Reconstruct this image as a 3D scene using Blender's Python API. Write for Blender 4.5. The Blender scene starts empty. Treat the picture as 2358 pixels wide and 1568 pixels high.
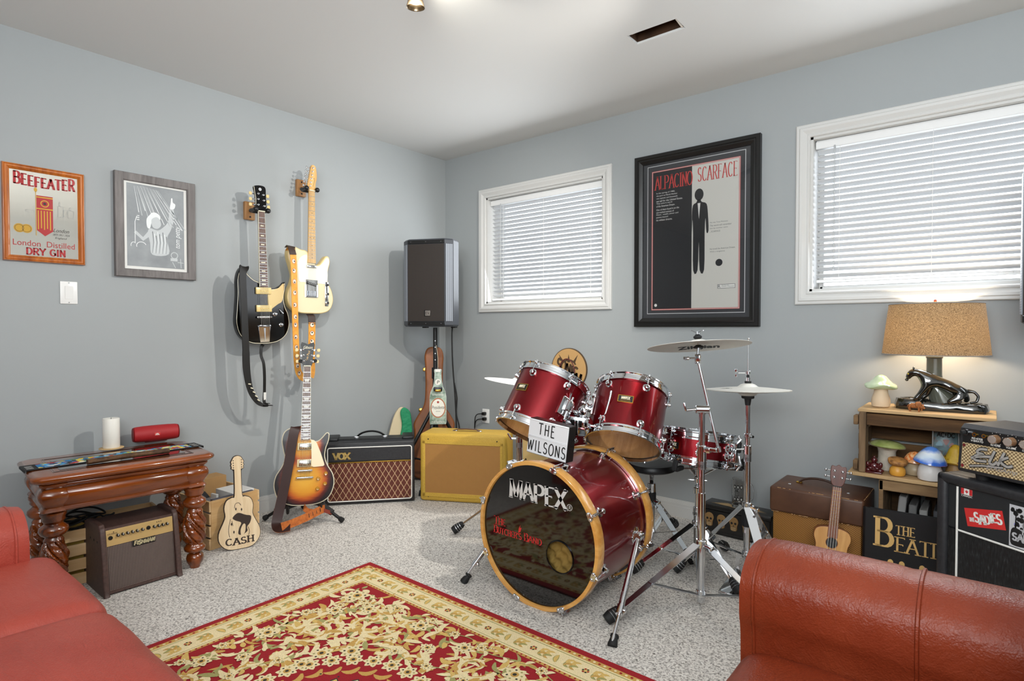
import bpy, bmesh, math, random
from mathutils import Vector, Matrix, Euler, noise
sc = bpy.context.scene
COL = sc.collection
PI = math.pi
Rd = math.radians
random.seed(7)

# ------------------------------------------------------------ camera, world, lights, exposure
cam = bpy.data.cameras.new('camera')
cam.sensor_width = 36.0
cam.lens = 1337.72 / 2358 * 36
cam.clip_start = 0.05
cam_o = bpy.data.objects.new('camera', cam)
cam_o.location = (3.369, -3.248, 1.104)
cam_o.rotation_euler = (Rd(90 - 1.161), 0, Rd(39.524))
COL.objects.link(cam_o)
sc.camera = cam_o
sc.view_settings.view_transform = 'Standard'
sc.view_settings.look = 'None'
sc.view_settings.gamma = 1
sc.view_settings.use_curve_mapping = False
sc.view_settings.exposure = 0.12
sc.cycles.use_denoising = True
sc.cycles.max_bounces = 7
sc.cycles.diffuse_bounces = 4
sc.cycles.glossy_bounces = 4
sc.cycles.transmission_bounces = 6
sc.cycles.transparent_max_bounces = 8
sc.cycles.caustics_reflective = False
sc.cycles.caustics_refractive = False
sc.cycles.sample_clamp_indirect = 6

w = bpy.data.worlds.new('daylight')
sc.world = w
w.use_nodes = True
w.node_tree.nodes['Background'].inputs[0].default_value = (0.86, 0.93, 1.0, 1)
w.node_tree.nodes['Background'].inputs[1].default_value = 4.5


def lamp(name, typ, loc, energy, color, target=None, **kw):
    l = bpy.data.lights.new(name, typ)
    l.energy = energy
    l.color = color
    for k, v in kw.items():
        setattr(l, k, v)
    o = bpy.data.objects.new(name, l)
    o.location = loc
    if target is not None:
        o.rotation_euler = (Vector(target) - Vector(loc)).to_track_quat('-Z', 'Y').to_euler()
    COL.objects.link(o)
    return o


# daylight entering by the two windows, then unseen fill lamps added behind the camera
lamp('window_daylight', 'AREA', (0.94, -0.04, 1.69), 10, (0.90, 0.95, 1.0), (0.94, -2, 1.3), shape='RECTANGLE', size=1.0, size_y=0.78)
lamp('window_daylight', 'AREA', (3.43, -0.04, 1.69), 16, (0.90, 0.95, 1.0), (3.43, -2, 1.3), shape='RECTANGLE', size=1.5, size_y=0.78)
lamp('room_fill', 'AREA', (3.6, -4.0, 2.38), 10, (1.0, 0.97, 0.93), (3.1, -3.2, 0), shape='RECTANGLE', size=2.4, size_y=1.8)  # added overhead fill, no fixture here
lamp('ceiling_fill', 'AREA', (3.5, -3.9, 1.7), 96, (0.90, 0.965, 1.0), (3.2, -3.0, 2.44), shape='RECTANGLE', size=1.6, size_y=1.2)  # added lamp facing up, brightens the ceiling for soft bounce
lamp('room_fill', 'AREA', (5.3, -3.4, 1.4), 17, (0.97, 0.99, 1.0), (1.6, 0, 1.0), shape='RECTANGLE', size=2.8, size_y=2.0)  # this and the next are big soft panels added as ambient fill
lamp('room_fill', 'AREA', (3.2, -5.4, 1.4), 20, (0.97, 0.99, 1.0), (1.4, 0, 1.0), shape='RECTANGLE', size=3.4, size_y=2.0)
lamp('track_bulb', 'SPOT', (2.72, -1.12, 2.29), 108, (1.0, 0.965, 0.90), (0.0, -1.25, 0.75), spot_size=Rd(100), spot_blend=0.8, shadow_soft_size=0.018)
lamp('track_bulb', 'SPOT', (1.78, -1.86, 2.285), 50, (1.0, 0.965, 0.90), (0.35, -0.35, 0.95), spot_size=Rd(96), spot_blend=0.8, shadow_soft_size=0.018)
lamp('track_bulb', 'SPOT', (1.72, -1.76, 2.33), 3.4, (1.0, 0.96, 0.82), (1.66, -1.46, 2.44), spot_size=Rd(70), spot_blend=0.9, shadow_soft_size=0.02)

# ------------------------------------------------------------ colour and materials
def C(h):
    h = h.lstrip('#')
    r = []
    for i in (0, 2, 4):
        c = int(h[i:i + 2], 16) / 255
        r.append(c / 12.92 if c <= 0.04045 else ((c + 0.055) / 1.055) ** 2.4)
    return (r[0], r[1], r[2], 1)


class NT:
    def __init__(s, name):
        s.m = bpy.data.materials.new(name)
        s.m.use_nodes = True
        s.t = s.m.node_tree
        s.b = s.t.nodes['Principled BSDF']
        s._co = None

    def n(s, typ, **kw):
        x = s.t.nodes.new(typ)
        for k, v in kw.items():
            if hasattr(x, k) and not k.startswith('i_'):
                setattr(x, k, v)
            else:
                x.inputs[k[2:].replace('_', ' ')].default_value = v
        return x

    def l(s, a, b):
        s.t.links.new(a, b)

    def co(s, scale=(1, 1, 1), rot=(0, 0, 0)):
        if s._co is None:
            s._co = s.n('ShaderNodeTexCoord')
        mp = s.n('ShaderNodeMapping')
        mp.inputs['Scale'].default_value = scale
        mp.inputs['Rotation'].default_value = rot
        s.l(s._co.outputs['Object'], mp.inputs['Vector'])
        return mp.outputs[0]

    def noise(s, vec, scale=5, detail=3, rough=0.5, dist=0):
        x = s.n('ShaderNodeTexNoise')
        x.inputs['Scale'].default_value = scale
        x.inputs['Detail'].default_value = detail
        x.inputs['Roughness'].default_value = rough
        x.inputs['Distortion'].default_value = dist
        if vec is not None:
            s.l(vec, x.inputs['Vector'])
        return x.outputs['Fac']

    def ramp(s, fac, stops, interp='LINEAR'):
        x = s.n('ShaderNodeValToRGB')
        x.color_ramp.interpolation = interp
        e = x.color_ramp.elements
        while len(e) < len(stops):
            e.new(0.5)
        for i, (p, c) in enumerate(stops):
            e[i].position = p
            e[i].color = c
        s.l(fac, x.inputs['Fac'])
        return x.outputs['Color']

    def bump(s, h, strength=0.2, dist=0.002):
        x = s.n('ShaderNodeBump')
        x.inputs['Strength'].default_value = strength
        x.inputs['Distance'].default_value = dist
        s.l(h, x.inputs['Height'])
        s.l(x.outputs[0], s.b.inputs['Normal'])

    def set(s, **kw):
        for k, v in kw.items():
            s.b.inputs[k.replace('_', ' ')].default_value = v


def P(name, col, rough=0.5, metal=0.0, coat=0.0, spec=None, noise_bump=None, vary=0.0, vscale=8, trans=0, emit=0, alpha=None, ior=None, sheen=0):
    n = NT(name)
    c = C(col) if isinstance(col, str) else col
    n.set(Base_Color=c, Roughness=rough, Metallic=metal)
    if coat:
        n.b.inputs['Coat Weight'].default_value = coat
        n.b.inputs['Coat Roughness'].default_value = 0.06
    if spec is not None:
        n.b.inputs['Specular IOR Level'].default_value = spec
    if trans:
        n.b.inputs['Transmission Weight'].default_value = trans
    if ior:
        n.b.inputs['IOR'].default_value = ior
    if sheen:
        n.b.inputs['Sheen Weight'].default_value = sheen
    if emit:
        n.b.inputs['Emission Color'].default_value = c
        n.b.inputs['Emission Strength'].default_value = emit
    if vary:
        f = n.noise(n.co(), vscale, 3)
        d = tuple(max(0, x * (1 - vary)) for x in c[:3]) + (1,)
        u = tuple(min(1, x * (1 + vary)) for x in c[:3]) + (1,)
        n.l(n.ramp(f, [(0.3, d), (0.7, u)]), n.b.inputs['Base Color'])
    if noise_bump:
        n.bump(n.noise(n.co(), noise_bump[0], 3), noise_bump[1], noise_bump[2])
    return n.m


def wood(name, dark, light, axis=2, scale=18, rough=0.35, coat=0.3, stretch=12, rings=0.0, bump=0.08):
    n = NT(name)
    s = [1, 1, 1]
    s[axis] = 1.0 / stretch
    v = n.co(tuple(s))
    f = n.noise(v, scale, 5, 0.6, 1.2)
    g = n.noise(v, scale * 5, 3, 0.6)
    mx = n.n('ShaderNodeMath', operation='MULTIPLY_ADD')
    mx.inputs[1].default_value = 0.35
    n.l(g, mx.inputs[0])
    n.l(f, mx.inputs[2])
    col = n.ramp(mx.outputs[0], [(0.45, C(dark)), (0.85, C(light))])
    n.l(col, n.b.inputs['Base Color'])
    n.set(Roughness=rough)
    n.b.inputs['Coat Weight'].default_value = coat
    n.b.inputs['Coat Roughness'].default_value = 0.12
    if bump:
        n.bump(g, bump, 0.001)
    return n.m


def weave(name, a, b, sc_=400, rough=0.8, bump=0.5, rot=0.0, ax=(1, 0, 1), thr=(0.35, 0.65)):
    """two-colour woven cloth: crossed bands in object space"""
    n = NT(name)
    v = n.co((sc_ * ax[0], sc_ * ax[1], sc_ * ax[2]), (0, rot, 0))
    sep = n.n('ShaderNodeSeparateXYZ')
    n.l(v, sep.inputs[0])
    outs = []
    for k, on in enumerate(ax):
        if on:
            s = n.n('ShaderNodeMath', operation='SINE')
            n.l(sep.outputs[k], s.inputs[0])
            outs.append(s.outputs[0])
    m = n.n('ShaderNodeMath', operation='MULTIPLY')
    n.l(outs[0], m.inputs[0])
    n.l(outs[1], m.inputs[1])
    h = n.n('ShaderNodeMath', operation='MULTIPLY_ADD')
    h.inputs[1].default_value = 0.5
    h.inputs[2].default_value = 0.5
    n.l(m.outputs[0], h.inputs[0])
    n.l(n.ramp(h.outputs[0], [(thr[0], C(a)), (thr[1], C(b))]), n.b.inputs['Base Color'])
    n.set(Roughness=rough)
    n.bump(h.outputs[0], bump, 0.0008)
    return n.m


def leather(name, dark, light, rough=0.36, scale=260):
    n = NT(name)
    v = n.co()
    big = n.noise(v, 3.5, 4, 0.55)
    n.l(n.ramp(big, [(0.3, C(dark)), (0.72, C(light))]), n.b.inputs['Base Color'])
    vo = n.n('ShaderNodeTexVoronoi')
    vo.inputs['Scale'].default_value = scale
    n.l(v, vo.inputs['Vector'])
    wr = n.noise(n.co((1.2, 4, 3)), 8, 5, 0.62, 1.6)
    ad = n.n('ShaderNodeMath', operation='MULTIPLY_ADD')
    ad.inputs[1].default_value = 0.18
    n.l(vo.outputs['Distance'], ad.inputs[0])
    n.l(wr, ad.inputs[2])
    n.bump(ad.outputs[0], 0.4, 0.008)
    n.set(Roughness=rough)
    n.b.inputs['Specular IOR Level'].default_value = 0.3
    return n.m


def two_noise(name, stops, scale, detail=3, rough=0.8, bump=0.3, bdist=0.002, stretch=(1, 1, 1), interp='LINEAR', coat=0):
    n = NT(name)
    f = n.noise(n.co(stretch), scale, detail, 0.6)
    n.l(n.ramp(f, [(p, C(c)) for p, c in stops], interp), n.b.inputs['Base Color'])
    n.set(Roughness=rough)
    n.b.inputs['Coat Weight'].default_value = coat
    if bump:
        n.bump(f, bump, bdist)
    return n.m


M = {}
M['chrome'] = P('chrome', '#dfe1e4', 0.07, 1.0)
M['brushed'] = P('brushed_steel', '#b9bcc0', 0.28, 1.0)
M['darkmetal'] = P('dark_metal', '#3a3a3c', 0.35, 0.9)
M['brass'] = P('brass', '#c9a24a', 0.22, 1.0)
M['black'] = P('black_satin', '#0b0b0c', 0.42)
M['blackgloss'] = P('black_gloss', '#050506', 0.1, spec=.4)
M['rubber'] = P('black_rubber', '#111112', 0.7, noise_bump=(120, 0.1, 0.001))
M['white'] = P('white_paint', '#e9e9e8', 0.42)
M['whiteplastic'] = P('white_plastic', '#ecebe8', 0.3)
M['cream'] = P('cream_lacquer', '#e5d9b4', 0.16, coat=0.8)
M['ivory'] = P('ivory_plastic', '#e8dfc4', 0.25)
M['ivorydark'] = P('aged_ivory_plastic', '#d8bf82', 0.28)
M['rosewood'] = wood('rosewood', '#3a2119', '#6b4232', 2, 30, 0.4, 0.2)
M['maple'] = wood('maple', '#c99650', '#e4bd7f', 2, 16, 0.28, 0.5)
M['pine'] = wood('pine', '#c79a62', '#e6c697', 0, 9, 0.5, 0.1)
M['pine_y'] = wood('pine_y', '#c0935b', '#e0bd8a', 1, 9, 0.5, 0.1)
M['text_black'] = P('black_ink', '#141414', 0.6)
M['text_white'] = P('white_ink', '#e8e6e0', 0.6)
M['text_red'] = P('red_ink', '#c3272b', 0.5)
M['gold_ink'] = P('gold_ink', '#d3aa67', 0.45)
M['glass'] = P('clear_glass', '#ffffff', 0.02, trans=1.0, ior=1.45)
# ------------------------------------------------------------ mesh helpers
_rb = {}


def rbox_geo(sx, sy, sz, r, seg):
    k = (round(sx, 5), round(sy, 5), round(sz, 5), round(r, 5), seg)
    if k in _rb:
        return _rb[k]
    bm = bmesh.new()
    bmesh.ops.create_cube(bm, size=1)
    bmesh.ops.scale(bm, vec=(sx, sy, sz), verts=bm.verts)
    if r > 0:
        bmesh.ops.bevel(bm, geom=bm.edges[:], offset=min(r, min(sx, sy, sz) * 0.49), segments=seg, affect='EDGES', profile=0.5)
    bm.verts.index_update()
    g = ([v.co[:] for v in bm.verts], [[v.index for v in f.verts] for f in bm.faces])
    bm.free()
    _rb[k] = g
    return g


def tr(x=0, y=0, z=0, rx=0, ry=0, rz=0, s=1):
    return Matrix.Translation((x, y, z)) @ Euler((Rd(rx), Rd(ry), Rd(rz))).to_matrix().to_4x4() @ Matrix.Scale(s, 4)


def axis_m(p, u, roll=(0, 0, 1)):
    """matrix whose Z axis is u at p"""
    z = Vector(u).normalized()
    a = Vector(roll)
    if abs(z.dot(a)) > 0.98:
        a = Vector((1, 0, 0))
    x = a.cross(z).normalized()
    y = z.cross(x)
    m = Matrix((x, y, z)).transposed().to_4x4()
    m.translation = Vector(p)
    return m


def spline(pts, n=8, closed=True):
    """Catmull-Rom through 2D/3D points"""
    out = []
    N = len(pts)
    P_ = [Vector(p) for p in pts]
    rng = range(N) if closed else range(N - 1)
    for i in rng:
        if closed:
            a, b, c, d = P_[i - 1], P_[i], P_[(i + 1) % N], P_[(i + 2) % N]
        else:
            a, b, c, d = P_[max(i - 1, 0)], P_[i], P_[i + 1], P_[min(i + 2, N - 1)]
        for k in range(n):
            t = k / n
            out.append(0.5 * ((2 * b) + (c - a) * t + (2 * a - 5 * b + 4 * c - d) * t * t + (3 * b - a - 3 * c + d) * t ** 3))
    if not closed:
        out.append(P_[-1])
    return out


def arc(cx, cy, rx, ry, a0, a1, n=12):
    return [(cx + rx * math.cos(Rd(a0 + (a1 - a0) * i / n)), cy + ry * math.sin(Rd(a0 + (a1 - a0) * i / n))) for i in range(n + 1)]


def inset2(o, d):
    n = len(o)
    A = sum(o[i][0] * o[(i + 1) % n][1] - o[(i + 1) % n][0] * o[i][1] for i in range(n))
    sg = 1 if A > 0 else -1
    r = []
    for i in range(n):
        p, q, s = Vector(o[i - 1][:2]), Vector(o[i][:2]), Vector(o[(i + 1) % n][:2])
        e1, e2 = (q - p), (s - q)
        if e1.length < 1e-9 or e2.length < 1e-9:
            r.append(q)
            continue
        e1.normalize()
        e2.normalize()
        n1 = Vector((-e1.y, e1.x)) * sg
        n2 = Vector((-e2.y, e2.x)) * sg
        b = n1 + n2
        if b.length < 1e-6:
            b = n1
        b.normalize()
        r.append(q + b * d / max(0.5, b.dot(n1)))
    return r


class MB:
    def __init__(s, m=None):
        s.v = []
        s.f = []
        s.i = []
        s.mats = []
        s.T = Matrix()
        s.m = m

    def add(s, vs, fs, m=None, T=None):
        m = m or s.m
        T = s.T @ T if T is not None else s.T
        o = len(s.v)
        s.v += [(T @ Vector(v))[:] for v in vs]
        if m not in s.mats:
            s.mats.append(m)
        k = s.mats.index(m)
        for f in fs:
            s.f.append([o + j for j in f])
            s.i.append(k)
        return s

    def box(s, c, d, r=0, seg=2, m=None, rot=(0, 0, 0)):
        g = rbox_geo(d[0], d[1], d[2], r, seg)
        return s.add(g[0], g[1], m, tr(*c, *rot))

    def bar(s, p0, p1, wd, th, m=None, roll=(0, 0, 1), r=0):
        p0, p1 = Vector(p0), Vector(p1)
        L = (p1 - p0).length
        g = rbox_geo(wd, th, L, r, 1)
        return s.add(g[0], g[1], m, axis_m((p0 + p1) / 2, p1 - p0, roll))

    def lathe(s, prof, n=32, m=None, T=None, flat=False):
        vs, fs = [], []
        for r_, z in prof:
            for k in range(n):
                a = 2 * PI * k / n
                vs.append((r_ * math.cos(a), r_ * math.sin(a), z))
        for j in range(len(prof) - 1):
            for k in range(n):
                k2 = (k + 1) % n
                fs.append([j * n + k, j * n + k2, (j + 1) * n + k2, (j + 1) * n + k])
        if prof[0][0] > 1e-6 and not flat:
            fs.append(list(range(n))[::-1])
        if prof[-1][0] > 1e-6 and not flat:
            fs.append([(len(prof) - 1) * n + k for k in range(n)])
        return s.add(vs, fs, m, T)

    def cyl(s, p0, p1, r0, r1=None, n=16, m=None, bev=0):
        p0, p1 = Vector(p0), Vector(p1)
        L = (p1 - p0).length
        r1 = r0 if r1 is None else r1
        pf = [(r0, 0), (r1, L)]
        if bev:
            pf = [(r0 - bev, 0), (r0, bev), (r1, L - bev), (r1 - bev, L)]
        return s.lathe(pf, n, m, axis_m(p0, p1 - p0))

    def ball(s, c, r, m=None, n=16, sc3=(1, 1, 1), T=None):
        pf = [(math.sin(PI * k / (n // 2)) * 1.0, -math.cos(PI * k / (n // 2))) for k in range(n // 2 + 1)]
        pf = [(max(a, 1e-5), z) for a, z in pf]
        t = Matrix.Translation(c) @ (T if T is not None else Matrix()) @ Matrix.Diagonal((r * sc3[0], r * sc3[1], r * sc3[2], 1))
        return s.lathe(pf, n, m, t, flat=True)

    def tube(s, pts, r, n=8, m=None, closed=False, sq=(1, 1)):
        P_ = [Vector(p) for p in pts]
        N = len(P_)
        rs = r if isinstance(r, (list, tuple)) else [r] * N
        vs, fs = [], []
        t0 = (P_[1] - P_[0]).normalized()
        u = Vector((0, 0, 1)).cross(t0)
        if u.length < 0.05:
            u = Vector((1, 0, 0)).cross(t0)
        u.normalize()
        for i in range(N):
            if closed:
                t = P_[(i + 1) % N] - P_[i - 1]
            else:
                t = P_[min(i + 1, N - 1)] - P_[max(i - 1, 0)]
            t.normalize()
            u = (u - t * u.dot(t))
            u.normalize()
            v = t.cross(u)
            for k in range(n):
                a = 2 * PI * k / n
                vs.append(P_[i] + u * (rs[i] * sq[0] * math.cos(a)) + v * (rs[i] * sq[1] * math.sin(a)))
        for i in range(N if closed else N - 1):
            i2 = (i + 1) % N
            for k in range(n):
                k2 = (k + 1) % n
                fs.append([i * n + k, i * n + k2, i2 * n + k2, i2 * n + k])
        if not closed:
            fs.append(list(range(n))[::-1])
            fs.append([(N - 1) * n + k for k in range(n)])
        return s.add(vs, fs, m)

    def ribbon(s, pts, wdir, wd, th=0.0025, m=None, m2=None):
        """flat strap: wdir is one vector or one per point; m2 is the back side"""
        P_ = [Vector(p) for p in pts]
        N = len(P_)
        vs, f1, f2, f3 = [], [], [], []
        for i in range(N):
            t = (P_[min(i + 1, N - 1)] - P_[max(i - 1, 0)]).normalized()
            a = Vector(wdir[i] if isinstance(wdir, list) else wdir)
            a = (a - t * a.dot(t)).normalized()
            nn = a.cross(t)
            ww = wd[i] if isinstance(wd, list) else wd
            vs += [P_[i] - a * ww / 2 + nn * th / 2, P_[i] + a * ww / 2 + nn * th / 2, P_[i] + a * ww / 2 - nn * th / 2, P_[i] - a * ww / 2 - nn * th / 2]
        for i in range(N - 1):
            o = i * 4
            f1.append([o, o + 1, o + 5, o + 4])
            f3 += [[o + 1, o + 2, o + 6, o + 5], [o + 3, o, o + 4, o + 7]]
            f2.append([o + 2, o + 3, o + 7, o + 6])
        f3 += [[3, 2, 1, 0], [N * 4 - 4, N * 4 - 3, N * 4 - 2, N * 4 - 1]]
        s.add(vs, f1 + f3, m)
        return s.add(vs, f2, m2 or m)

    def prism(s, o, y0, y1, m=None, ms=None, bev=0, T=None, mb=None, seg=3):
        """outline o in XZ, front face at y0 (towards -Y), back at y1"""
        rings = []
        if bev:
            for k in range(seg + 1):
                a = PI / 2 * k / seg
                rings.append((inset2(o, bev * (1 - math.sin(a))), y0 + bev * (1 - math.cos(a))))
            for k in range(seg + 1):
                a = PI / 2 * k / seg
                rings.append((inset2(o, bev * (1 - math.cos(a))), y1 - bev * (1 - math.sin(a))))
        else:
            rings = [(o, y0), (o, y1)]
        n = len(o)
        vs = []
        for oo, y in rings:
            vs += [(p[0], y, p[1]) for p in oo]
        side = []
        for j in range(len(rings) - 1):
            for k in range(n):
                k2 = (k + 1) % n
                side.append([j * n + k, j * n + k2, (j + 1) * n + k2, (j + 1) * n + k])
        s.add(vs, side, ms or m, T)
        s.add(vs[:n], [list(range(n))], m, T)
        return s.add(vs[-n:], [list(range(n))[::-1]], mb or ms or m, T)

    def flat(s, o, y, m=None, T=None):
        return s.add([(p[0], y, p[1]) for p in o], [list(range(len(o)))], m, T)

    def rect(s, x0, z0, x1, z1, y, m=None, T=None):
        return s.flat([(x0, z0), (x1, z0), (x1, z1), (x0, z1)], y, m, T)

    def disc(s, x, z, r, y, m=None, n=20, T=None, rz=None):
        return s.flat([(x + r * math.cos(2 * PI * k / n), z + (rz or r) * math.sin(2 * PI * k / n)) for k in range(n)], y, m, T)

    def ring(s, x, z, r0, r1, y, m=None, n=32, T=None):
        a = [(x + r0 * math.cos(2 * PI * k / n), y, z + r0 * math.sin(2 * PI * k / n)) for k in range(n)]
        b = [(x + r1 * math.cos(2 * PI * k / n), y, z + r1 * math.sin(2 * PI * k / n)) for k in range(n)]
        return s.add(a + b, [[k, (k + 1) % n, n + (k + 1) % n, n + k] for k in range(n)], m, T)

    def stroke(s, pts, w0, y, m=None, T=None, w1=None, closed=False):
        """flat pen stroke in XZ, half width w0..w1 or function of t"""
        P_ = [Vector(p[:2]) for p in pts]
        N = len(P_)
        vs = []
        for i in range(N):
            t = P_[(i + 1) % N] - P_[i - 1] if closed else P_[min(i + 1, N - 1)] - P_[max(i - 1, 0)]
            if t.length < 1e-9:
                t = Vector((1, 0))
            t.normalize()
            nn = Vector((-t.y, t.x))
            k = i / max(1, N - 1)
            ww = w0(k) if callable(w0) else (w0 if w1 is None else w0 + (w1 - w0) * k)
            vs += [(P_[i].x + nn.x * ww, y, P_[i].y + nn.y * ww), (P_[i].x - nn.x * ww, y, P_[i].y - nn.y * ww)]
        fs = [[2 * i, 2 * i + 2, 2 * i + 3, 2 * i + 1] for i in range(N - 1)]
        if closed:
            fs.append([2 * N - 2, 0, 1, 2 * N - 1])
        return s.add(vs, fs, m, T)

    def build(s, name, parent=None, angle=38, sub=0, label=None, loc=None, bevel=0, recalc=True):
        me = bpy.data.meshes.new(name)
        me.from_pydata(s.v, [], s.f)
        for m in s.mats:
            me.materials.append(m)
        me.polygons.foreach_set('material_index', s.i)
        me.polygons.foreach_set('use_smooth', [True] * len(s.f))
        if recalc:
            bm = bmesh.new()
            bm.from_mesh(me)
            bmesh.ops.recalc_face_normals(bm, faces=bm.faces[:])
            bm.to_mesh(me)
            bm.free()
        me.set_sharp_from_angle(angle=Rd(angle))
        me.update()
        o = bpy.data.objects.new(name, me)
        COL.objects.link(o)
        if parent is not None:
            o.parent = parent
        if loc is not None:
            o.location = loc
        if bevel:
            b = o.modifiers.new('bevel', 'BEVEL')
            b.width = bevel
            b.segments = 2
            b.limit_method = 'ANGLE'
        if sub:
            q = o.modifiers.new('subd', 'SUBSURF')
            q.levels = q.render_levels = sub
        if label:
            o['label'] = label
        return o


def thing(name, label, cat, loc=(0, 0, 0), rz=0, group=None, rx=0, ry=0):
    o = bpy.data.objects.new(name, None)
    o.empty_display_size = 0.05
    o.location = loc
    o.rotation_euler = (Rd(rx), Rd(ry), Rd(rz))
    COL.objects.link(o)
    o['label'] = label
    o['category'] = cat
    if group:
        o['group'] = group
    return o


def tag(o, label, cat, group=None, loc=None, rz=None, rot=None):
    o['label'] = label
    o['category'] = cat
    if group:
        o['group'] = group
    if loc is not None:
        o.location = loc
    if rz is not None:
        o.rotation_euler = (0, 0, Rd(rz))
    if rot is not None:
        o.rotation_euler = tuple(Rd(a) for a in rot)
    return o


def struct(o, label=None):
    o['kind'] = 'structure'
    if label:
        o['label'] = label
    return o


# ------------------------------------------------------------ lettering
_tc = {}


def txt_geo(t):
    if t not in _tc:
        cu = bpy.data.curves.new('lettering', 'FONT')
        cu.body = t
        cu.resolution_u = 3
        ob = bpy.data.objects.new('lettering', cu)
        COL.objects.link(ob)
        dg = bpy.context.evaluated_depsgraph_get()
        me = ob.evaluated_get(dg).to_mesh()
        vs = [(v.co.x, v.co.y) for v in me.vertices]
        fs = [list(p.vertices) for p in me.polygons]
        bpy.data.objects.remove(ob)
        bpy.data.curves.remove(cu)
        _tc[t] = (vs, fs)
    return _tc[t]


def text(mb, t, x, z, w, h, y, m, T=None, slant=0.0):
    """plain lettering filling the box x..x+w, z..z+h on the XZ plane at y"""
    vs, fs = txt_geo(t)
    if not vs:
        return
    x0, x1 = min(v[0] for v in vs), max(v[0] for v in vs)
    z0, z1 = min(v[1] for v in vs), max(v[1] for v in vs)
    sx, sz = w / max(1e-6, x1 - x0), h / max(1e-6, z1 - z0)
    mb.add([(x + (v[0] - x0) * sx + slant * (v[1] - z0) * sz, y, z + (v[1] - z0) * sz) for v in vs], fs, m, T)


GL = {
    'A': [[(0, 0), (.5, 1)], [(.5, 1), (1, 0)], [(.2, .36), (.8, .36)]],
    'B': [[(.12, 0), (.12, 1)], [(.12, 1)] + arc(.5, .76, .36, .24, 90, -90, 8) + [(.12, .52)], [(.12, .52)] + arc(.54, .26, .42, .26, 90, -90, 8) + [(.12, 0)]],
    'C': [arc(.54, .5, .48, .5, 50, 310, 18)],
    'D': [[(.12, 0), (.12, 1)], [(.12, 1)] + arc(.42, .5, .52, .5, 90, -90, 12) + [(.12, 0)]],
    'E': [[(.14, 0), (.14, 1)], [(.14, 1), (.88, 1)], [(.14, .52), (.72, .52)], [(.14, 0), (.92, 0)]],
    'F': [[(.14, 0), (.14, 1)], [(.14, 1), (.9, 1)], [(.14, .52), (.72, .52)]],
    'G': [arc(.52, .5, .48, .5, 50, 330, 18), [(.92, .45), (.92, .08)], [(.6, .45), (.95, .45)]],
    'H': [[(.12, 0), (.12, 1)], [(.88, 0), (.88, 1)], [(.12, .52), (.88, .52)]],
    'I': [[(.5, 0), (.5, 1)]],
    'J': [[(.7, 1), (.7, .25)] + arc(.4, .25, .3, .25, 0, -170, 8)],
    'K': [[(.12, 0), (.12, 1)], [(.9, 1), (.14, .45)], [(.36, .6), (.95, 0)]],
    'L': [[(.14, 0), (.14, 1)], [(.14, 0), (.9, 0)]],
    'M': [[(.06, 0), (.12, 1)], [(.12, 1), (.5, .1)], [(.5, .1), (.88, 1)], [(.88, 1), (.94, 0)]],
    'N': [[(.12, 0), (.12, 1)], [(.12, 1), (.88, 0)], [(.88, 0), (.88, 1)]],
    'O': [arc(.5, .5, .48, .5, 0, 360, 24)],
    'P': [[(.14, 0), (.14, 1)], [(.14, 1)] + arc(.5, .73, .42, .27, 90, -90, 8) + [(.14, .46)]],
    'R': [[(.14, 0), (.14, 1)], [(.14, 1)] + arc(.5, .75, .38, .25, 90, -90, 8) + [(.14, .5)], [(.5, .5), (.95, 0)]],
    'S': [arc(.5, .75, .38, .25, 40, 270, 12) + arc(.5, .25, .42, .25, 90, -150, 12)],
    'T': [[(.5, 0), (.5, 1)], [(.04, 1), (.96, 1)]],
    'U': [[(.12, 1), (.12, .35)] + arc(.5, .35, .38, .35, 180, 360, 10) + [(.88, 1)]],
    'V': [[(.02, 1), (.5, 0)], [(.5, 0), (.98, 1)]],
    'W': [[(0, 1), (.26, 0)], [(.26, 0), (.5, .9)], [(.5, .9), (.74, 0)], [(.74, 0), (1, 1)]],
    'X': [[(.04, 0), (.96, 1)], [(.04, 1), (.96, 0)]],
    'Y': [[(.5, 0), (.5, .48)], [(.02, 1), (.5, .48)], [(.5, .48), (.98, 1)]],
    'Z': [[(.06, 1), (.94, 1)], [(.94, 1), (.06, 0)], [(.06, 0), (.94, 0)]],
    "'": [[(.5, .75), (.5, 1)]], '.': [[(.5, 0), (.5, .1)]], '-': [[(.2, .45), (.8, .45)]],
}
WID = {'I': .42, 'M': 1.25, 'W': 1.3, "'": .3, '.': .3, ' ': .5, 'E': .85, 'F': .82, 'L': .82, 'S': .85, 'J': .7, 'O': 1.05}


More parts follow.
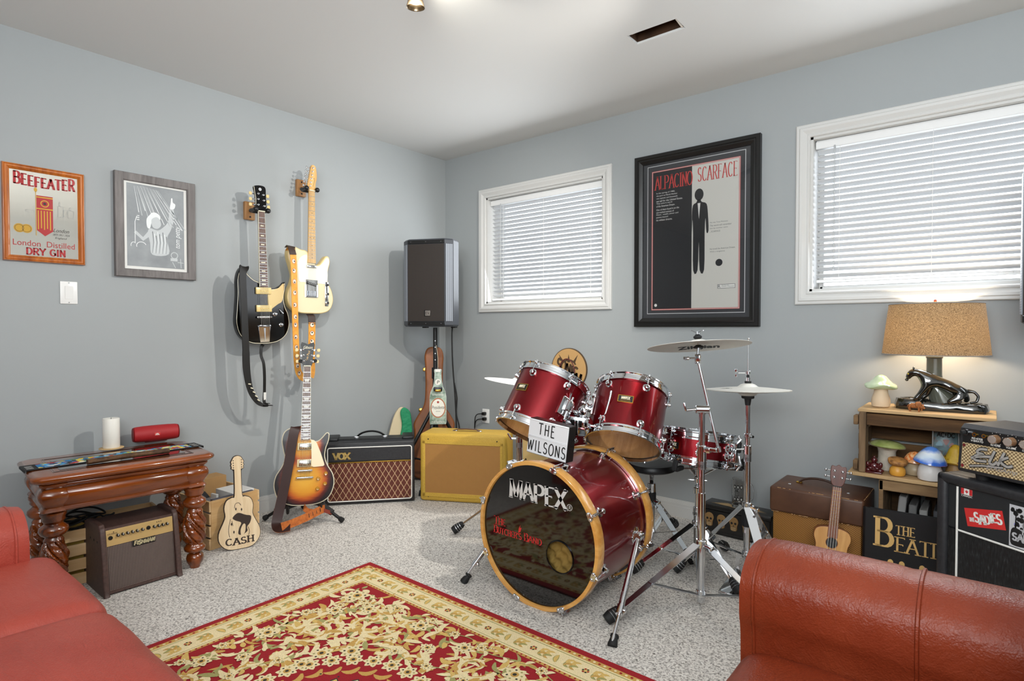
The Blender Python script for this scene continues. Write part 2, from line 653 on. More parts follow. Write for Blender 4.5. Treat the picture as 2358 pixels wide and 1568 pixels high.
def letters(mb, t, x, z, w, h, y, m, T=None, thick=.09, thin=None, serif=0.0, gap=.22, fn=None, slant=0):
    """drawn capitals (optionally with contrast and serifs) in the box x,z,w,h; fn(u) -> (dz, scale) bends the line"""
    thin = thick if thin is None else thin
    tot = sum(WID.get(c, 1) for c in t) + gap * (len(t) - 1)
    cw = w / tot
    px = 0.0
    for c in t:
        wd = WID.get(c, 1)
        if c != ' ':
            dz, sz = fn((px + wd / 2) / tot) if fn else (0, 1)
            hh = h * sz

            def mp(p):
                zz = p[1] * hh
                return (x + (px + p[0] * wd) * cw + slant * zz, z + dz + zz)
            ends = {}
            for st in GL[c]:
                q = [mp(p) for p in st]
                n = len(q)
                vs = []
                for i in range(n):
                    a, b = Vector(q[max(0, i - 1)]), Vector(q[min(n - 1, i + 1)])
                    tt = b - a
                    if tt.length < 1e-9:
                        tt = Vector((0, 1))
                    tt.normalize()
                    ww = (thin + (thick - thin) * abs(tt.y)) * h * .5
                    nn = Vector((-tt.y, tt.x)) * ww
                    e = Vector((0, 0))
                    if i == 0 and abs(tt.y) < .9:
                        e = -tt * ww * .6
                    if i == n - 1 and abs(tt.y) < .9:
                        e = tt * ww * .6
                    vs += [(q[i][0] + nn.x + e.x, y, q[i][1] + nn.y + e.y), (q[i][0] - nn.x + e.x, y, q[i][1] - nn.y + e.y)]
                mb.add(vs, [[2 * i, 2 * i + 2, 2 * i + 3, 2 * i + 1] for i in range(n - 1)], m, T)
                if serif:
                    for p, o in ((st[0], st[1]), (st[-1], st[-2])):
                        k = (round(p[0], 2), round(p[1], 2))
                        if p[1] in (0, 1) and abs(o[1] - p[1]) > .3:
                            if k in ends:
                                continue
                            ends[k] = 1
                            cx, cz = mp(p)
                            s_ = serif * cw
                            th = thin * h * .5
                            mb.rect(cx - s_, cz - th, cx + s_, cz + th, y, m, T)
                        elif c in 'EFLTCSGZ' and len(st) < 4 or c in 'CSG':
                            cx, cz = mp(p)
                            s_ = serif * hh * .32
                            th = thin * h * .5
                            up = 1 if p[1] < .5 else -1
                            mb.rect(cx - th, min(cz, cz + up * s_), cx + th, max(cz, cz + up * s_), y, m, T)
        px += wd + gap


def lines(mb, rows, x, z, h, lead, y, m, T=None, wchar=.52):
    """rows of small plain text going down from z"""
    for i, r_ in enumerate(rows):
        hh = h
        text(mb, r_, x, z - i * lead - h, len(r_) * h * wchar, hh, y, m, T)
# ------------------------------------------------------------ the room
H = 2.44
M['wall'] = P('wall_paint', '#9fa3a4', 0.62, noise_bump=(160, 0.03, 0.0006))
M['ceil'] = P('ceiling_paint', '#d8d7d4', 0.75, noise_bump=(220, 0.04, 0.0006))
M['trim'] = P('trim_paint', '#d0cfcc', 0.35)


def carpet_mat():
    n = NT('heather_carpet')
    v = n.co()
    a = n.noise(v, 125, 3, 0.65, 0.6)
    b = n.noise(n.co((1, 1, 1), (0, 0, 0.6)), 52, 3, 0.6, 0.8)
    big = n.noise(v, 2.2, 2)
    m1 = n.ramp(a, [(0.33, C('#655f59')), (0.43, C('#b3aca4')), (0.52, C('#e0dad2')), (0.75, C('#f2eee7'))])
    m2 = n.ramp(b, [(0.34, (0.5, 0.49, 0.48, 1)), (0.48, (1, 1, 1, 1))])
    m3 = n.ramp(big, [(0.3, (0.93, 0.93, 0.93, 1)), (0.7, (1, 1, 1, 1))])
    x = n.n('ShaderNodeMixRGB', blend_type='MULTIPLY')
    x.inputs[0].default_value = 0.75
    n.l(m1, x.inputs[1])
    n.l(m2, x.inputs[2])
    x2 = n.n('ShaderNodeMixRGB', blend_type='MULTIPLY')
    x2.inputs[0].default_value = 1
    n.l(x.outputs[0], x2.inputs[1])
    n.l(m3, x2.inputs[2])
    n.l(x2.outputs[0], n.b.inputs['Base Color'])
    n.set(Roughness=0.95)
    n.b.inputs['Sheen Weight'].default_value = 0.15
    n.bump(a, 0.7, 0.006)
    return n.m


M['carpet'] = carpet_mat()
X1, Y1 = 5.6, -5.6
b = MB(M['carpet'])
b.box(((X1) / 2, Y1 / 2, -0.05), (X1 + .4, -Y1 + .4, 0.1))
struct(b.build('floor'), 'speckled heather grey carpet')
# ceiling with the open duct hole at x 2.068..2.303, y -0.845..-0.745
hx0, hx1, hy0, hy1 = 2.068, 2.303, -0.845, -0.745
b = MB(M['ceil'])
for x0, x1, y0, y1 in ((-.2, hx0, Y1 - .2, .2), (hx1, X1 + .2, Y1 - .2, .2), (hx0, hx1, Y1 - .2, hy0), (hx0, hx1, hy1, .2)):
    b.box(((x0 + x1) / 2, (y0 + y1) / 2, H + .006), (x1 - x0, y1 - y0, .012))
struct(b.build('ceiling'), 'flat white ceiling')
b = MB(P('duct_metal', '#4a3424', 0.55, 0.3, vary=0.4, vscale=14))
for x0, x1, y0, y1 in ((hx0, hx0 + .003, hy0, hy1), (hx1 - .003, hx1, hy0, hy1), (hx0, hx1, hy0, hy0 + .003), (hx0, hx1, hy1 - .003, hy1)):
    b.box(((x0 + x1) / 2, (y0 + y1) / 2, H + .085), (x1 - x0, y1 - y0, .15))
b.box(((hx0 + hx1) / 2, (hy0 + hy1) / 2, H + .165), (hx1 - hx0, hy1 - hy0, .01))
b.bar((hx0 + .01, hy0 + .018, H + .014), (hx1 - .005, hy0 + .006, H + .02), .012, .004, P('torn_drywall', '#cfc4b4', .9))
b.bar((hx1 - .012, hy1 - .004, H + .006), (hx1 - .004, hy0 + .01, H + .006), .008, .004, P('torn_paper', '#d8d0c4', .9))
tag(b.build('vent_opening'), 'dark uncovered rectangular duct hole cut in the white ceiling', 'vent')

b = MB(M['wall'])
b.box((-.1, Y1 / 2, H / 2), (.2, -Y1 + .4, H))
struct(b.build('wall_left'), 'blue grey painted wall with the hanging guitars')
# window wall with two openings
W1 = (.441, 1.447, 1.293, 2.078)
W2 = (2.652, 4.20, 1.293, 2.071)
b = MB(M['wall'])
for x0, x1, z0, z1 in ((0, W1[0], 0, H), (W1[1], W2[0], 0, H), (W2[1], X1, 0, H), (W1[0], W1[1], 0, W1[2]), (W1[0], W1[1], W1[3], H), (W2[0], W2[1], 0, W2[2]), (W2[0], W2[1], W2[3], H)):
    b.box(((x0 + x1) / 2, .1, (z0 + z1) / 2), (x1 - x0, .2, z1 - z0))
struct(b.build('wall_right'), 'grey painted wall with two windows')
b = MB(M['wall'])
b.box((X1 + .1, Y1 / 2, H / 2), (.2, -Y1 + .4, H))
struct(b.build('wall_side'))
b = MB(M['wall'])
b.box((X1 / 2, Y1 - .1, H / 2), (X1, .2, H))
struct(b.build('wall_back'))


def baseboard(name, along, L):
    # stepped profile, 95 mm high
    b = MB(M['trim'])
    for z0, z1, t in ((0, .062, .014), (.062, .070, .0115), (.070, .080, .0125), (.080, .088, .009), (.088, .097, .006)):
        if along == 'y':
            b.box((t / 2, -L / 2, (z0 + z1) / 2), (t, L, z1 - z0))
        else:
            b.box((L / 2 + .014, -t / 2, (z0 + z1) / 2), (L, t, z1 - z0))
    return struct(b.build(name), 'white moulded baseboard')


baseboard('baseboard_left', 'y', 5.5)
baseboard('baseboard_right', 'x', 5.4)

M['blind'] = None


def blind_mat():
    n = NT('blind_slat')
    n.set(Base_Color=C('#e4e5e6'), Roughness=0.5)
    n.b.inputs['Transmission Weight'].default_value = 0.0
    tr_ = n.n('ShaderNodeBsdfTranslucent')
    tr_.inputs[0].default_value = C('#e6e8ea')
    mx = n.n('ShaderNodeMixShader')
    mx.inputs[0].default_value = 0.09
    out = n.t.nodes['Material Output']
    n.l(n.b.outputs[0], mx.inputs[1])
    n.l(tr_.outputs[0], mx.inputs[2])
    n.l(mx.outputs[0], out.inputs['Surface'])
    return n.m


M['blind'] = blind_mat()
n = NT('sheet_glass')
n.set(Base_Color=(1, 1, 1, 1), Roughness=0.0)
gl = n.n('ShaderNodeBsdfGlossy')
gl.inputs['Roughness'].default_value = 0.0
tp = n.n('ShaderNodeBsdfTransparent')
fr = n.n('ShaderNodeFresnel')
fr.inputs[0].default_value = 1.5
mx = n.n('ShaderNodeMixShader')
n.l(fr.outputs[0], mx.inputs[0])
n.l(tp.outputs[0], mx.inputs[1])
n.l(gl.outputs[0], mx.inputs[2])
n.l(mx.outputs[0], n.t.nodes['Material Output'].inputs['Surface'])
M['sheet_glass'] = n.m


def window(name, Wd, label):
    x0, x1, z0, z1 = Wd
    root = MB(M['trim'])
    # jamb lining 0..0.16 deep
    t = .012
    for bx, bz, sx, sz in (((x0 + t / 2), (z0 + z1) / 2, t, z1 - z0), ((x1 - t / 2), (z0 + z1) / 2, t, z1 - z0), ((x0 + x1) / 2, z0 + t / 2, x1 - x0, t), ((x0 + x1) / 2, z1 - t / 2, x1 - x0, t)):
        root.box((bx, .095, bz), (sx, .19, sz))
    r = struct(root.build(name), label)
    # moulded casing: mitred profile swept round the opening
    b = MB(M['trim'])
    prof = [(0, .0), (0, -.010), (.004, -.014), (.012, -.014), (.014, -.011), (.020, -.013), (.034, -.021), (.046, -.022), (.050, -.018), (.062, -.018), (.066, -.014), (.066, 0)]
    o = [(x0, z0), (x1, z0), (x1, z1), (x0, z1)]
    vs, fs = [], []
    for (px, pz), (dx, dz) in zip(o, ((-1, -1), (1, -1), (1, 1), (-1, 1))):
        for d, y in prof:
            vs.append((px + dx * d, y, pz + dz * d))
    n = len(prof)
    for k in range(4):
        for j in range(n - 1):
            fs.append([k * n + j, k * n + j + 1, ((k + 1) % 4) * n + j + 1, ((k + 1) % 4) * n + j])
    b.add(vs, fs)
    b.build('casing', r, angle=20)
    b = MB(M['whiteplastic'])
    f = .022
    y = .165
    for cx, cz, sx, sz in (((x0 + f / 2 + t), (z0 + z1) / 2, f, z1 - z0 - .03), ((x1 - f / 2 - t), (z0 + z1) / 2, f, z1 - z0 - .03), ((x0 + x1) / 2, z0 + f / 2 + t, x1 - x0 - .03, f), ((x0 + x1) / 2, z1 - f / 2 - t, x1 - x0 - .03, f)):
        b.box((cx, y, cz), (sx, .04, sz), .004, 1)
    b.build('sash', r)
    b = MB(M['sheet_glass'])
    b.box(((x0 + x1) / 2, y, (z0 + z1) / 2), (x1 - x0 - .05, .004, z1 - z0 - .05))
    b.build('glass', r)
    return r


window('window_1', W1, 'small white framed window beside the corner')
window('window_2', W2, 'wide white framed window over the table lamp')


def blind(Wd, label, cords, wand):
    x0, x1, z0, z1 = Wd[0] + .018, Wd[1] - .02, Wd[2] + .012, Wd[3] - .012
    yc = .058
    t = thing('window_blind', label, 'blind', ((x0 + x1) / 2, yc, z1), group=None)
    cx = 0
    L = x1 - x0
    b = MB(M['white'])
    b.box((0, 0, -.02), (L, .045, .038), .002, 1)
    b.box((0, -.026, -.026), (L + .004, .006, .038), .002, 1)
    b.build('headrail', t)
    b = MB(M['blind'])
    pitch = .0297
    wd = .0355
    ang = Rd(27)
    n = int((z1 - z0 - .075) / pitch)
    top = -.058
    prof = []
    for k in range(7):
        s = (k / 6 - .5) * wd
        bow = .0016 * (1 - (2 * k / 6 - 1) ** 2)
        # inner edge (towards the room, -y) is the high one
        prof.append((s * math.cos(ang) + bow * math.sin(ang), -s * math.sin(ang) + bow * math.cos(ang)))
    for i in range(n):
        zc = top - i * pitch
        if i == n - 1:
            zc -= .004
        vs = []
        for xx in (-L / 2 + .004, L / 2 - .004):
            for y, z in prof:
                vs.append((xx, y, zc + z + .0006))
            for y, z in prof[::-1]:
                vs.append((xx, y, zc + z - .0006))
        m_ = len(prof) * 2
        fs = [[k, (k + 1) % m_, m_ + (k + 1) % m_, m_ + k] for k in range(m_)] + [list(range(m_))[::-1], [m_ + k for k in range(m_)]]
        b.add(vs, fs)
    b.build('slats', t)
    zb = top - n * pitch + .004
    b = MB(M['white'])
    b.box((0, 0, zb - .006), (L - .008, .036, .016), .003, 1)
    for u in (.1, .5, .9):
        b.box((-L / 2 + L * u, -.02, zb - .006), (.03, .006, .012), .002, 1)
    b.build('bottom_rail', t)
    for u in cords:
        b = MB(M['whiteplastic'])
        for yy in (-.019,):
            b.tube([(-L / 2 + L * u, yy, -.04), (-L / 2 + L * u, yy, zb)], .0011, 5)
        b.build('ladder_cord', t)
    b = MB(P('clear_wand', '#eef1f3', 0.15, trans=0.5))
    xx = -L / 2 + wand
    b.tube([(xx, -.034, -.05), (xx, -.036, -.3), (xx + .001, -.036, -.62)], .0032, 6)
    b.cyl((xx, -.036, -.66), (xx, -.036, -.62), .0046, .003, 8)
    b.box((xx, -.03, -.046), (.008, .012, .016), .002, 1)
    b.build('tilt_wand', t)


blind(W1, 'white horizontal slat blind in the small window by the corner', (.12, .5, .9), .1)
blind(W2, 'white horizontal slat blind in the wide window above the lamp', (.07, .32, .62, .93), .085)

# ceiling track light, one head just inside the picture
t = thing('track_light', 'bronze ceiling track spotlight whose flared rim shows at the top edge', 'spotlight', (2.22, -1.49, 2.44), rz=37.5)
b = MB(M['darkmetal'])
b.box((0, 0, -.016), (1.5, .035, .03), .004, 1)
b.build('track', t)
mh = P('bronze_housing', '#6b5c48', 0.3, 0.8)
Ti = (Matrix.Translation((2.22, -1.49, 2.44)) @ Matrix.Rotation(Rd(37.5), 4, 'Z')).inverted()
for (hx, hy, hz), tg in (((1.726, -1.812, 2.335), (1.69, -1.78, 1.9)), ((2.78, -1.10, 2.335), (2.2, -1.1, 1.9))):
    c = Ti @ Vector((hx, hy, hz))
    g = Ti @ Vector(tg)
    d = (g - c).normalized()
    b = MB(M['darkmetal'])
    b.cyl(c, Vector((c.x, 0, -.03)), .007)
    b.build('stem', t)
    b = MB(mh)
    b.lathe([(.010, -.05), (.022, -.045), (.026, -.02), (.026, .02), (.033, .046), (.034, .052), (.031, .05), (.024, .02), (.01, .01)], 28, None, axis_m(c, d))
    h = b.build('housing', t)
    b = MB(P('lit_bulb', '#fff3dc', 0.4, emit=5))
    b.lathe([(.001, .014), (.02, .016), (.023, .03), (.018, .036), (.001, .038)], 20, None, axis_m(c, d))
    b.build('bulb', t)

# ------------------------------------------------------------ light switch and outlet
t = thing('light_switch', 'white rocker light switch below the framed gin mirror', 'switch', (0, -2.460, 1.274), rz=90)
b = MB(M['whiteplastic'])
b.box((0, -.003, 0), (.068, .006, .106), .003, 2)
b.build('plate', t)
b = MB(M['whiteplastic'])
b.box((0, -.007, 0), (.032, .004, .062), .0015, 1, rot=(4, 0, 0))
b.build('rocker', t)
b = MB(M['brushed'])
for z in (-.046, .046):
    b.cyl((0, -.0055, z), (0, -.0075, z), .0025, n=10)
b.build('screw', t)

t = thing('wall_outlet', 'white wall outlet with two black plugs low beside the yellow amplifier', 'outlet', (.436, 0, .446))
b = MB(M['whiteplastic'])
b.box((0, -.003, 0), (.068, .006, .106), .003, 2)
b.build('plate', t)
for z, dx in ((.02, -.0), (-.02, .004)):
    b = MB(M['black'])
    b.box((dx - .004, -.02, z), (.026, .03, .022), .004, 2)
    b.tube(spline([(dx - .012, -.034, z), (-.05, -.05, z - .01), (-.07, -.05, z - .06), (-.075, -.045, -.2), (-.08, -.04, -.4)], 6, False), .0035, 6)
    b.build('plug_and_cord', t)
# ------------------------------------------------------------ framed things on the walls
def frame(parent, w_, h_, fw, prof, m, name='frame'):
    """mitred frame centred on 0,0; prof = (inward 0..1, y)"""
    b = MB(m)
    vs, fs = [], []
    for sx, sz in ((-1, -1), (1, -1), (1, 1), (-1, 1)):
        for u, y in prof:
            vs.append((sx * (w_ / 2 - fw * u), y, sz * (h_ / 2 - fw * u)))
    n = len(prof)
    for k in range(4):
        for j in range(n - 1):
            fs.append([k * n + j, k * n + j + 1, ((k + 1) % 4) * n + j + 1, ((k + 1) % 4) * n + j])
    b.add(vs, fs)
    return b.build(name, parent, angle=25)


PF = [(0, 0), (0, -.014), (.08, -.02), (.2, -.021), (.26, -.018), (.34, -.02), (.6, -.02), (.66, -.017), (.74, -.018), (.9, -.013), (1, -.011), (1, -.004)]
# gin mirror
t = thing('framed_mirror', 'printed gin bar mirror with red lettering in an orange wood frame', 'mirror', (0, -2.547, 1.6235), rz=90)
W_, H_ = .300, .432
frame(t, W_, H_, .026, PF, wood('orange_frame_wood', '#8a3f12', '#c9752c', 2, 22, 0.3, 0.5))
b = MB(P('mirror_glass', '#e8e5da', 0.045, 0.62))
b.box((0, -.007, 0), (W_ - .045, .006, H_ - .045))
mg = b.build('mirror_panel', t)
b = MB(M['text_red'])
mr = P('mirror_red', '#a81f24', 0.35)
mgd = P('mirror_gold', '#c2983e', 0.3, 0.5)
mgy = P('mirror_grey', '#8d8f8d', 0.5)
mdk = P('mirror_dark', '#2a2320', 0.5)
y = -.0106
letters(b, 'BEEFEATER', -.109, .125, .222, .043, y, mr, thick=.235, thin=.12, serif=.2, gap=.2, fn=lambda u: (-.010 * (1 - (2 * u - 1) ** 2) * 0 + .006 * (2 * u - 1) ** 2, 1 + .28 * (2 * u - 1) ** 2))
# a plain red and gold striped banner on a pole stands in for the printed mascot
b.rect(-.0335, -.095, -.0312, .105, y - .0006, mgd)
b.disc(-.0325, .112, .006, y - .0006, mgd, rz=.010)
b.prism([(-.030, .088), (.030, .088), (.030, -.07), (0, -.095), (-.030, -.07)], y, y + .0004, mr)
for k in range(5):
    b.rect(-.026 + k * .011, -.060 if k % 2 else -.066, -.022 + k * .011, .02, y - .0003, mgd)
for z in (.078, .026):
    b.rect(-.030, z, .030, z + .005, y - .0004, mgd)
b.ring(0, .053, .012, .016, y - .0004, mgd)
b.disc(0, .053, .006, y - .0004, mdk)
for k in (0, 1):
    cx = -.092 + k * .026
    b.disc(cx, -.068, .020, y - .0002 * k, mgd)
    b.ring(cx, -.068, .014, .0165, y - .0005, P('medal_ring_gold', '#8a6a26', .4))  # darker gold ring printed on each medal
for x, z, w2, h2 in ((.048, .0, .02, .05), (.052, .05, .004, .02), (.07, .005, .012, .03), (.086, .0, .022, .035), (.092, .035, .004, .016), (-.07, .008, .03, .008)):
    b.rect(x, z, x + w2, z + .001, y, mgy)
    b.rect(x, z + h2, x + w2, z + h2 + .001, y, mgy)
    b.rect(x, z, x + .001, z + h2, y, mgy)
    b.rect(x + w2, z, x + w2 + .001, z + h2, y, mgy)
text(b, 'London', .030, -.072, .058, .017, y, mdk, slant=.3)
text(b, '1873 1911 1924', .028, -.088, .062, .010, y, mdk, slant=.3)
text(b, 'England', .036, -.104, .042, .010, y, mdk, slant=.3)
text(b, 'London  Distilled', -.115, -.145, .226, .026, y, mr)
letters(b, 'DRY GIN', -.068, -.183, .142, .029, y, mr, thick=.25, thin=.13, serif=.18, gap=.2)
b.build('print', mg, label='red and gold lettering on mirror')

# concert picture
t = thing('framed_print', 'grey concert drawing in a weathered grey wood frame', 'picture', (0, -2.086, 1.6275), rz=90)
W_, H_ = .376, .521
frame(t, W_, H_, .040, [(0, 0), (0, -.024), (.05, -.027), (.9, -.024), (1, -.021), (1, -.008)], wood('grey_frame_wood', '#55504e', '#7d7775', 2, 26, 0.55, 0.0))
b = MB(P('picture_mat', '#e2e1dc', .6))
b.box((0, -.009, 0), (W_ - .07, .006, H_ - .07))
pm = b.build('mat_board', t)
b = MB(two_noise('drawing_grey', [(.3, '#83878a'), (.7, '#9da1a3')], 7, 4, .6, 0))
y = -.0128
b.rect(-.134, -.205, .134, .212, y)
lg = P('drawing_light', '#c3c7c8', .6)
wh = P('drawing_white', '#e6e8e8', .6)
for k in range(16):
    a = -.10 + k * .0072
    b.stroke([(a, .205 - abs(k - 5) * .001), (a + .02 + k * .0075, .06 - .004 * k + random.uniform(-.01, .05))], .0006, y - .0003, lg if k % 2 else wh, w1=.0016)
# performer: hair, face, jacket, raised arm, guitar held at left
b.flat(spline([(-.03, .064), (-.045, .04), (-.043, .0), (-.03, -.005), (-.02, .03), (0, .05), (.012, .035), (.02, .06), (0, .078), (-.02, .076)], 4), y - .0004, wh)
b.flat(spline([(-.022, .04), (-.018, .004), (.004, -.004), (.022, .016), (.016, .044), (0, .056)], 4), y - .0006, lg)
b.flat(spline([(-.04, -.03), (-.03, -.005), (.005, -.012), (.03, .005), (.055, .04), (.066, .11), (.082, .115), (.085, .06), (.07, .0), (.05, -.05), (.058, -.13), (-.02, -.14), (-.03, -.08)], 4), y - .0003, lg)
b.stroke([(-.03, -.03), (-.062, -.064), (-.098, -.03)], .012, y - .00035, lg, w1=.007)
for k in range(9):
    x_ = -.018 + k * .008
    b.stroke([(x_, -.02 - k % 3 * .01), (x_ + .004, -.075), (x_ - .002, -.132)], .0018, y - .0007, wh if k % 2 else P('drawing_dark', '#6d7174', .6), w1=.0006)
b.flat(spline([(.066, .11), (.07, .145), (.072, .165), (.078, .165), (.08, .145), (.092, .135), (.086, .112)], 4), y - .0006, wh)
b.stroke([(-.098, -.09), (-.098, .02), (-.088, .055)], .0016, y - .0006, wh)
for k in range(3):
    b.rect(-.090, .03 + k * .01, -.078, .034 + k * .01, y - .0006, wh)
b.stroke(arc(-.07, -.10, .022, .02, 20, 200, 10), .0016, y - .0006, wh)
b.stroke(arc(-.105, -.10, .012, .016, 60, 200, 8), .0014, y - .0006, wh)
b.ring(.085, -.135, .014, .018, y - .0006, lg)
b.rect(.066, -.165, .1, -.15, y - .0005, lg)
for q in (((.075, -.17), (.09, -.2)), ((.115, -.15), (.118, -.2)), ((.1, -.17), (.13, -.172))):
    b.stroke(q, .0015, y - .0006, lg)
T_ = Matrix.Translation((.103, 0, -.10)) @ Matrix.Rotation(Rd(-90), 4, 'Y')
text(b, 'tom petty', 0, -.018, .115, .030, y - .0008, wh, T=T_, slant=.25)
b.build('drawing', pm)

# film poster behind glass
t = thing('framed_poster', 'tall black framed film poster split black and white with red lettering', 'poster', (2.048, 0, 1.628))
W_, H_ = .734, 1.024
frame(t, W_, H_, .052, [(0, 0), (0, -.03), (.08, -.034), (.4, -.034), (.46, -.03), (.62, -.032), (.8, -.026), (1, -.022), (1, -.008)], P('black_frame', '#080706', 0.36))
b = MB(P('dark_mat', '#3c3d40', .7))
b.box((0, -.009, 0), (W_ - .08, .006, H_ - .08))
pm = b.build('mat_board', t)
pw, ph = .505, .812
cx = .0
y = -.0124
b = MB(P('poster_white', '#d8d5cc', .6))
pr_ = P('poster_red_line', '#c4574f', .5)
b.rect(-pw / 2 - .036, -ph / 2 - .030, pw / 2 + .036, ph / 2 + .04, y + .0002, P('mat_line', '#c9c9c9', .6))
b.rect(-pw / 2 - .032, -ph / 2 - .026, pw / 2 + .032, ph / 2 + .036, y + .0001, P('dark_mat_inner', '#37383b', .7))
b.rect(-pw / 2 - .008, -ph / 2 - .008, pw / 2 + .008, ph / 2 + .008, y, pr_)
b.rect(-pw / 2 - .005, -ph / 2 - .005, pw / 2 + .005, ph / 2 + .005, y - .0001, M['text_white'])
b.rect(-pw / 2 - .003, -ph / 2 - .003, pw / 2 + .003, ph / 2 + .003, y - .0002, pr_)
b.rect(-pw / 2, -ph / 2, pw / 2, ph / 2, y - .0003)
bk = P('poster_black', '#17171a', .6)
xs = -.012
b.rect(-pw / 2, -ph / 2, xs, ph / 2, y - .0004, bk)
y -= .0007
rd = P('poster_red', '#d0403a', .5)
letters(b, 'ALPACINO', -pw / 2 + .014, .302, .228, .078, y, rd, thick=.085, thin=.035, serif=.24, gap=.12)
letters(b, 'SCARFACE', .022, .312, .222, .078, y, rd, thick=.075, thin=.03, serif=.22, gap=.2)
rows = ['In the spring of 1980,', 'the port at Mariel Harbor', 'was opened, and thousands', 'set sail for the United States.', 'They came in search', 'of the American Dream.']
lines(b, rows, -pw / 2 + .022, .285, .0105, .0152, y, M['text_white'], wchar=.5)
rows = ['One of them found it on the', 'sun-washed avenues of', 'Miami... wealth, power and', 'passion beyond', 'his wildest dreams.']
lines(b, rows, -pw / 2 + .022, .188, .0105, .0152, y, M['text_white'], wchar=.5)
gt = P('poster_grey_text', '#5b5a57', .6)
lines(b, ['He was Tony Montana', 'The world will remember', 'him by another name', '...SCARFACE'], .094, .075, .009, .0165, y, gt, wchar=.58)
lines(b, ['He loved the American Dream.', 'With a vengeance.'], .094, -.072, .009, .0165, y, gt, wchar=.56)
b.rect(.138, -.30, .236, -.276, y, gt)
b.rect(.140, -.298, .234, -.278, y - .0001, M['text_white'])
text(b, 'R', .142, -.296, .013, .016, y - .0002, M['text_black'])
lines(b, ['RESTRICTED', 'UNDER 17 REQUIRES'], .162, -.28, .005, .008, y - .0002, gt, wchar=.8)
lines(b, ['a film printed poster credit block'], .07, -.382, .005, .008, y, gt, wchar=.9) if False else None
# a plain anonymous standing silhouette in place of the printed figure
b.disc(.030, .238, .026, y, bk, 24, rz=.034)
b.flat(spline([(.022, .21), (.038, .21), (.046, .195), (.074, .18), (.082, .12), (.086, .03), (.074, .02), (.068, .10), (.064, .02), (.062, -.19), (.036, -.19), (.030, -.03), (.024, -.19), (-.002, -.19), (-.004, .02), (-.008, .10), (-.010, .03), (-.011, .12), (-.006, .18), (.014, .195)], 3), y, bk)
b.flat([(.022, .19), (.038, .19), (.030, .10)], y - .0002, M['text_white'])
b.disc(.146, -.155, .020, y, bk, 16)
b.disc(-pw / 2 + .02, -ph / 2 + .022, .009, y, M['text_white'])
b.build('print', pm)
b = MB(M['sheet_glass'])
b.rect(-W_ / 2 + .05, -H_ / 2 + .05, W_ / 2 - .05, H_ / 2 - .05, -.0165)
b.build('glazing', t)

# round cardboard sign
t = thing('round_sign', 'round tan cardboard sign with brown jagged lettering on the wall behind the drums', 'sign', (1.191, 0, .834))
b = MB(P('kraft_board', '#c39a63', .7))
br = P('kraft_brown', '#4d3926', .7)
b.lathe([(.141, 0), (.141, .012)], 48, P('kraft_edge', '#55412c', .7), axis_m((0, 0, 0), (0, -1, 0)))
b.disc(0, 0, .136, -.0124, None, 48)
for a, b2 in ((-.082, -.045), (.0, .0), (.074, .04)):
    b.flat([(b2 - .012, .045), (b2 + .012, .045), (a, .10)], -.0128, br)
b.flat(arc(0, .02, .062, .046, 15, 165, 16) + arc(0, .02, .05, .034, 165, 15, 16), -.0127, br)
T_ = Matrix.Rotation(Rd(10), 4, 'Y')
letters(b, 'SONIC', -.098, -.02, .17, .062, -.013, br, T=T_, thick=.26, gap=.1, fn=lambda u: (-.008 * u, 1.25 - .5 * u))
letters(b, 'BOOM', -.075, -.086, .185, .06, -.013, br, T=T_, thick=.3, gap=.08, fn=lambda u: (.006 * u, .85 + .35 * u))
b.build('sign_board', t)
b = MB(P('maroon_cord', '#5c1d22', .5))
b.tube(arc(0, 0, .06, .085, 165, 10, 20) and [(x + .01, -.05, z - .02) for x, z in arc(0, 0, .062, .09, 165, 0, 20)], .0035, 8)
b.build('cord_loop', t, label='maroon cord loop')
# ------------------------------------------------------------ guitars
def fretz(N, bz, k):
    return N - (N - bz) * (1 - 2 ** (-k / 12))


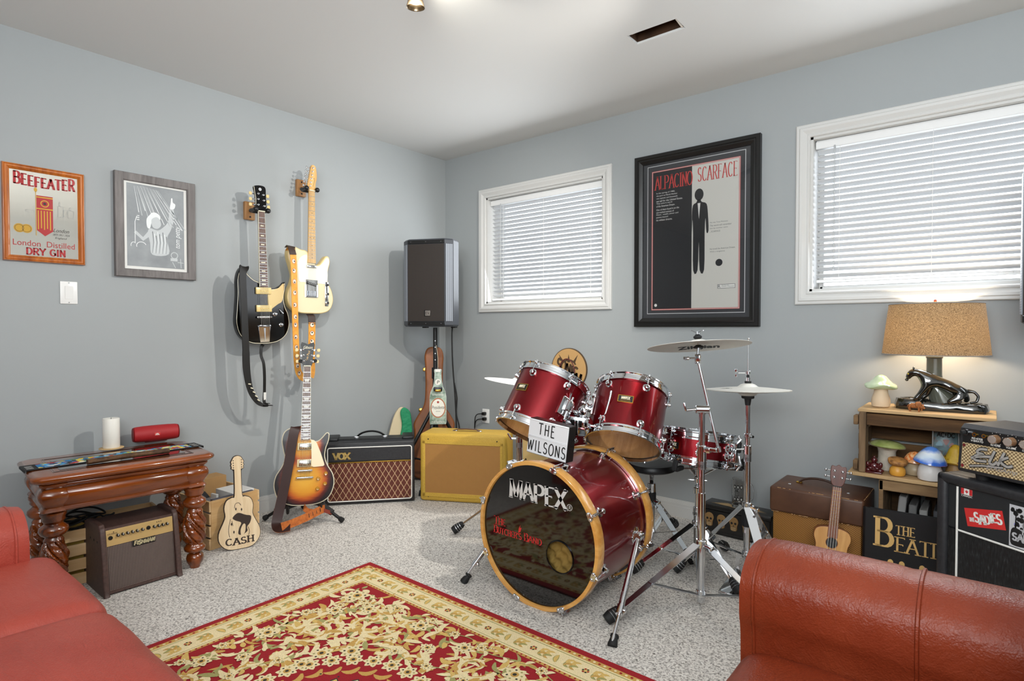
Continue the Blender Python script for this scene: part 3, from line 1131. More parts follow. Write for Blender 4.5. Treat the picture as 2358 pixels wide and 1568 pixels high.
def neck_parts(t, N, zend, bz, w0, w1, fb, yfb, nf, side, dots, neckm, binding=None):
    """neck + fingerboard from the nut at z=N down to zend"""
    b = MB(neckm)
    prof = [(-1, 0), (-.92, .45), (-.6, .85), (0, 1), (.6, .85), (.92, .45), (1, 0)]
    vs, fs = [], []
    zs = [N + .012, N - .02, N - .2, zend + .1, zend + .02]
    for z in zs:
        k = (N - z) / (N - zend)
        hw = (w0 + (w1 - w0) * max(0, k)) / 2
        for u, d in prof:
            vs.append((u * hw, yfb + .006 + d * .019, z))
    n = len(prof)
    for j in range(len(zs) - 1):
        for k in range(n - 1):
            fs.append([j * n + k, j * n + k + 1, (j + 1) * n + k + 1, (j + 1) * n + k])
        fs.append([j * n + n - 1, j * n, (j + 1) * n, (j + 1) * n + n - 1])
    fs += [list(range(n)), [(len(zs) - 1) * n + k for k in range(n)]]
    b.add(vs, fs)
    b.build('neck', t)
    b = MB(fb)
    o = [(-w0 / 2, N), (w0 / 2, N), (w1 / 2, zend), (-w1 / 2, zend)]
    b.prism(o, yfb, yfb + .0065, fb, binding or fb)
    for k in range(1, nf + 1):
        z = fretz(N, bz, k)
        if z < zend:
            break
        hw = (w0 + (w1 - w0) * (N - z) / (N - zend)) / 2
        b.box((0, yfb - .0004, z), (hw * 2, .0014, .0022), 0, 1, M['brushed'])
    if binding:
        for s in (-1, 1):
            b.flat([(s * (w0 / 2 - .0018), N), (s * w0 / 2, N), (s * w1 / 2, zend), (s * (w1 / 2 - .0018), zend)], yfb - .0003, binding)
    for k in (3, 5, 7, 9, 12, 15, 17, 19, 21):
        z = (fretz(N, bz, k) + fretz(N, bz, k - 1)) / 2
        if z < zend + .005:
            continue
        hw = (w0 + (w1 - w0) * (N - z) / (N - zend)) / 2
        dots(b, k, z, hw, yfb - .0005, fretz(N, bz, k - 1) - fretz(N, bz, k))
    f = b.build('fingerboard', t)
    b = MB(M['ivory'])
    b.box((0, yfb - .001, N + .003), (w0, .010, .006), .001, 1)
    b.build('nut', t)


def strings(t, x0, z0, x1, z1, y, n=6, wide=1.0):
    b = MB(P('string_steel', '#c8c5bd', 0.3, 0.9) if 'str' not in M else M['str'])
    for k in range(n):
        u = (k / (n - 1) - .5)
        b.tube([(u * x0 * 2, y, z0), (u * x1 * 2, y - .004, z1)], .0007, 4)
    b.build('strings', t)


M['str'] = P('string_steel', '#c8c5bd', 0.3, 0.9)


def tuner(t, x, z, side, yh, button, post=True, back=True):
    b = MB(M['chrome'])
    b.lathe([(.0052, 0), (.0055, .004), (.0035, .005), (.003, .010), (.0036, .013), (.0005, .014)], 12, None, axis_m((x, yh, z), (0, -1, 0)))
    if back:
        b.box((x + side * .008, yh + .018, z), (.022, .009, .013), .002, 1)
        b.cyl((x + side * .014, yh + .018, z), (x + side * .032, yh + .018, z), .0022, n=8)
    if button == 'ivory':
        b.prism(spline([(-.004, -.007), (.010, -.010), (.014, 0), (.010, .010), (-.004, .007)], 3), -.003, .003, M['ivorydark'], bev=.001, T=tr(x + side * .034, yh + .018, z, 0, 0, 0) if side > 0 else tr(x + side * .034, yh + .018, z, 0, 180, 0))
    else:
        b.ball((x + side * .036, yh + .016, z), .0085, M['chrome'], 12, (.8, .55, 1))
    b.build('tuner', t)


def knob(t, x, z, y, m, r=.012, h=.014, name='knob'):
    b = MB(m)
    b.lathe([(r, 0), (r, .002), (r * .86, .004), (r * .78, h - .002), (r * .7, h), (.0001, h - .0005)], 20, None, axis_m((x, y, z), (0, -1, 0)))
    return b.build(name, t)


# ---- black double-cut guitar on the left wall
t = thing('electric_guitar', 'glossy black electric guitar with gold pickguard hanging leftmost on the wall', 'guitar', (.148, -1.578, 1.016), rz=90, ry=-1.4)
t.scale = (.918,) * 3
bo = spline([(0, 0), (.085, .010), (.145, .050), (.172, .118), (.166, .185), (.146, .235), (.138, .29), (.148, .350), (.150, .392), (.128, .372), (.09, .352), (.05, .346), (.028, .350), (-.028, .388), (-.055, .40), (-.09, .43), (-.118, .472), (-.142, .455), (-.158, .40), (-.160, .31), (-.168, .22), (-.174, .13), (-.15, .055), (-.09, .010)], 6)
b = MB(M['blackgloss'])
b.prism(bo, 0, .044, M['blackgloss'], bev=.006)
for o2, y2 in ((inset2(bo, .0035), -.0004),):
    n_ = len(bo)
    oi = inset2(bo, .0065)
    b.add([(p[0], y2, p[1]) for p in o2] + [(p[0], y2, p[1]) for p in oi], [[k, (k + 1) % n_, n_ + (k + 1) % n_, n_ + k] for k in range(n_)], M['ivory'])
b.build('body', t)


def bars(b, k, z, hw, y, gap):
    w = hw * (1.1 if k == 12 else .9)
    b.rect(-w / 2, z - .0035, w / 2, z + .0035, y, M['ivory'])


neck_parts(t, .82, .356, .175, .042, .055, M['rosewood'], -.014, 22, 1, bars, M['blackgloss'], M['ivory'])
b = MB(M['blackgloss'])
hs = spline([(-.022, .822), (.024, .822), (.035, .86), (.034, .92), (.032, .972), (.0, .982), (-.040, .972), (-.036, .94), (-.030, .90), (-.031, .86)], 4)
b.prism(hs, -.009, .007, M['blackgloss'], bev=.001)
b.disc(-.002, .958, .009, -.0096, M['text_white'])
b.ring(-.002, .958, .003, .006, -.0098, P('emblem_blue', '#5a6b86', .4))
b.stroke([(-.032, .86), (-.031, .9), (-.037, .94), (-.0405, .97)], .0012, -.0096, M['ivory'])
b.build('headstock', t)
for k in range(3):
    tuner(t, -.018 + k * .001, .862 + k * .034, -1, -.008, 'ivory')
    tuner(t, .020 - k * .002, .858 + k * .034, 1, -.008, 'ivory')
gold = P('gold_pickguard', '#c9ad6f', 0.3, 0.25, coat=.4)
b = MB(gold)
pg = spline([(.032, .345), (.06, .340), (.10, .352), (.134, .382), (.139, .36), (.132, .30), (.120, .265), (.095, .25), (.06, .225), (.045, .212), (.032, .215)], 5)
b.prism(pg, -.003, .0005, gold, bev=.0005)
b.build('pickguard', t)
for z in (.332, .222):
    b = MB(M['ivorydark'])
    b.box((.0, -.006, z), (.098, .014, .042), .003, 2)
    for k in range(6):
        b.cyl((-.026 + k * .0104, -.0128, z), (-.026 + k * .0104, -.0138, z), .0022, n=8, m=M['brass'])
    b.build('pickup', t)
b = MB(M['chrome'])
b.box((0, -.010, .168), (.098, .010, .013), .005, 3)
for k in range(6):
    b.box((-.027 + k * .0108, -.016, .168), (.007, .006, .015), .001, 1)
b.build('bridge', t)
b = MB(M['chrome'])
b.prism([(-.039, .118), (.039, .118), (.030, .012), (-.030, .012)], -.006, 0, M['chrome'], bev=.001)
b.box((0, -.009, .113), (.076, .010, .012), .003, 2)
b.prism([(-.004, .10), (.006, .10), (.002, .02)], -.0085, -.006, M['brushed'])
b.build('tailpiece', t)
strings(t, .018, .82, .026, .118, -.017)
b = MB(M['chrome'])
b.lathe([(.012, 0), (.0125, .003), (.009, .005), (.0085, .018), (.0065, .019), (.0001, .0185)], 18, None, axis_m((.072, 0, .186), (0, -1, 0)))
b.build('knob', t)
b = MB(M['chrome'])
b.lathe([(.012, 0), (.0125, .003), (.009, .005), (.0085, .018), (.0065, .019), (.0001, .0185)], 18, None, axis_m((.112, 0, .118), (0, -1, 0)))
b.build('knob', t)
b = MB(M['chrome'])
b.cyl((.105, 0, .215), (.108, -.004, .215), .006, n=12)
b.tube([(.106, -.003, .214), (.114, -.012, .20), (.122, -.016, .19)], [.003, .0025, .004], 8)
b.build('selector_switch', t)
# wide black strap looping below the body
sm = P('strap_black', '#15120f', .5)
b = MB(sm)
pts = spline([(-.118, .002, .455), (-.128, -.03, .47), (-.150, -.055, .42), (-.152, -.06, .25), (-.148, -.058, .0), (-.146, -.056, -.15), (-.125, -.05, -.27), (-.085, -.045, -.345), (-.045, -.04, -.375), (-.01, -.04, -.383)], 7, False)
b.ribbon(pts, [(1, .45, 0)] * 30 + [(1, .35, .35)] * (len(pts) - 30), [.055] * 34 + [.055 - .0016 * k for k in range(len(pts) - 34)], .004)
for k in range(5):
    z = -.235 - k * .026
    x_ = -.132 + k * .013
    b.box((x_, -.058, z), (.02, .003, .006), 0, 1, M['ivory'], rot=(0, 12 + 6 * k, 20))
pts = spline([(.0, .022, -.004), (-.022, .0, -.02), (-.030, -.01, -.07), (-.020, -.018, -.12), (-.018, -.02, -.2), (-.022, -.02, -.3), (-.030, -.03, -.36), (-.01, -.035, -.383)], 7, False)
b.ribbon(pts, (1, .3, 0), .021, .003)
b.ribbon([(-.045, -.045, -.376), (.015, -.04, -.384)], (0, 1, .1), .02, .003)
b.ribbon([(-.03, -.03, -.366), (.005, -.03, -.372)], (0, 1, .1), .016, .003)
b.box((-.022, -.024, -.325), (.02, .004, .05), .001, 1, M['text_white'], rot=(0, 4, 20))
b.build('strap', t, label='plain black guitar strap')

# ---- cream single-cut guitar
t = thing('electric_guitar', 'cream single-cutaway electric guitar with a maple neck hanging on the wall', 'guitar', (.142, -1.276, 1.197), rz=90, ry=.4)
t.scale = (.925,) * 3
bo = spline([(0, 0), (.085, .004), (.142, .030), (.168, .09), (.158, .155), (.132, .205), (.122, .255), (.130, .305), (.142, .350), (.135, .386), (.112, .392), (.088, .365), (.064, .335), (.036, .325), (.028, .335), (-.028, .408), (-.075, .418), (-.125, .432), (-.158, .415), (-.166, .37), (-.148, .305), (-.132, .245), (-.142, .195), (-.165, .14), (-.168, .08), (-.142, .030), (-.085, .004)], 6)
b = MB(M['cream'])
b.prism(bo, 0, .045, M['cream'], M['ivorydark'], bev=.006)
b.build('body', t)


def dots(b, k, z, hw, y, gap):
    m = M['text_black']
    if k == 12:
        b.disc(-hw * .5, z, .0028, y, m, 10)
        b.disc(hw * .5, z, .0028, y, m, 10)
    else:
        b.disc(0, z, .0028, y, m, 10)


neck_parts(t, .81, .335, .175, .042, .056, M['maple'], -.010, 21, 1, dots, M['maple'])
b = MB(M['maple'])
hs = spline([(-.021, .812), (.022, .812), (.028, .838), (.030, .87), (.038, .90), (.036, .945), (.028, .978), (.008, .985), (-.004, .97), (-.018, .90), (-.030, .842)], 4)
b.prism(hs, -.006, .008, M['maple'], bev=.001)
text(b, 'Tele', .004, .842, .05, .014, -.0066, P('decal_brown', '#6b4a22', .5), T=tr(.0, 0, .0)) if False else None
b.stroke([(.012, .842), (.014, .86), (.022, .888), (.02, .9), (.014, .893)], .0012, -.0066, P('decal_brown', '#7a5a30', .5))
b.build('headstock', t)
for k in range(6):
    tuner(t, -.014 + k * .0045, .842 + k * .0245, -1, -.006, 'chrome')
b = MB(M['ivory'])
pgm = P('white_pickguard', '#efe9d8', .25)
pg = spline([(-.03, .385), (-.075, .37), (-.098, .33), (-.096, .27), (-.088, .21), (-.05, .205), (.0, .203), (.06, .203), (.112, .205), (.122, .25), (.122, .30), (.135, .352), (.128, .378), (.108, .375), (.09, .35), (.06, .322), (.03, .318), (-.03, .32)], 4)
b.prism(pg, -.002, .0005, pgm, bev=.0004)
b.build('pickguard', t)
b = MB(M['chrome'])
b.box((0, -.006, .312), (.074, .012, .020), .005, 3)
b.build('pickup', t)
b = MB(M['chrome'])
b.box((.002, -.0015, .165), (.086, .005, .118), .001, 1)
b.box((.002, -.006, .112), (.086, .010, .003), 0, 1)
for s in (-1, 1):
    b.box((.002 + s * .0425, -.006, .15), (.002, .010, .08), 0, 1)
for k in range(6):
    b.cyl((-.027 + k * .0112, -.007, .118), (-.027 + k * .0112, -.007, .15), .0036, n=8)
b.box((0, -.005, .196), (.074, .008, .018), .006, 2, M['black'], rot=(0, 14, 0))
for k in range(6):
    b.cyl((-.028 + k * .0112, -.008, .203 - k * .0028), (-.028 + k * .0112, -.0105, .203 - k * .0028), .0028, n=8)
b.build('bridge', t)
strings(t, .018, .81, .027, .15, -.0125)
b = MB(M['chrome'])
b.box((.115, -.0015, .135), (.026, .004, .165), .012, 3)
b.build('control_plate', t)
for z in (.075, .135):
    b = MB(M['chrome'])
    b.lathe([(.010, 0), (.010, .013), (.008, .015), (.0001, .015)], 18, None, axis_m((.115, -.003, z), (0, -1, 0)))
    b.build('knob', t)
b = MB(M['black'])
b.cyl((.115, -.003, .192), (.115, -.016, .197), .0055, .008, 12)
b.build('selector_switch', t)
# yellow strap printed with eyes, long loop
ys = two_noise('strap_yellow', [(.3, '#d98f26'), (.7, '#e7a544')], 30, 3, .55, .1)
b = MB(ys)
er, ew, ek = P('eye_red', '#a8452c', .5), P('eye_white', '#e8dcc4', .5), M['text_black']
front = spline([(-.15, .01, .405), (-.162, -.035, .41), (-.158, -.05, .36), (-.152, -.052, .2), (-.146, -.05, 0), (-.138, -.048, -.2), (-.128, -.046, -.34), (-.105, -.04, -.40), (-.06, -.03, -.425), (-.02, -.02, -.42)], 8, False)
b.ribbon(front, (1, .3, 0), .052, .003)
L0 = 0
k = 0
acc = 0
for i in range(14, len(front) - 3):
    acc += (front[i] - front[i - 1]).length
    if acc > .052:
        acc = 0
        p, q = front[i], front[i + 1]
        a = math.atan2(q.x - p.x, -(q.z - p.z))
        tt = (q - p).normalized()
        ax = (Vector((1, .3, 0)) - tt * Vector((1, .3, 0)).dot(tt)).normalized()
        nn = tt.cross(ax)
        if nn.y > 0:
            nn = -nn
        mt = Matrix((ax, -nn, ax.cross(-nn))).transposed().to_4x4()
        mt.translation = p + nn * .0018
        b.disc(0, 0, .0165, 0, er, 18, mt)
        b.disc(0, 0, .0138, -.0003, ew, 18, mt)
        an = (k * 2.4) % 6.28
        b.disc(.005 * math.cos(an), .005 * math.sin(an), .0055, -.0006, ek, 12, mt)
        b.ring(0, 0, .0102, .0112, -.0005, er, 16, mt)
        k += 1
back = spline([(.0, .022, -.004), (.002, .0, -.02), (.0, -.008, -.07)], 6, False)
b.ribbon(back, (1, 0, 0), .052, .004, P('strap_end_brown', '#3a2a22', .5))
back = spline([(.0, -.008, -.06), (.0, -.006, -.15), (-.002, -.004, -.3), (-.004, -.01, -.38), (-.02, -.02, -.42)], 7, False)
b.ribbon(back, (1, 0, 0), .050, .003)
for i, z in enumerate((-.075, -.13, -.185)):
    mt = tr(0, -.0095, z)
    b.disc(0, 0, .0165, 0, er, 18, mt)
    b.disc(0, 0, .0138, -.0003, ew, 18, mt)
    b.disc(.004 * (1 - i), .004, .0055, -.0006, ek, 12, mt)
b.ribbon(spline([(-.14, .03, .425), (-.158, -.02, .425), (-.164, -.045, .40), (-.160, -.053, .37)], 5, False), (1, .3, 0), .056, .004, P('strap_end_dark', '#3b2c24', .5))
b.build('strap', t, label='yellow strap printed with round eyes')

# ---- sunburst guitar on a floor stand
def burst():
    n = NT('sunburst_top')
    v = n.co()
    # distance to the body edge from two overlapping bouts
    def bout(cx, cz, r):
        d = n.n('ShaderNodeVectorMath', operation='DISTANCE')
        mp = n.n('ShaderNodeMapping')
        mp.inputs['Scale'].default_value = (1, 0, 1)
        n.l(v, mp.inputs['Vector'])
        n.l(mp.outputs[0], d.inputs[0])
        d.inputs[1].default_value = (cx, 0, cz)
        m = n.n('ShaderNodeMath', operation='DIVIDE')
        n.l(d.outputs['Value'], m.inputs[0])
        m.inputs[1].default_value = r
        return m.outputs[0]
    mn = n.n('ShaderNodeMath', operation='SMOOTH_MIN')
    mn.inputs[2].default_value = .25
    n.l(bout(0, .155, .172), mn.inputs[0])
    n.l(bout(-.005, .36, .128), mn.inputs[1])
    fl = n.noise(n.co((3, 1, 60)), 3.2, 3, .6, .5)
    ad = n.n('ShaderNodeMath', operation='MULTIPLY_ADD')
    ad.inputs[1].default_value = .14
    n.l(fl, ad.inputs[0])
    n.l(mn.outputs[0], ad.inputs[2])
    c = n.ramp(ad.outputs[0], [(.25, C('#e0a42a')), (.55, C('#d58f1c')), (.74, C('#b9560f')), (.86, C('#5a160a')), (.98, C('#170706'))])
    n.l(c, n.b.inputs['Base Color'])
    n.set(Roughness=.32, Specular_IOR_Level=.22)
    n.b.inputs['Coat Weight'].default_value = .12
    n.b.inputs['Coat Roughness'].default_value = .05
    return n.m


t = thing('electric_guitar', 'sunburst single-cutaway electric guitar leaning in a black floor stand', 'guitar', (.40, -1.487, .110), rz=58, rx=-11, ry=1.5)
t.scale = (.93,) * 3
bo = spline([(0, 0), (.085, .008), (.145, .045), (.172, .115), (.164, .18), (.132, .235), (.116, .285), (.120, .335), (.136, .385), (.138, .425), (.122, .432), (.100, .408), (.074, .385), (.045, .382), (.030, .395), (-.028, .462), (-.08, .468), (-.122, .445), (-.137, .395), (-.128, .335), (-.118, .285), (-.134, .235), (-.166, .18), (-.174, .115), (-.147, .045), (-.085, .008)], 6)
mb_ = burst()
dk = P('burst_side', '#2a0f0a', .15, coat=1)
b = MB(mb_)
b.prism(bo, 0, .05, mb_, dk, bev=.004)
n_ = len(bo)
oi = inset2(bo, .0045)
b.add([(p[0], .002, p[1]) for p in inset2(bo, -.0006)] + [(p[0], -.0006, p[1]) for p in oi], [[k, (k + 1) % n_, n_ + (k + 1) % n_, n_ + k] for k in range(n_)], M['ivory'])
b.build('body', t)


def traps(b, k, z, hw, y, gap):
    h = min(gap * .62, .018)
    b.flat([(-hw * .72, z + h / 2), (hw * .72, z + h / 2), (hw * .5, z - h / 2), (-hw * .5, z - h / 2)], y, M['text_white'])


neck_parts(t, .845, .392, .2, .043, .056, M['rosewood'], -.016, 22, 1, traps, P('neck_mahogany', '#3a1a10', .3, coat=.3), M['ivory'])
b = MB(M['blackgloss'])
hs = [(-.024, .847), (.024, .847), (.031, .87), (.034, .93), (.041, .985), (.036, 1.0), (.016, .994), (0, .986), (-.016, .994), (-.036, 1.0), (-.041, .985), (-.034, .93), (-.031, .87)]
b.prism(hs, -.012, .004, M['blackgloss'], bev=.001)
text(b, 'Gibson', -.027, .958, .054, .018, -.0126, M['ivory'], slant=.2)
text(b, 'Les Paul', -.03, -.005, .06, .014, -.0126, M['gold_ink'], T=Matrix.Translation((.003, 0, .915)) @ Matrix.Rotation(Rd(-75), 4, 'Y'))
b.prism(spline([(-.008, .852), (.008, .852), (.010, .875), (0, .888), (-.010, .875)], 3), -.014, -.012, M['black'])
b.build('headstock', t)
for k in range(3):
    for s in (-1, 1):
        tuner(t, s * (.021 + k * .003), .880 + k * .036, s, -.011, 'ivory')
b = MB(M['ivory'])
pg = [(.032, .392), (.05, .388), (.066, .37), (.09, .31), (.111, .245), (.113, .235), (.105, .229), (.05, .226), (.038, .232), (.036, .3)]
b.prism(pg, -.010, -.007, P('cream_pickguard', '#ecd9b2', .3), bev=.0005)
b.build('pickguard', t)
for z in (.352, .252):
    b = MB(M['ivorydark'])
    b.box((0, -.004, z), (.092, .010, .046), .003, 2, P('cream_ring', '#e6d3a3', .35))
    b.box((0, -.009, z), (.070, .010, .038), .003, 2, P('nickel', '#c9c6bd', .18, 1))
    for k in range(6):
        b.cyl((-.026 + k * .0104, -.0138, z - .010), (-.026 + k * .0104, -.0145, z - .010), .002, n=8, m=M['brass'])
    b.build('pickup', t)
for nm, z, w_ in (('bridge', .207, .088), ('tailpiece', .165, .100)):
    b = MB(M['chrome'])
    b.box((0, -.011, z), (w_, .012, .012), .005, 3)
    for s in (-1, 1):
        b.cyl((s * (w_ / 2 - .006), 0, z), (s * (w_ / 2 - .006), -.014, z), .006, n=12)
    b.build(nm, t)
strings(t, .018, .845, .026, .165, -.019)
amber = P('amber_knob', '#d79a2e', .12, coat=1, trans=.3)
for x, z in ((.078, .155), (.122, .183), (.076, .095), (.118, .122)):
    knob(t, x, z, 0, amber, .0125, .016)
b = MB(P('strap_brown', '#2c0e08', .5))
su = two_noise('suede_orange', [(.3, '#9c4f1d'), (.7, '#c06c2b')], 60, 3, .85, .2)
pts = spline([(-.05, .002, .462), (-.058, -.03, .468), (-.068, -.045, .43), (-.085, -.05, .3), (-.105, -.055, .16), (-.128, -.06, .03), (-.145, -.07, -.06), (-.146, -.085, -.095), (-.125, -.11, -.108), (-.07, -.125, -.10)], 8, False)
b.ribbon(pts, [(1, .2, .12)] * 52 + [(.8, .2, .7)] * (len(pts) - 52), .056, .005, su, b.m)
pts = spline([(-.118, -.118, -.100), (-.06, -.115, -.085), (.02, -.09, -.058), (.09, -.05, -.03), (.12, -.01, -.025)], 8, False)
b.ribbon(pts, (0.1, .35, 1), .046, .004, su, su)
pts = spline([(.0, .02, -.002), (.004, -.02, -.015), (.02, -.02, -.03), (.05, .0, -.04)], 6, False)
b.ribbon(pts, (.2, .3, 1), .030, .004, su, su)
for k in range(4):
    b.box((.03 + k * .021, -.087 + k * .012, -.052 + k * .0085), (.003, .004, .022), 0, 1, M['black'], rot=(-20, 0, 30))
b.ribbon([(.10, -.03, -.028), (.16, .0, -.055)], (0, .3, 1), .022, .004, P('strap_end_red', '#7a2a17', .5))
b.build('strap', t, label='dark brown leather strap with orange suede back')

# ---- floor stand
t = thing('guitar_stand', 'black folding guitar stand under the sunburst guitar', 'stand', (.30, -1.43, 0))
b = MB(M['black'])
b.tube([(.0, .0, .10), (-.03, .035, .5), (-.062, .07, .90)], .0085, 10)
b.build('mast', t)
foot = [(.246, .098), (-.138, -.17), (-.17, .10)]
for fx_, fy_ in foot:
    b = MB(M['black'])
    p0, p1 = Vector((.02, .0, .155)), Vector((fx_, fy_, .014))
    b.cyl(p0, p0.lerp(p1, .95), .009, n=12)
    b.cyl(p0.lerp(p1, .3), p0.lerp(p1, .72), .017, .018, 14, P('foam_sleeve', '#2e2c2b', .9), .002)
    L = b.build('leg', t)
    b = MB(M['rubber'])
    b.cyl(p0.lerp(p1, .9), p1, .013, .016, 12, None, .003)
    b.build('foot_cap', L)
b = MB(M['black'])
b.tube([(.02, 0, .155), (.01, .0, .10)], .011, 10)
for s in (-1, 1):
    dx, dy = s * .045, s * .075
    b.tube([(.01, 0, .098), (.01 + dx, dy, .075), (.06 + dx, dy - .03, .070), (.125 + dx, dy - .07, .085), (.14 + dx, dy - .08, .125)], .008, 8)
b.build('cradle', t)
b = MB(M['rubber'])
for s in (-1, 1):
    dx, dy = s * .021, s * .036
    b.tube([(-.066, .072, .905), (-.066 + dx, .072 + dy, .912), (-.02 + dx, .045 + dy, .915)], .011, 10)
b.build('neck_yoke', t)

# ---- wall hangers
def hanger(y, z, lab, yn, zn, d):
    t = thing('guitar_hanger', lab, 'hanger', (0, y, z), rz=90)
    b = MB(wood('hanger_wood', '#8a5a30', '#bb8a55', 2, 22, .5, .1))
    b.box((0, -.0125, 0), (.062, .025, .105), .005, 2)
    b.build('wood_block', t)
    b = MB(M['darkmetal'])
    for q in (-.036, .036):
        b.cyl((0, -.024, q), (0, -.027, q), .005, n=12)
    b.build('screw', t)
    b = MB(M['black'])
    dx, dz = yn - y, zn - z
    b.cyl((0, -.02, 0), (dx * .6, -.075, dz), .008, n=10)
    b.tube([(dx - .036, -.155, dz), (dx - .036, -.10, dz), (dx - .02, -.082, dz), (dx + .02, -.082, dz), (dx + .036, -.10, dz), (dx + .036, -.155, dz)], .010, 10)
    for s in (-1, 1):
        b.ball((dx + s * .036, -.158, dz), .015, None, 12)
    b.build('yoke', t)


hanger(-1.595, 1.792, 'light wood guitar hanger block holding the black guitar', -1.592, 1.780, .12)
hanger(-1.265, 1.985, 'wood guitar hanger block holding the cream guitar', -1.275, 1.957, .12)
# ------------------------------------------------------------ amplifiers and speakers
def diamond_cloth():
    n = NT('diamond_grille')
    v = n.co()
    sep = n.n('ShaderNodeSeparateXYZ')
    n.l(v, sep.inputs[0])
    outs = []
    px, pz = .0375, .0625
    for s in (1, -1):
        a = n.n('ShaderNodeMath', operation='MULTIPLY')
        a.inputs[1].default_value = 1 / px
        n.l(sep.outputs[0], a.inputs[0])
        c = n.n('ShaderNodeMath', operation='MULTIPLY_ADD')
        c.inputs[1].default_value = s / pz
        n.l(sep.outputs[2], c.inputs[0])
        n.l(a.outputs[0], c.inputs[2])
        f = n.n('ShaderNodeMath', operation='FRACT')
        n.l(c.outputs[0], f.inputs[0])
        g = n.n('ShaderNodeMath', operation='LESS_THAN')
        g.inputs[1].default_value = .085
        n.l(f.outputs[0], g.inputs[0])
        outs.append(g.outputs[0])
    m = n.n('ShaderNodeMath', operation='MAXIMUM')
    n.l(outs[0], m.inputs[0])
    n.l(outs[1], m.inputs[1])
    mx = n.n('ShaderNodeMixRGB')
    n.l(m.outputs[0], mx.inputs[0])
    f2 = n.noise(v, 240, 2)
    n.l(n.ramp(f2, [(.3, C('#451d14')), (.7, C('#6b3020'))]), mx.inputs[1])
    mx.inputs[2].default_value = C('#cfae86')
    n.l(mx.outputs[0], n.b.inputs['Base Color'])
    n.set(Roughness=.75)
    n.bump(m.outputs[0], .4, .001)
    return n.m


def tolex(name, col, rough=.5):
    return P(name, col, rough, noise_bump=(420, .35, .001), vary=.25, vscale=90)


M['tolex_black'] = tolex('tolex_black', '#232326')

# -- black combo with diamond grille
W_, D_, H_ = .552, .215, .402
dirx, diry = (.54 - .186), (-.794 + 1.222)
rz = math.degrees(math.atan2(diry, dirx))
t = thing('guitar_amplifier', 'black combo amplifier with brown diamond grille cloth and three gold letters', 'amplifier', (.363 - .5 * D_ * .77, -1.008 + .5 * D_ * .64, 0), rz=rz)
hd = D_ / 2
b = MB(M['tolex_black'])
b.box((0, 0, H_ / 2 - .002), (W_, D_, H_ - .012), .012, 3)
b.build('cabinet', t)
b = MB(M['black'])
for sx in (-1, 1):
    for sy in (-1, 1):
        b.cyl((sx * .22, sy * .07, 0), (sx * .22, sy * .07, .012), .016, n=12)
b.build('foot', t)
z0, zb, z1 = .030, .268, .356
b = MB(diamond_cloth())
b.box((0, -hd - .001, (z0 + zb) / 2), (W_ - .044, .006, zb - z0))
b.build('grille_cloth', t)
b = MB(M['tolex_black'])
b.box((0, -hd - .0015, (zb + z1) / 2 + .004), (W_ - .044, .008, z1 - zb - .006), .002, 1)
b.build('front_panel', t)
b = MB(M['text_white'])
ox, oz = W_ / 2 - .019, (z1 - z0) / 2 + .005
zc = (z1 + z0) / 2
cr = [Vector((x, -hd - .004, zc + z)) for x, z in arc(ox - .014, oz - .014, .014, .014, 0, 90, 5) + arc(-ox + .014, oz - .014, .014, .014, 90, 180, 5) + arc(-ox + .014, -oz + .014, .014, .014, 180, 270, 5) + arc(ox - .014, -oz + .014, .014, .014, 270, 360, 5)]
b.tube(cr, .0035, 8, None, True)
b.build('white_piping', t)
b = MB(M['brass'])
b.box((0, -hd - .005, zb), (W_ - .05, .008, .008), .002, 1)
b.build('gold_strip', t)
b = MB(P('gold_letters', '#dcc07a', .3, .6))
letters(b, 'VOX', -.222, .292, .098, .036, -hd - .0085, None, thick=.3, thin=.16, serif=.22, gap=.06)
letters(b, 'VOX', -.2226, .2916, .099, .037, -hd - .0078, P('gold_letter_edge', '#8c6a2c', .4, .5), thick=.36, thin=.22, serif=.25, gap=.06)
b.build('emblem', t)
b = MB(M['black'])
b.box((0, .01, H_ - .006), (W_ - .12, .10, .012), .003, 1)
for s in (-1, 1):
    b.box((s * .235, .02, H_ - .002), (.07, .16, .02), .006, 2)
b.build('top_panel', t)
b = MB(M['blackgloss'])
b.tube([(x, .0, H_ + z) for x, z in arc(0, -.012, .092, .052, 168, 12, 18)], .008, 8, sq=(1.3, .8))
for s in (-1, 1):
    b.box((s * .09, 0, H_ + .004), (.032, .022, .012), .004, 2, M['chrome'])
b.build('handle', t)

# -- tweed yellow combo
W_, D_, H_ = .566, .238, .438
rz = math.degrees(math.atan2(-.497 + .764, 1.05 - .554))
t = thing('guitar_amplifier', 'mustard yellow tweed combo amplifier with tan striped grille', 'amplifier', (.802 - .5 * D_ * .474, -.6305 + .5 * D_ * .881, 0), rz=rz)
tw = NT('yellow_tweed')
v = tw.co()
f = tw.noise(tw.co((1, 1, 1)), 600, 2)
tw.l(tw.ramp(f, [(.3, C('#b08828')), (.7, C('#d9b44c'))]), tw.b.inputs['Base Color'])
tw.set(Roughness=.6)
tw.bump(f, .3, .001)
hd = D_ / 2
b = MB(tw.m)
b.box((0, 0, H_ / 2), (W_, D_, H_ - .004), .02, 4)
b.build('cabinet', t)
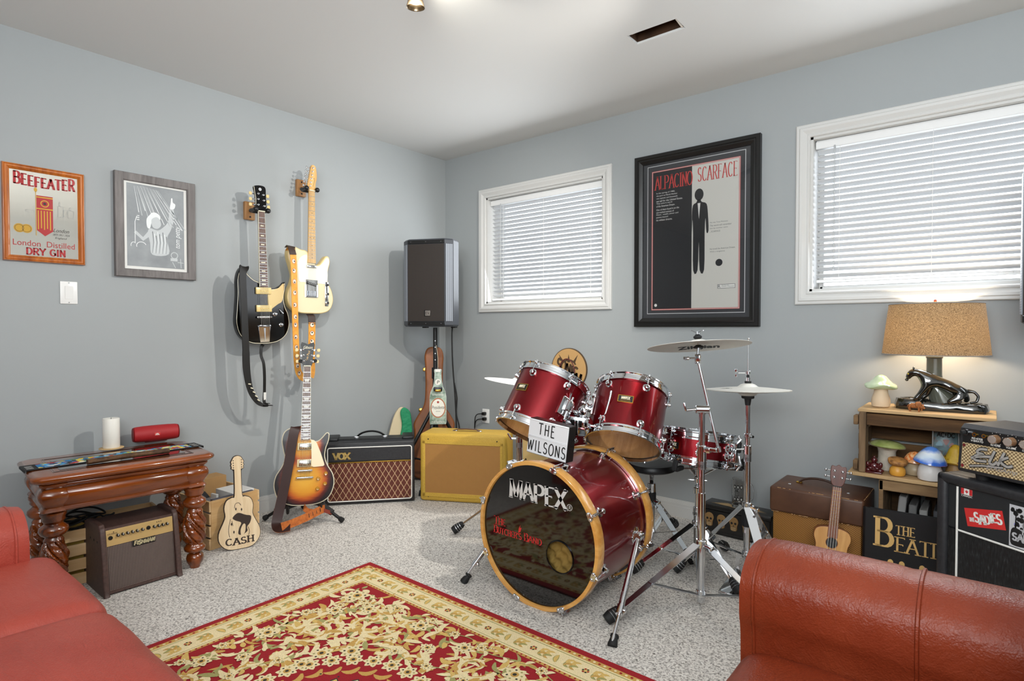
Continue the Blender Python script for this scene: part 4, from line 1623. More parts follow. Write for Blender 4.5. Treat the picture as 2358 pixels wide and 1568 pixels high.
# front baffle rim
b = MB(tw.m)
o = [(-.262, .022), (.262, .022), (.262, .385), (-.262, .385)]
i_ = [(-.246, .052), (.246, .052), (.246, .368), (-.246, .368)]
vs = [(x, -hd - .0005, z) for x, z in o] + [(x, -hd - .0005, z) for x, z in i_] + [(x, -hd + .006, z) for x, z in i_]
b.box((-.254, -hd - .002, .21), (.018, .006, .36), .002, 1)
b.box((.254, -hd - .002, .21), (.018, .006, .36), .002, 1)
b.box((0, -hd - .002, .382), (.526, .006, .024), .002, 1)
b.box((0, -hd - .002, .045), (.526, .006, .026), .002, 1)
b.build('baffle_rim', t)
b = MB(weave('tan_grille_cloth', '#7c4f25', '#c2904a', 620, .7, .6, thr=(.2, .8)))
b.box((0, -hd - .0005, .214), (.492, .003, .316))
b.build('grille_cloth', t)
b = MB(M['black'])
for x in (-.225, .225):
    for z in (.40, .032):
        b.cyl((x, -hd, z), (x, -hd - .003, z), .004, n=10)
b.build('screw', t)
b = MB(P('handle_leather', '#5a3d28', .5))
b.tube([(-.085, 0, H_ + .003), (-.06, 0, H_ + .011), (0, 0, H_ + .013), (.06, 0, H_ + .011), (.085, 0, H_ + .003)], .008, 8, sq=(1.5, .5))
for s in (-1, 1):
    b.box((s * .082, 0, H_ + .001), (.03, .02, .008), .003, 2, M['chrome'])
b.build('handle', t)

# -- acoustic amplifier under the console table
t = thing('acoustic_amplifier', 'brown acoustic amplifier with gold control panel on the carpet before the console table', 'amplifier', (.58, -2.3455, 0), rz=90, rx=0)
br = tolex('brown_tolex', '#4a352f', .5)
W_, H_ = .300, .275
# side cheeks, back-leaning profile
prof = spline([(-.245, .004), (-.008, .0), (.006, .03), (-.03, .24), (-.05, .281), (-.075, .288), (-.20, .286), (-.235, .27), (-.25, .24)], 5)
b = MB(br)
for s in (-1, 1):
    x0, x1 = (W_ / 2 - .022, W_ / 2) if s > 0 else (-W_ / 2, -W_ / 2 + .022)
    T_ = Matrix(((0, 1, 0, 0), (-1, 0, 0, 0), (0, 0, 1, 0), (0, 0, 0, 1)))
    b = MB(br)
    b.prism([(p[0], p[1]) for p in prof], x0, x1, br, br, bev=.006, T=T_)
    b.build('side_cheek', t)


def fy(z):
    return .012 + z * .128


b = MB(br)
vs = []
for x in (-W_ / 2 + .02, W_ / 2 - .02):
    vs += [(x, fy(.008), .008), (x, fy(.272), .272), (x, .235, .272), (x, .235, .008)]
b.add(vs, [[0, 1, 2, 3], [4, 5, 6, 7], [0, 1, 5, 4], [1, 2, 6, 5], [2, 3, 7, 6], [3, 0, 4, 7]])
b.build('cabinet', t)
TT = Matrix.Translation((0, .012 - .001, 0)) @ Matrix.Shear('XZ', 4, (0, 0))
sh = Matrix(((1, 0, 0, 0), (0, 1, .128, .011), (0, 0, 1, 0), (0, 0, 0, 1)))
b = MB(weave('brown_speckle_grille', '#2b1f1d', '#a08b80', 780, .7, .5, rot=Rd(45), thr=(.45, .9)))
b.prism([(-.126, .018), (.126, .018), (.126, .196), (-.126, .196)], -.002, .002, T=sh)
b.build('grille_cloth', t)
b = MB(br)
b.prism([(-.128, .006), (.128, .006), (.128, .018), (-.128, .018)], -.006, .002, T=sh, bev=.001)
b.build('bottom_rail', t)
gp = P('champagne_panel', '#cfae74', .35, .35)
b = MB(gp)
b.prism([(-.127, .197), (.127, .197), (.127, .262), (-.127, .262)], -.004, .002, T=sh, bev=.001)
text(b, 'LOUDBOX', -.122, .243, .036, .006, -.0045, M['text_black'], T=sh)
pn = b.build('control_panel', t)
for x in (-.086, -.068, -.050, -.032, -.014, .006, .052, .069, .086, .103):
    b = MB(M['black'])
    b.cyl((x, fy(.236) - .004, .236), (x, fy(.236) - .017, .236), .0062, .005, 12)
    b.box((x, fy(.236) - .017, .239), (.0018, .002, .008), 0, 1, M['text_white'])
    b.build('knob', pn)
b = MB(M['black'])
for x, z in ((-.112, .230), (.030, .236)):
    b.cyl((x, fy(z) - .003, z), (x, fy(z) - .008, z), .009, .008, 14)
for x in (-.1, .064, .072, .08):
    b.cyl((x, fy(.252) - .004, .252), (x, fy(.252) - .006, .252), .002, n=8)
b.build('jack_socket', pn)
b = MB(M['black'])
b.prism([(-.034, .174), (.054, .174), (.054, .198), (-.034, .198)], -.008, -.002, T=sh, bev=.001)
letters(b, 'FISHMAN', -.029, .178, .078, .016, -.0085, P('silver_letters', '#d9cfa8', .3, .5), T=sh, thick=.3, gap=.14, slant=.2)
b.build('badge', t)
b = MB(M['black'])
for k in range(3):
    b.cyl((-W_ / 2 - .0015, .07 + k * .045, .215), (-W_ / 2 + .002, .07 + k * .045, .215), .005, n=10)
b.build('screw', t)

# -- tall powered loudspeakers
def perf(name, a, c, scale):
    n = NT(name)
    v = n.co()
    vo = n.n('ShaderNodeTexVoronoi')
    vo.inputs['Scale'].default_value = scale
    vo.inputs['Randomness'].default_value = 0.0
    n.l(v, vo.inputs['Vector'])
    n.l(n.ramp(vo.outputs['Distance'], [(.30, C(a)), (.42, C(c))]), n.b.inputs['Base Color'])
    n.set(Roughness=.55)
    n.bump(vo.outputs['Distance'], .3, .001)
    return n.m


M['perf_dark'] = perf('perforated_dark', '#090706', '#2b231e', 105)
M['perf_light'] = perf('perforated_light', '#15171b', '#8b9098', 105)


def pa_speaker(loc, rz, label, pole_to=None):
    t = thing('loudspeaker', label, 'speaker', loc, rz=rz)
    hw, hd, h = .185, .17, .60
    pc = P('speaker_plastic', '#3d4046', .45, noise_bump=(300, .2, .001))
    # plan outline: front flat, chamfered front corners, tapered back
    o = [(-.135, -.17), (.135, -.17), (.182, -.125), (.186, -.03), (.12, .165), (-.12, .165), (-.186, -.03), (-.182, -.125)]
    b = MB(pc)
    rings = [(0.0, .94), (.012, 1.0), (h - .012, 1.0), (h, .94)]
    vs, fs = [], []
    for z, s in rings:
        vs += [(x * s, y * s, z) for x, y in o]
    n = len(o)
    for j in range(3):
        for k in range(n):
            fs.append([j * n + k, j * n + (k + 1) % n, (j + 1) * n + (k + 1) % n, (j + 1) * n + k])
    fs += [list(range(n)), [3 * n + k for k in range(n)]]
    b.add(vs, fs)
    b.build('cabinet', t, angle=20)
    b = MB(M['perf_dark'])
    b.box((0, -.172, h / 2), (.262, .004, h - .075))
    b.build('front_grille', t)
    for s in (-1, 1):
        b = MB(M['perf_light'])
        a = math.degrees(math.atan2(.045, .047 * s))
        c = ((.135 + .182) / 2 * s * 1.005, (-.17 - .125) / 2 - .002, h / 2)
        b.box(c, (.050, .004, h - .075), rot=(0, 0, 43.8 * s))
        b.build('side_grille', t)
    for z in (h - .022, .022):
        b = MB(M['black'])
        b.box((0, -.172, z), (.268, .006, .026), .002, 1)
        b.build('end_strip', t)
    b = MB(M['chrome'])
    for z in (.022, h - .022):
        for x in (-.11, 0, .11):
            b.cyl((x, -.174, z), (x, -.178, z), .0035, n=10)
    b.build('screw', t)
    b = MB(P('emblem_silver', '#a8a19a', .3, .7))
    b.box((.01, -.175, .092), (.046, .004, .042), .002, 1, M['black'])
    b.box((.013, -.177, .092), (.036, .003, .036), .001, 1)
    text(b, 'EV', -.001, .082, .028, .02, -.1787, M['text_black'])
    b.build('emblem', t)
    b = MB(M['black'])
    for s in (-1, 1):
        b.box((s * .11, .09, -.004), (.03, .06, .008), .002, 1)
    b.build('foot', t)
    return t


def speaker_stand(loc, label, ztop, angs, rad, zc=.55):
    t = thing('speaker_stand', label, 'stand', loc)
    b = MB(M['black'])
    b.cyl((0, 0, .05), (0, 0, ztop - .32), .019, n=16)
    b.build('lower_pole', t)
    b = MB(M['black'])
    b.cyl((0, 0, ztop - .36), (0, 0, ztop - .006), .0155, n=16)
    for k in range(4):
        b.cyl((.0105, -.0105, ztop - .10 - k * .045), (.0115, -.0115, ztop - .10 - k * .045), .004, n=8, m=M['chrome'])
    b.build('upper_pole', t)
    b = MB(M['black'])
    b.cyl((0, 0, ztop - .37), (0, 0, ztop - .29), .026, n=18, bev=.003)
    b.cyl((0.0, 0, ztop - .31), (.045, -.02, ztop - .31), .006, n=8)
    b.cyl((.036, -.016, ztop - .31), (.056, -.026, ztop - .31), .017, n=10, bev=.003)
    b.build('collar', t)
    b = MB(M['black'])
    b.cyl((0, 0, zc), (0, 0, zc + .07), .027, n=14)
    b.cyl((0, 0, .13), (0, 0, .18), .027, n=14)
    b.build('hub', t)
    for a in angs:
        c, s = math.cos(Rd(a)), math.sin(Rd(a))
        b = MB(M['black'])
        b.tube([(.024 * c, .024 * s, zc + .03), (rad * c, rad * s, .016)], .0125, 10)
        b.tube([(.024 * c, .024 * s, .155), (rad * .62 * c, rad * .62 * s, .016 + (zc) * .38)], .007, 8)
        L = b.build('leg', t)
        b = MB(M['rubber'])
        b.cyl((rad * .97 * c, rad * .97 * s, .03), (rad * 1.03 * c, rad * 1.03 * s, .0), .017, n=12)
        b.build('foot_cap', L)
    return t


SPX, SPY = .315, -.405
pa_speaker((SPX + .0, SPY, 1.118), 26, 'black loudspeaker on a tripod stand in the room corner')
st = speaker_stand((SPX, SPY, 0), 'black tripod speaker stand in the room corner', 1.118, (245, 300, 60), .32, .50)
b = MB(M['rubber'])
b.tube(spline([(.115, .06, 1.13), (.118, .05, 1.05), (.125, .05, .85), (.14, .06, .6), (.15, .06, .4), (.12, .09, .2), (.09, .14, .012)], 8, False), .006, 6)
b.tube(spline([(.12, .07, .72), (.145, .07, .62), (.14, .07, .5), (.165, .075, .4), (.15, .08, .25), (.14, .13, .012)], 8, False), .005, 6)
b.build('cable', st)
pa_speaker((3.672, -.37, 1.118), -43, 'grey loudspeaker cut off at the right edge of the photo')
speaker_stand((3.672, -.37, 0), 'black speaker stand behind the amplifier stack at right edge', 1.118, (20, 95, 172), .24)

# -- bottle shaped opener sign hanging on the stand
t = thing('bottle_sign', 'tall bottle shaped opener sign hanging on a string in front of the stand', 'sign', (.395, -.455, .437), rz=46)
bt = [(-.055, 0), (.055, 0), (.058, .02), (.058, .19), (.052, .225), (.034, .265), (.026, .31), (.023, .36), (.026, .365), (.026, .382), (.018, .385), (-.018, .385), (-.026, .382), (-.026, .365), (-.023, .36), (-.026, .31), (-.034, .265), (-.052, .225), (-.058, .19), (-.058, .02)]
gm = two_noise('bottle_green', [(.35, '#2f5a41'), (.6, '#b9c9bc'), (.8, '#5f8a6e')], 14, 3, .3, 0, coat=.4)
b = MB(gm)
b.prism(bt, -.004, .004, gm, M['white'], bev=.001)
b.build('bottle_board', t)
y = -.0046
b = MB(M['text_white'])
b.rect(-.018, .366, .018, .384, y)
b.disc(0, .115, .053, y, P('label_gold', '#c2a56a', .4), 36, rz=.070)
b.disc(0, .115, .050, y - .0002, P('label_red', '#a33a30', .5), 36, rz=.067)
b.disc(0, .115, .046, y - .0004, P('label_cream', '#e9e6da', .5), 36, rz=.062)
text(b, 'Presidente', -.044, .107, .088, .024, y - .0006, M['text_black'], slant=.15)
b.disc(0, .155, .008, y - .0006, P('label_red2', '#a33a30', .5))
text(b, 'CERVEZA', -.016, .088, .032, .006, y - .0006, M['text_black'])
text(b, 'BOTTLE OPENER', -.038, .2, .076, .012, y - .0002, M['text_white'])
text(b, 'OUR FAVORITE', -.046, .006, .092, .018, y - .0002, M['text_white'])
b.ring(0, .295, .016, .021, y - .0002, M['text_white'], 28)
b.disc(0, .295, .016, y - .0001, P('label_cream2', '#e4e1d4', .5))
text(b, 'P', -.008, .284, .016, .022, y - .0005, M['text_black'], slant=.2)
b.build('print', t)
b = MB(M['darkmetal'])
b.box((0, -.012, .247), (.06, .02, .03), .006, 2)
b.box((0, -.022, .238), (.042, .012, .016), .004, 2, M['brass'])
b.build('opener', t)
b = MB(P('string', '#b9ac94', .9))
b.tube([(0, 0, .38), (-.0, .012, .46), (-.012, .05, .55)], .0018, 6)
b.build('hanging_string', t)

# -- brown guitar case leaning in the corner
t = thing('guitar_case', 'brown hard guitar case leaning upright in the room corner', 'case', (.215, -.325, .004), rz=47, rx=-7.2)
cm = P('case_brown', '#83491b', .5, vary=.25, vscale=9)
cd = P('case_edge', '#5c3518', .45)
o = spline([(0, 0), (.13, .01), (.185, .09), (.18, .19), (.15, .27), (.145, .34), (.150, .40), (.12, .46), (.075, .54), (.064, .66), (.066, .82), (.07, .90), (.05, .955), (0, .968), (-.05, .955), (-.07, .90), (-.066, .82), (-.064, .66), (-.075, .54), (-.12, .46), (-.150, .40), (-.145, .34), (-.15, .27), (-.18, .19), (-.185, .09), (-.13, .01)], 4)
b = MB(cm)
b.prism(o, -.052, .0, cm, cm, bev=.012)
b.build('lid', t)
b = MB(cd)
b.prism(inset2(o, -.001), .002, .05, cd, cd, bev=.01)
b.build('shell', t)
b = MB(M['brass'])
for x, z in ((-.1, .50), (-.188, .12), (-.07, .80)):
    b.box((x * .98, -.004, z), (.03, .022, .026), .003, 2)
b.build('latch', t)

# -- folded beach seat with green cloth between the black amp and the case
t = thing('folded_seat', 'folded cream slatted seat with green cloth standing behind the black amplifier', 'seat', (.085, -.56, 0), rz=62, ry=0, rx=-3)
b = MB(P('cream_wood', '#d9c7a3', .5))
b.prism(spline([(-.11, .0), (.05, .0), (.075, .3), (.07, .50), (.045, .535), (.01, .525), (-.03, .45), (-.08, .25)], 4), -.012, .012, bev=.003)
b.build('panel', t)
gc = P('green_cloth', '#1e8a5c', .7, noise_bump=(26, .6, .02))
b = MB(gc)
b.prism(spline([(.0, .06), (.09, .05), (.105, .3), (.10, .45), (.085, .51), (.045, .535), (.02, .50), (.03, .4), (-.0, .25)], 5), -.034, -.013, gc, bev=.009)
b.build('cloth', t, label='green cloth cover')

# -- cream boards standing behind the drums
t = thing('wooden_box', 'pale upright wooden box half hidden between the yellow amplifier and drums', 'box', (1.10, -.16, 0), rz=0)
b = MB(P('pale_board', '#d8c08a', .5))
b.box((0, 0, .225), (.20, .22, .45), .004, 1)
b.build('body', t)
b = MB(M['black'])
for z in (.12, .25, .38):
    b.cyl((-.07, -.11, z), (-.07, -.1125, z), .006, n=10)
b.build('screw', t)
# ------------------------------------------------------------ drum kit
def lacquer():
    n = NT('cherry_lacquer')
    n.set(Base_Color=C('#7c0512'), Roughness=.3, Metallic=.85)
    n.b.inputs['Coat Weight'].default_value = .55
    n.b.inputs['Coat Roughness'].default_value = .03
    return n.m


M['lacquer'] = lacquer()
M['hoopwood'] = wood('maple_hoop', '#c4863a', '#dfa95c', 0, 14, .25, .7)
M['clearhead'] = None
n = NT('clear_drumhead')
n.set(Base_Color=C('#d9c2ae'), Roughness=.12)
n.b.inputs['Transmission Weight'].default_value = .0
tp = n.n('ShaderNodeBsdfTransparent')
tp.inputs[0].default_value = (.9, .86, .82, 1)
gl = n.n('ShaderNodeBsdfGlossy')
gl.inputs['Roughness'].default_value = .06
mx = n.n('ShaderNodeMixShader')
mx.inputs[0].default_value = .16
n.l(tp.outputs[0], mx.inputs[1])
n.l(gl.outputs[0], mx.inputs[2])
n.l(mx.outputs[0], n.t.nodes['Material Output'].inputs['Surface'])
M['clearhead'] = n.m
M['coated'] = P('coated_head', '#cfd8de', .45)
M['shellin'] = wood('shell_inside', '#9a6a3c', '#c79a66', 2, 14, .5, .1)


def lug(b, x, y, z, ux, uy, uz):
    pass


def tom(loc, u, h, label, badge_ang, lug0, R=.163, nl=6, mount_ang=None, clear=True, hoop_h=.034, badge_z=.012, name='tom_drum', cat='drum'):
    """drum with axis u centred at loc; parts carry the tilt"""
    t = thing(name, label, cat, loc)
    t.rotation_euler = axis_m((0, 0, 0), u, (0, 1, 0)).to_euler()
    b = MB(M['lacquer'])
    b.lathe([(R, -h / 2 + .006), (R, h / 2 - .006)], 64, None, None, True)
    b.lathe([(R - .006, -h / 2 + .002), (R - .006, h / 2 - .002)], 64, M['shellin'], None, True)
    for z in (-h / 2 + .004, h / 2 - .004):
        b.lathe([(R, z), (R - .006, z + .001)], 64, M['shellin'], None, True)
    b.build('shell', t)
    for s in (-1, 1):
        z = s * h / 2
        b = MB(M['chrome'])
        b.lathe([(R + .002, z - s * .022), (R + .008, z - s * .022), (R + .008, z - s * .014), (R + .0035, z - s * .010), (R + .0035, z + s * .006), (R + .009, z + s * .010), (R + .009, z + s * .014), (R + .0015, z + s * .014), (R + .001, z - s * .01)], 64, None, None, True)
        b.build('hoop', t)
        b = MB(M['clearhead'] if (clear or s < 0) else M['coated'])
        b.lathe([(.0001, z), (R + .001, z)], 48, None, None, True)
        b.build('drumhead', t)
    for k in range(nl):
        a = Rd(lug0 + 360 / nl * k)
        c, s_ = math.cos(a), math.sin(a)
        for s in (-1, 1):
            z = s * (h / 2 - .045)
            b = MB(M['chrome'])
            m = axis_m((R * c, R * s_, z), (c, s_, 0))
            b.lathe([(.017, -.001), (.0175, .003), (.012, .006), (.0105, .018), (.008, .020), (.0001, .0205)], 16, None, m)
            b.tube([((R + .013) * c, (R + .013) * s_, z), ((R + .0105) * c, (R + .0105) * s_, s * (h / 2 + .004))], .0026, 8)
            b.box(((R + .0105) * c, (R + .0105) * s_, s * (h / 2 + .002)), (.016, .018, .012), .003, 1, None, rot=(0, 0, math.degrees(a)))
            b.cyl(((R + .0105) * c, (R + .0105) * s_, s * (h / 2 + .004)), ((R + .0105) * c, (R + .0105) * s_, s * (h / 2 + .017)), .0042, n=8)
            b.build('lug', t)
    if badge_ang is not None:
        a = Rd(badge_ang)
        b = MB(M['brass'])
        m = axis_m((R * math.cos(a), R * math.sin(a), badge_z), (math.cos(a), math.sin(a), 0), (0, 0, 1))
        # local: x horizontal, y up, z out -> use XZ helpers through a swap
        sw = m @ Matrix(((1, 0, 0, 0), (0, 0, 1, 0), (0, -1, 0, 0), (0, 0, 0, 1)))
        b.prism([(-.034, -.017), (.034, -.017), (.034, .017), (-.034, .017)], -.0022, .002, T=sw)
        b.rect(-.031, -.014, .031, .014, -.0024, M['black'], sw)
        letters(b, 'MAPEX', -.018, -.002, .036, .012, -.0027, M['ivory'], sw, thick=.28, thin=.14, serif=.2, gap=.06)
        for i in range(3):
            b.rect(-.022, -.006 - i * .003, .022, -.0052 - i * .003, -.0027, M['brass'], sw)
        b.build('badge', t)
    if mount_ang is not None:
        a = Rd(mount_ang)
        b = MB(M['chrome'])
        m = axis_m((R * math.cos(a), R * math.sin(a), 0), (math.cos(a), math.sin(a), 0), (0, 0, 1))
        b.box(m @ Vector((0, 0, .004)), (.012, .07, .085), .005, 2, rot=(0, 0, mount_ang))
        b.box(m @ Vector((0, .006, .022)), (.036, .034, .05), .008, 2, rot=(0, 0, mount_ang))
        b.cyl(m @ Vector((.01, 0, .022)), m @ Vector((.05, 0, .022)), .006, n=10)
        b.cyl(m @ Vector((.045, -.0, .022)), m @ Vector((.055, 0, .022)), .013, .011, 8)
        b.tube([m @ Vector((0, y, .026)) for y in (.05, 0, -.06)], .006, 10)
        b.build('mount_bracket', t)
    return t


TL, TR = Vector((1.763, -1.073, .743)), Vector((2.088, -.862, .697))
uL, uR = Vector((.089, .532, .842)), Vector((-.119, .551, .826))


def angle_for(u, target, loc):
    m = axis_m((0, 0, 0), u, (0, 1, 0)).to_3x3()
    d = m.inverted() @ (Vector(target) - Vector(loc))
    return math.degrees(math.atan2(d.y, d.x))


CAMP = (3.369, -3.248, 1.104)
aL, aR = angle_for(uL, CAMP, TL), angle_for(uR, CAMP, TR)
tl = tom(TL, uL, .268, 'cherry red rack tom on the left, tilted over the lightbox', aL - 48, aL + 22, R=.163, mount_ang=aL + 34)
tr_ = tom(TR, uR, .265, 'cherry red rack tom on the right, tilted above the bass drum', aR - 8, aR + 20, R=.163, mount_ang=aR - 82)
# floor tom and snare
FT = Vector((1.655, -.56, .41))
ft = tom(FT, (0, 0, 1), .33, 'red floor tom half hidden between the two rack toms', None, 20, R=.19, nl=8, clear=False, name='floor_tom')
for a in (30, 150, 270):
    b = MB(M['chrome'])
    c, s = math.cos(Rd(a)), math.sin(Rd(a))
    b.tube([(.206 * c, .206 * s, .0), (.206 * c, .206 * s, -.30), (.225 * c, .225 * s, -.38), (.225 * c, .225 * s, -.405)], .0055, 8)
    b.box((.2 * c, .2 * s, -.04), (.03, .03, .05), .006, 2, rot=(0, 0, a))
    b.build('leg', ft)

SN = Vector((2.305, -.585, .548))
uS = Vector((.04, .158, 1)).normalized()
aS = angle_for(uS, CAMP, SN)
sn = tom(SN, uS, .122, 'shallow cherry red snare drum on a chrome basket stand', aS - 38, aS + 4, R=.168, nl=8, clear=False, name='snare_drum', badge_z=.0)
b = MB(M['chrome'])
m = axis_m((0, 0, 0), (0, 0, 1))
a = Rd(aS + 62)
c, s = math.cos(a), math.sin(a)
b.box((.182 * c, .182 * s, .0), (.03, .036, .085), .005, 2, rot=(0, 0, aS + 62))
b.box((.202 * c, .202 * s, .03), (.014, .02, .05), .004, 1, M['black'], rot=(0, 0, aS + 62))
b.tube([(.205 * c, .205 * s, -.01), (.215 * c, .215 * s, -.05), (.2 * c, .2 * s, -.075)], .004, 8)
b.build('strainer', sn)

# ---- bass drum, axis along y
BC = Vector((1.988, 0, .287))
YF, YB = -1.435, -.985
t = thing('bass_drum', 'large cherry red bass drum with black front head, wooden hoops and white letters', 'drum', (BC.x, (YF + YB) / 2, 0))
Tb = Matrix.Translation((0, 0, .287)) @ axis_m((0, 0, 0), (0, -1, 0), (0, 0, 1))
# in Tb: local z points to the front (-y world)
hl = (YB - YF) / 2
RB = .272
b = MB(M['lacquer'])
b.lathe([(RB, -hl + .03), (RB, hl - .03)], 96, None, Tb, True)
b.lathe([(RB - .008, -hl + .02), (RB - .008, hl - .02)], 64, M['shellin'], Tb, True)
b.build('shell', t)
for s in (-1, 1):
    b = MB(M['hoopwood'])
    z0, z1 = s * (hl - .046), s * hl
    b.lathe([(.276, z0), (.290, z0), (.2915, z0 + s * .003), (.2915, z1 - s * .003), (.290, z1), (.277, z1), (.2755, z1 - s * .003), (.2755, z0)], 96, None, Tb, True)
    b.build('hoop', t)
    b = MB(M['chrome'])
    b.lathe([(.274, s * (hl - .050)), (.281, s * (hl - .050)), (.281, s * (hl - .044)), (.274, s * (hl - .044))], 96, M['black'] if s > 0 else M['chrome'], Tb, True)
    b.build('head_rim', t)
# front head with a port hole (ring) and dark ring border
hcx, hcz = .113, -.060
zz = hl - .012
b = MB(P('front_head', '#0c0b0b', .05, coat=.6))
N = 72
outer = [(.2755 * math.cos(2 * PI * k / N), .2755 * math.sin(2 * PI * k / N)) for k in range(N)]
inner = [(hcx + .062 * math.cos(2 * PI * k / N), hcz + .062 * math.sin(2 * PI * k / N)) for k in range(N)]
yl = -zz
b.add([(x, yl, .287 + z) for x, z in outer] + [(x, yl, .287 + z) for x, z in inner], [[k, (k + 1) % N, N + (k + 1) % N, N + k] for k in range(N)])
fh = b.build('front_head', t, label='glossy black front head with port hole')
y = yl - .0006
b = MB(P('silver_print', '#c9c7c4', .45))
T_ = Matrix.Translation((0, 0, .287))
letters(b, 'MAPEX', -.134, .128, .276, .072, y, None, T_, thick=.235, thin=.075, serif=.2, gap=.1)
b.ring(.158, .140, .0105, .0125, y, None, 24, T_)
letters(b, 'R', .154, .134, .009, .012, y, None, T_, thick=.16)
rp = P('red_print', '#c62a2c', .45)
letters(b, 'T', -.222, .0, .026, .032, y, rp, T_, thick=.16, thin=.09, serif=.25)
letters(b, 'HE', -.196, .0, .036, .026, y, rp, T_, thick=.18, thin=.1, serif=.25, gap=.15)
letters(b, 'B', -.222, -.037, .020, .031, y, rp, T_, thick=.17, thin=.09, serif=.25)
letters(b, "UTCHER'S", -.201, -.037, .126, .024, y, rp, T_, thick=.18, thin=.1, serif=.25, gap=.12)
letters(b, 'B', -.060, -.037, .020, .031, y, rp, T_, thick=.17, thin=.09, serif=.25)
letters(b, 'AND', -.039, -.037, .066, .024, y, rp, T_, thick=.18, thin=.1, serif=.25, gap=.12)
b.flat([(-.092, -.012), (-.080, -.006), (-.074, .012), (-.082, .010), (-.080, .022), (-.088, .008)], y, rp, T_)
b.build('print', fh)
b = MB(M['blackgloss'])
ring_ = [Vector((hcx + .062 * math.cos(2 * PI * k / 40), yl - .001, .287 + hcz + .062 * math.sin(2 * PI * k / 40))) for k in range(40)]
b.tube(ring_, .003, 6, None, True)
b.build('port_ring', fh)
# egg crate foam inside
b = MB(P('foam', '#8a6e32', .8))
nx = 34
vs, fs = [], []
for j in range(nx + 1):
    for i in range(nx + 1):
        x, z = -.22 + .44 * i / nx, -.22 + .44 * j / nx
        if x * x + z * z > .0529:
            r_ = math.hypot(x, z)
            x, z = x * .23 / r_, z * .23 / r_
        vs.append((x, yl + .045 + .016 * math.sin(x * 105) * math.sin(z * 105), .287 + z))
for j in range(nx):
    for i in range(nx):
        fs.append([j * (nx + 1) + i, j * (nx + 1) + i + 1, (j + 1) * (nx + 1) + i + 1, (j + 1) * (nx + 1) + i])
b.add(vs, fs)
b.build('foam_pad', t, angle=180)
b = MB(M['coated'])
b.lathe([(.0001, -hl + .012), (.2755, -hl + .012)], 64, None, Tb, True)
b.build('rear_head', t)
# claws, rods and lugs
for k in range(8):
    a = Rd(22.5 + 45 * k + 4)
    c, s_ = math.cos(a), math.sin(a)
    for s in (-1, 1):
        b = MB(M['chrome'])

        def q(r_, z_):
            # Tb maps local x->? use direct world: angle in xz plane
            return Vector((r_ * c, -z_ * s, .287 + r_ * s_))
        b.bar(q(.2935, hl - .052), q(.2935, hl + .004), .030, .005, None, roll=Vector((c, 0, s_)).cross(Vector((0, 1, 0))), r=.001)
        b.bar(q(.276, hl + .003), q(.296, hl + .003), .026, .005, None, roll=(0, 1, 0), r=.001)
        for dk in (-.036, .036):
            c2, s2 = math.cos(a + dk * 1.1), math.sin(a + dk * 1.1)
            b.ball((.284 * c2, -s * (hl + .002), .287 + .284 * s2), .0075, None, 10)
        b.tube([q(.296, hl - .01), q(.290, hl - .085)], .0034, 8)
        b.cyl(q(.298, hl - .002), q(.294, hl - .034), .0055, n=8)
        m = axis_m(q(RB, hl - .085), (c, 0, s_))
        b.lathe([(.018, -.001), (.0185, .003), (.012, .006), (.011, .022), (.008, .025), (.0001, .0255)], 16, None, m)
        b.build('claw_lug', t)
# spurs
for s, top, foot in ((1, (.262, .10, .262), (.380, -.28, 0)), (-1, (-.262, -.07, .245), (-.376, -.243, 0))):
    b = MB(M['chrome'])
    top, foot = Vector(top), Vector(foot)
    foot.z = .012
    nrm = Vector((top.x, 0, top.z - .287)).normalized()
    b.lathe([(.040, -.001), (.041, .004), (.026, .010), (.0001, .012)], 20, None, axis_m((top.x, top.y, top.z), nrm))
    piv = top + nrm * .022
    b.cyl(top, piv + nrm * .01, .016, .013, 14)
    b.ball(piv, .020, None, 14)
    b.cyl(piv + Vector((.0, -.02, 0)), piv + Vector((0, .02, 0)), .017, n=12)
    d = foot - piv
    b.cyl(piv, piv + d * .74, .0115, n=14)
    b.cyl(piv + d * .68, piv + d * .76, .0145, n=12)
    b.cyl(piv + d * .7, foot, .0065, n=10)
    b.box(piv + d * .72 + Vector((.012, 0, 0)), (.022, .012, .016), .003, 1)
    L = b.build('spur_leg', t)
    b = MB(M['rubber'])
    b.lathe([(.016, 0), (.018, .006), (.013, .034), (.016, .038), (.015, .044), (.007, .046)], 14, None, axis_m(foot + Vector((0, 0, -.012)), -d))
    b.build('spur_foot', L)
# tom holder post with two L rods and the big chrome block
b = MB(M['chrome'])
b.cyl((-.06, .07, .55), (-.06, .07, .70), .014, n=14)
b.box((-.06, .07, .563), (.08, .08, .012), .004, 2)
b.build('tom_post', t)
O = Vector((BC.x, (YF + YB) / 2, 0))


def w2(*p):
    return Vector(p) - O


b = MB(M['chrome'])
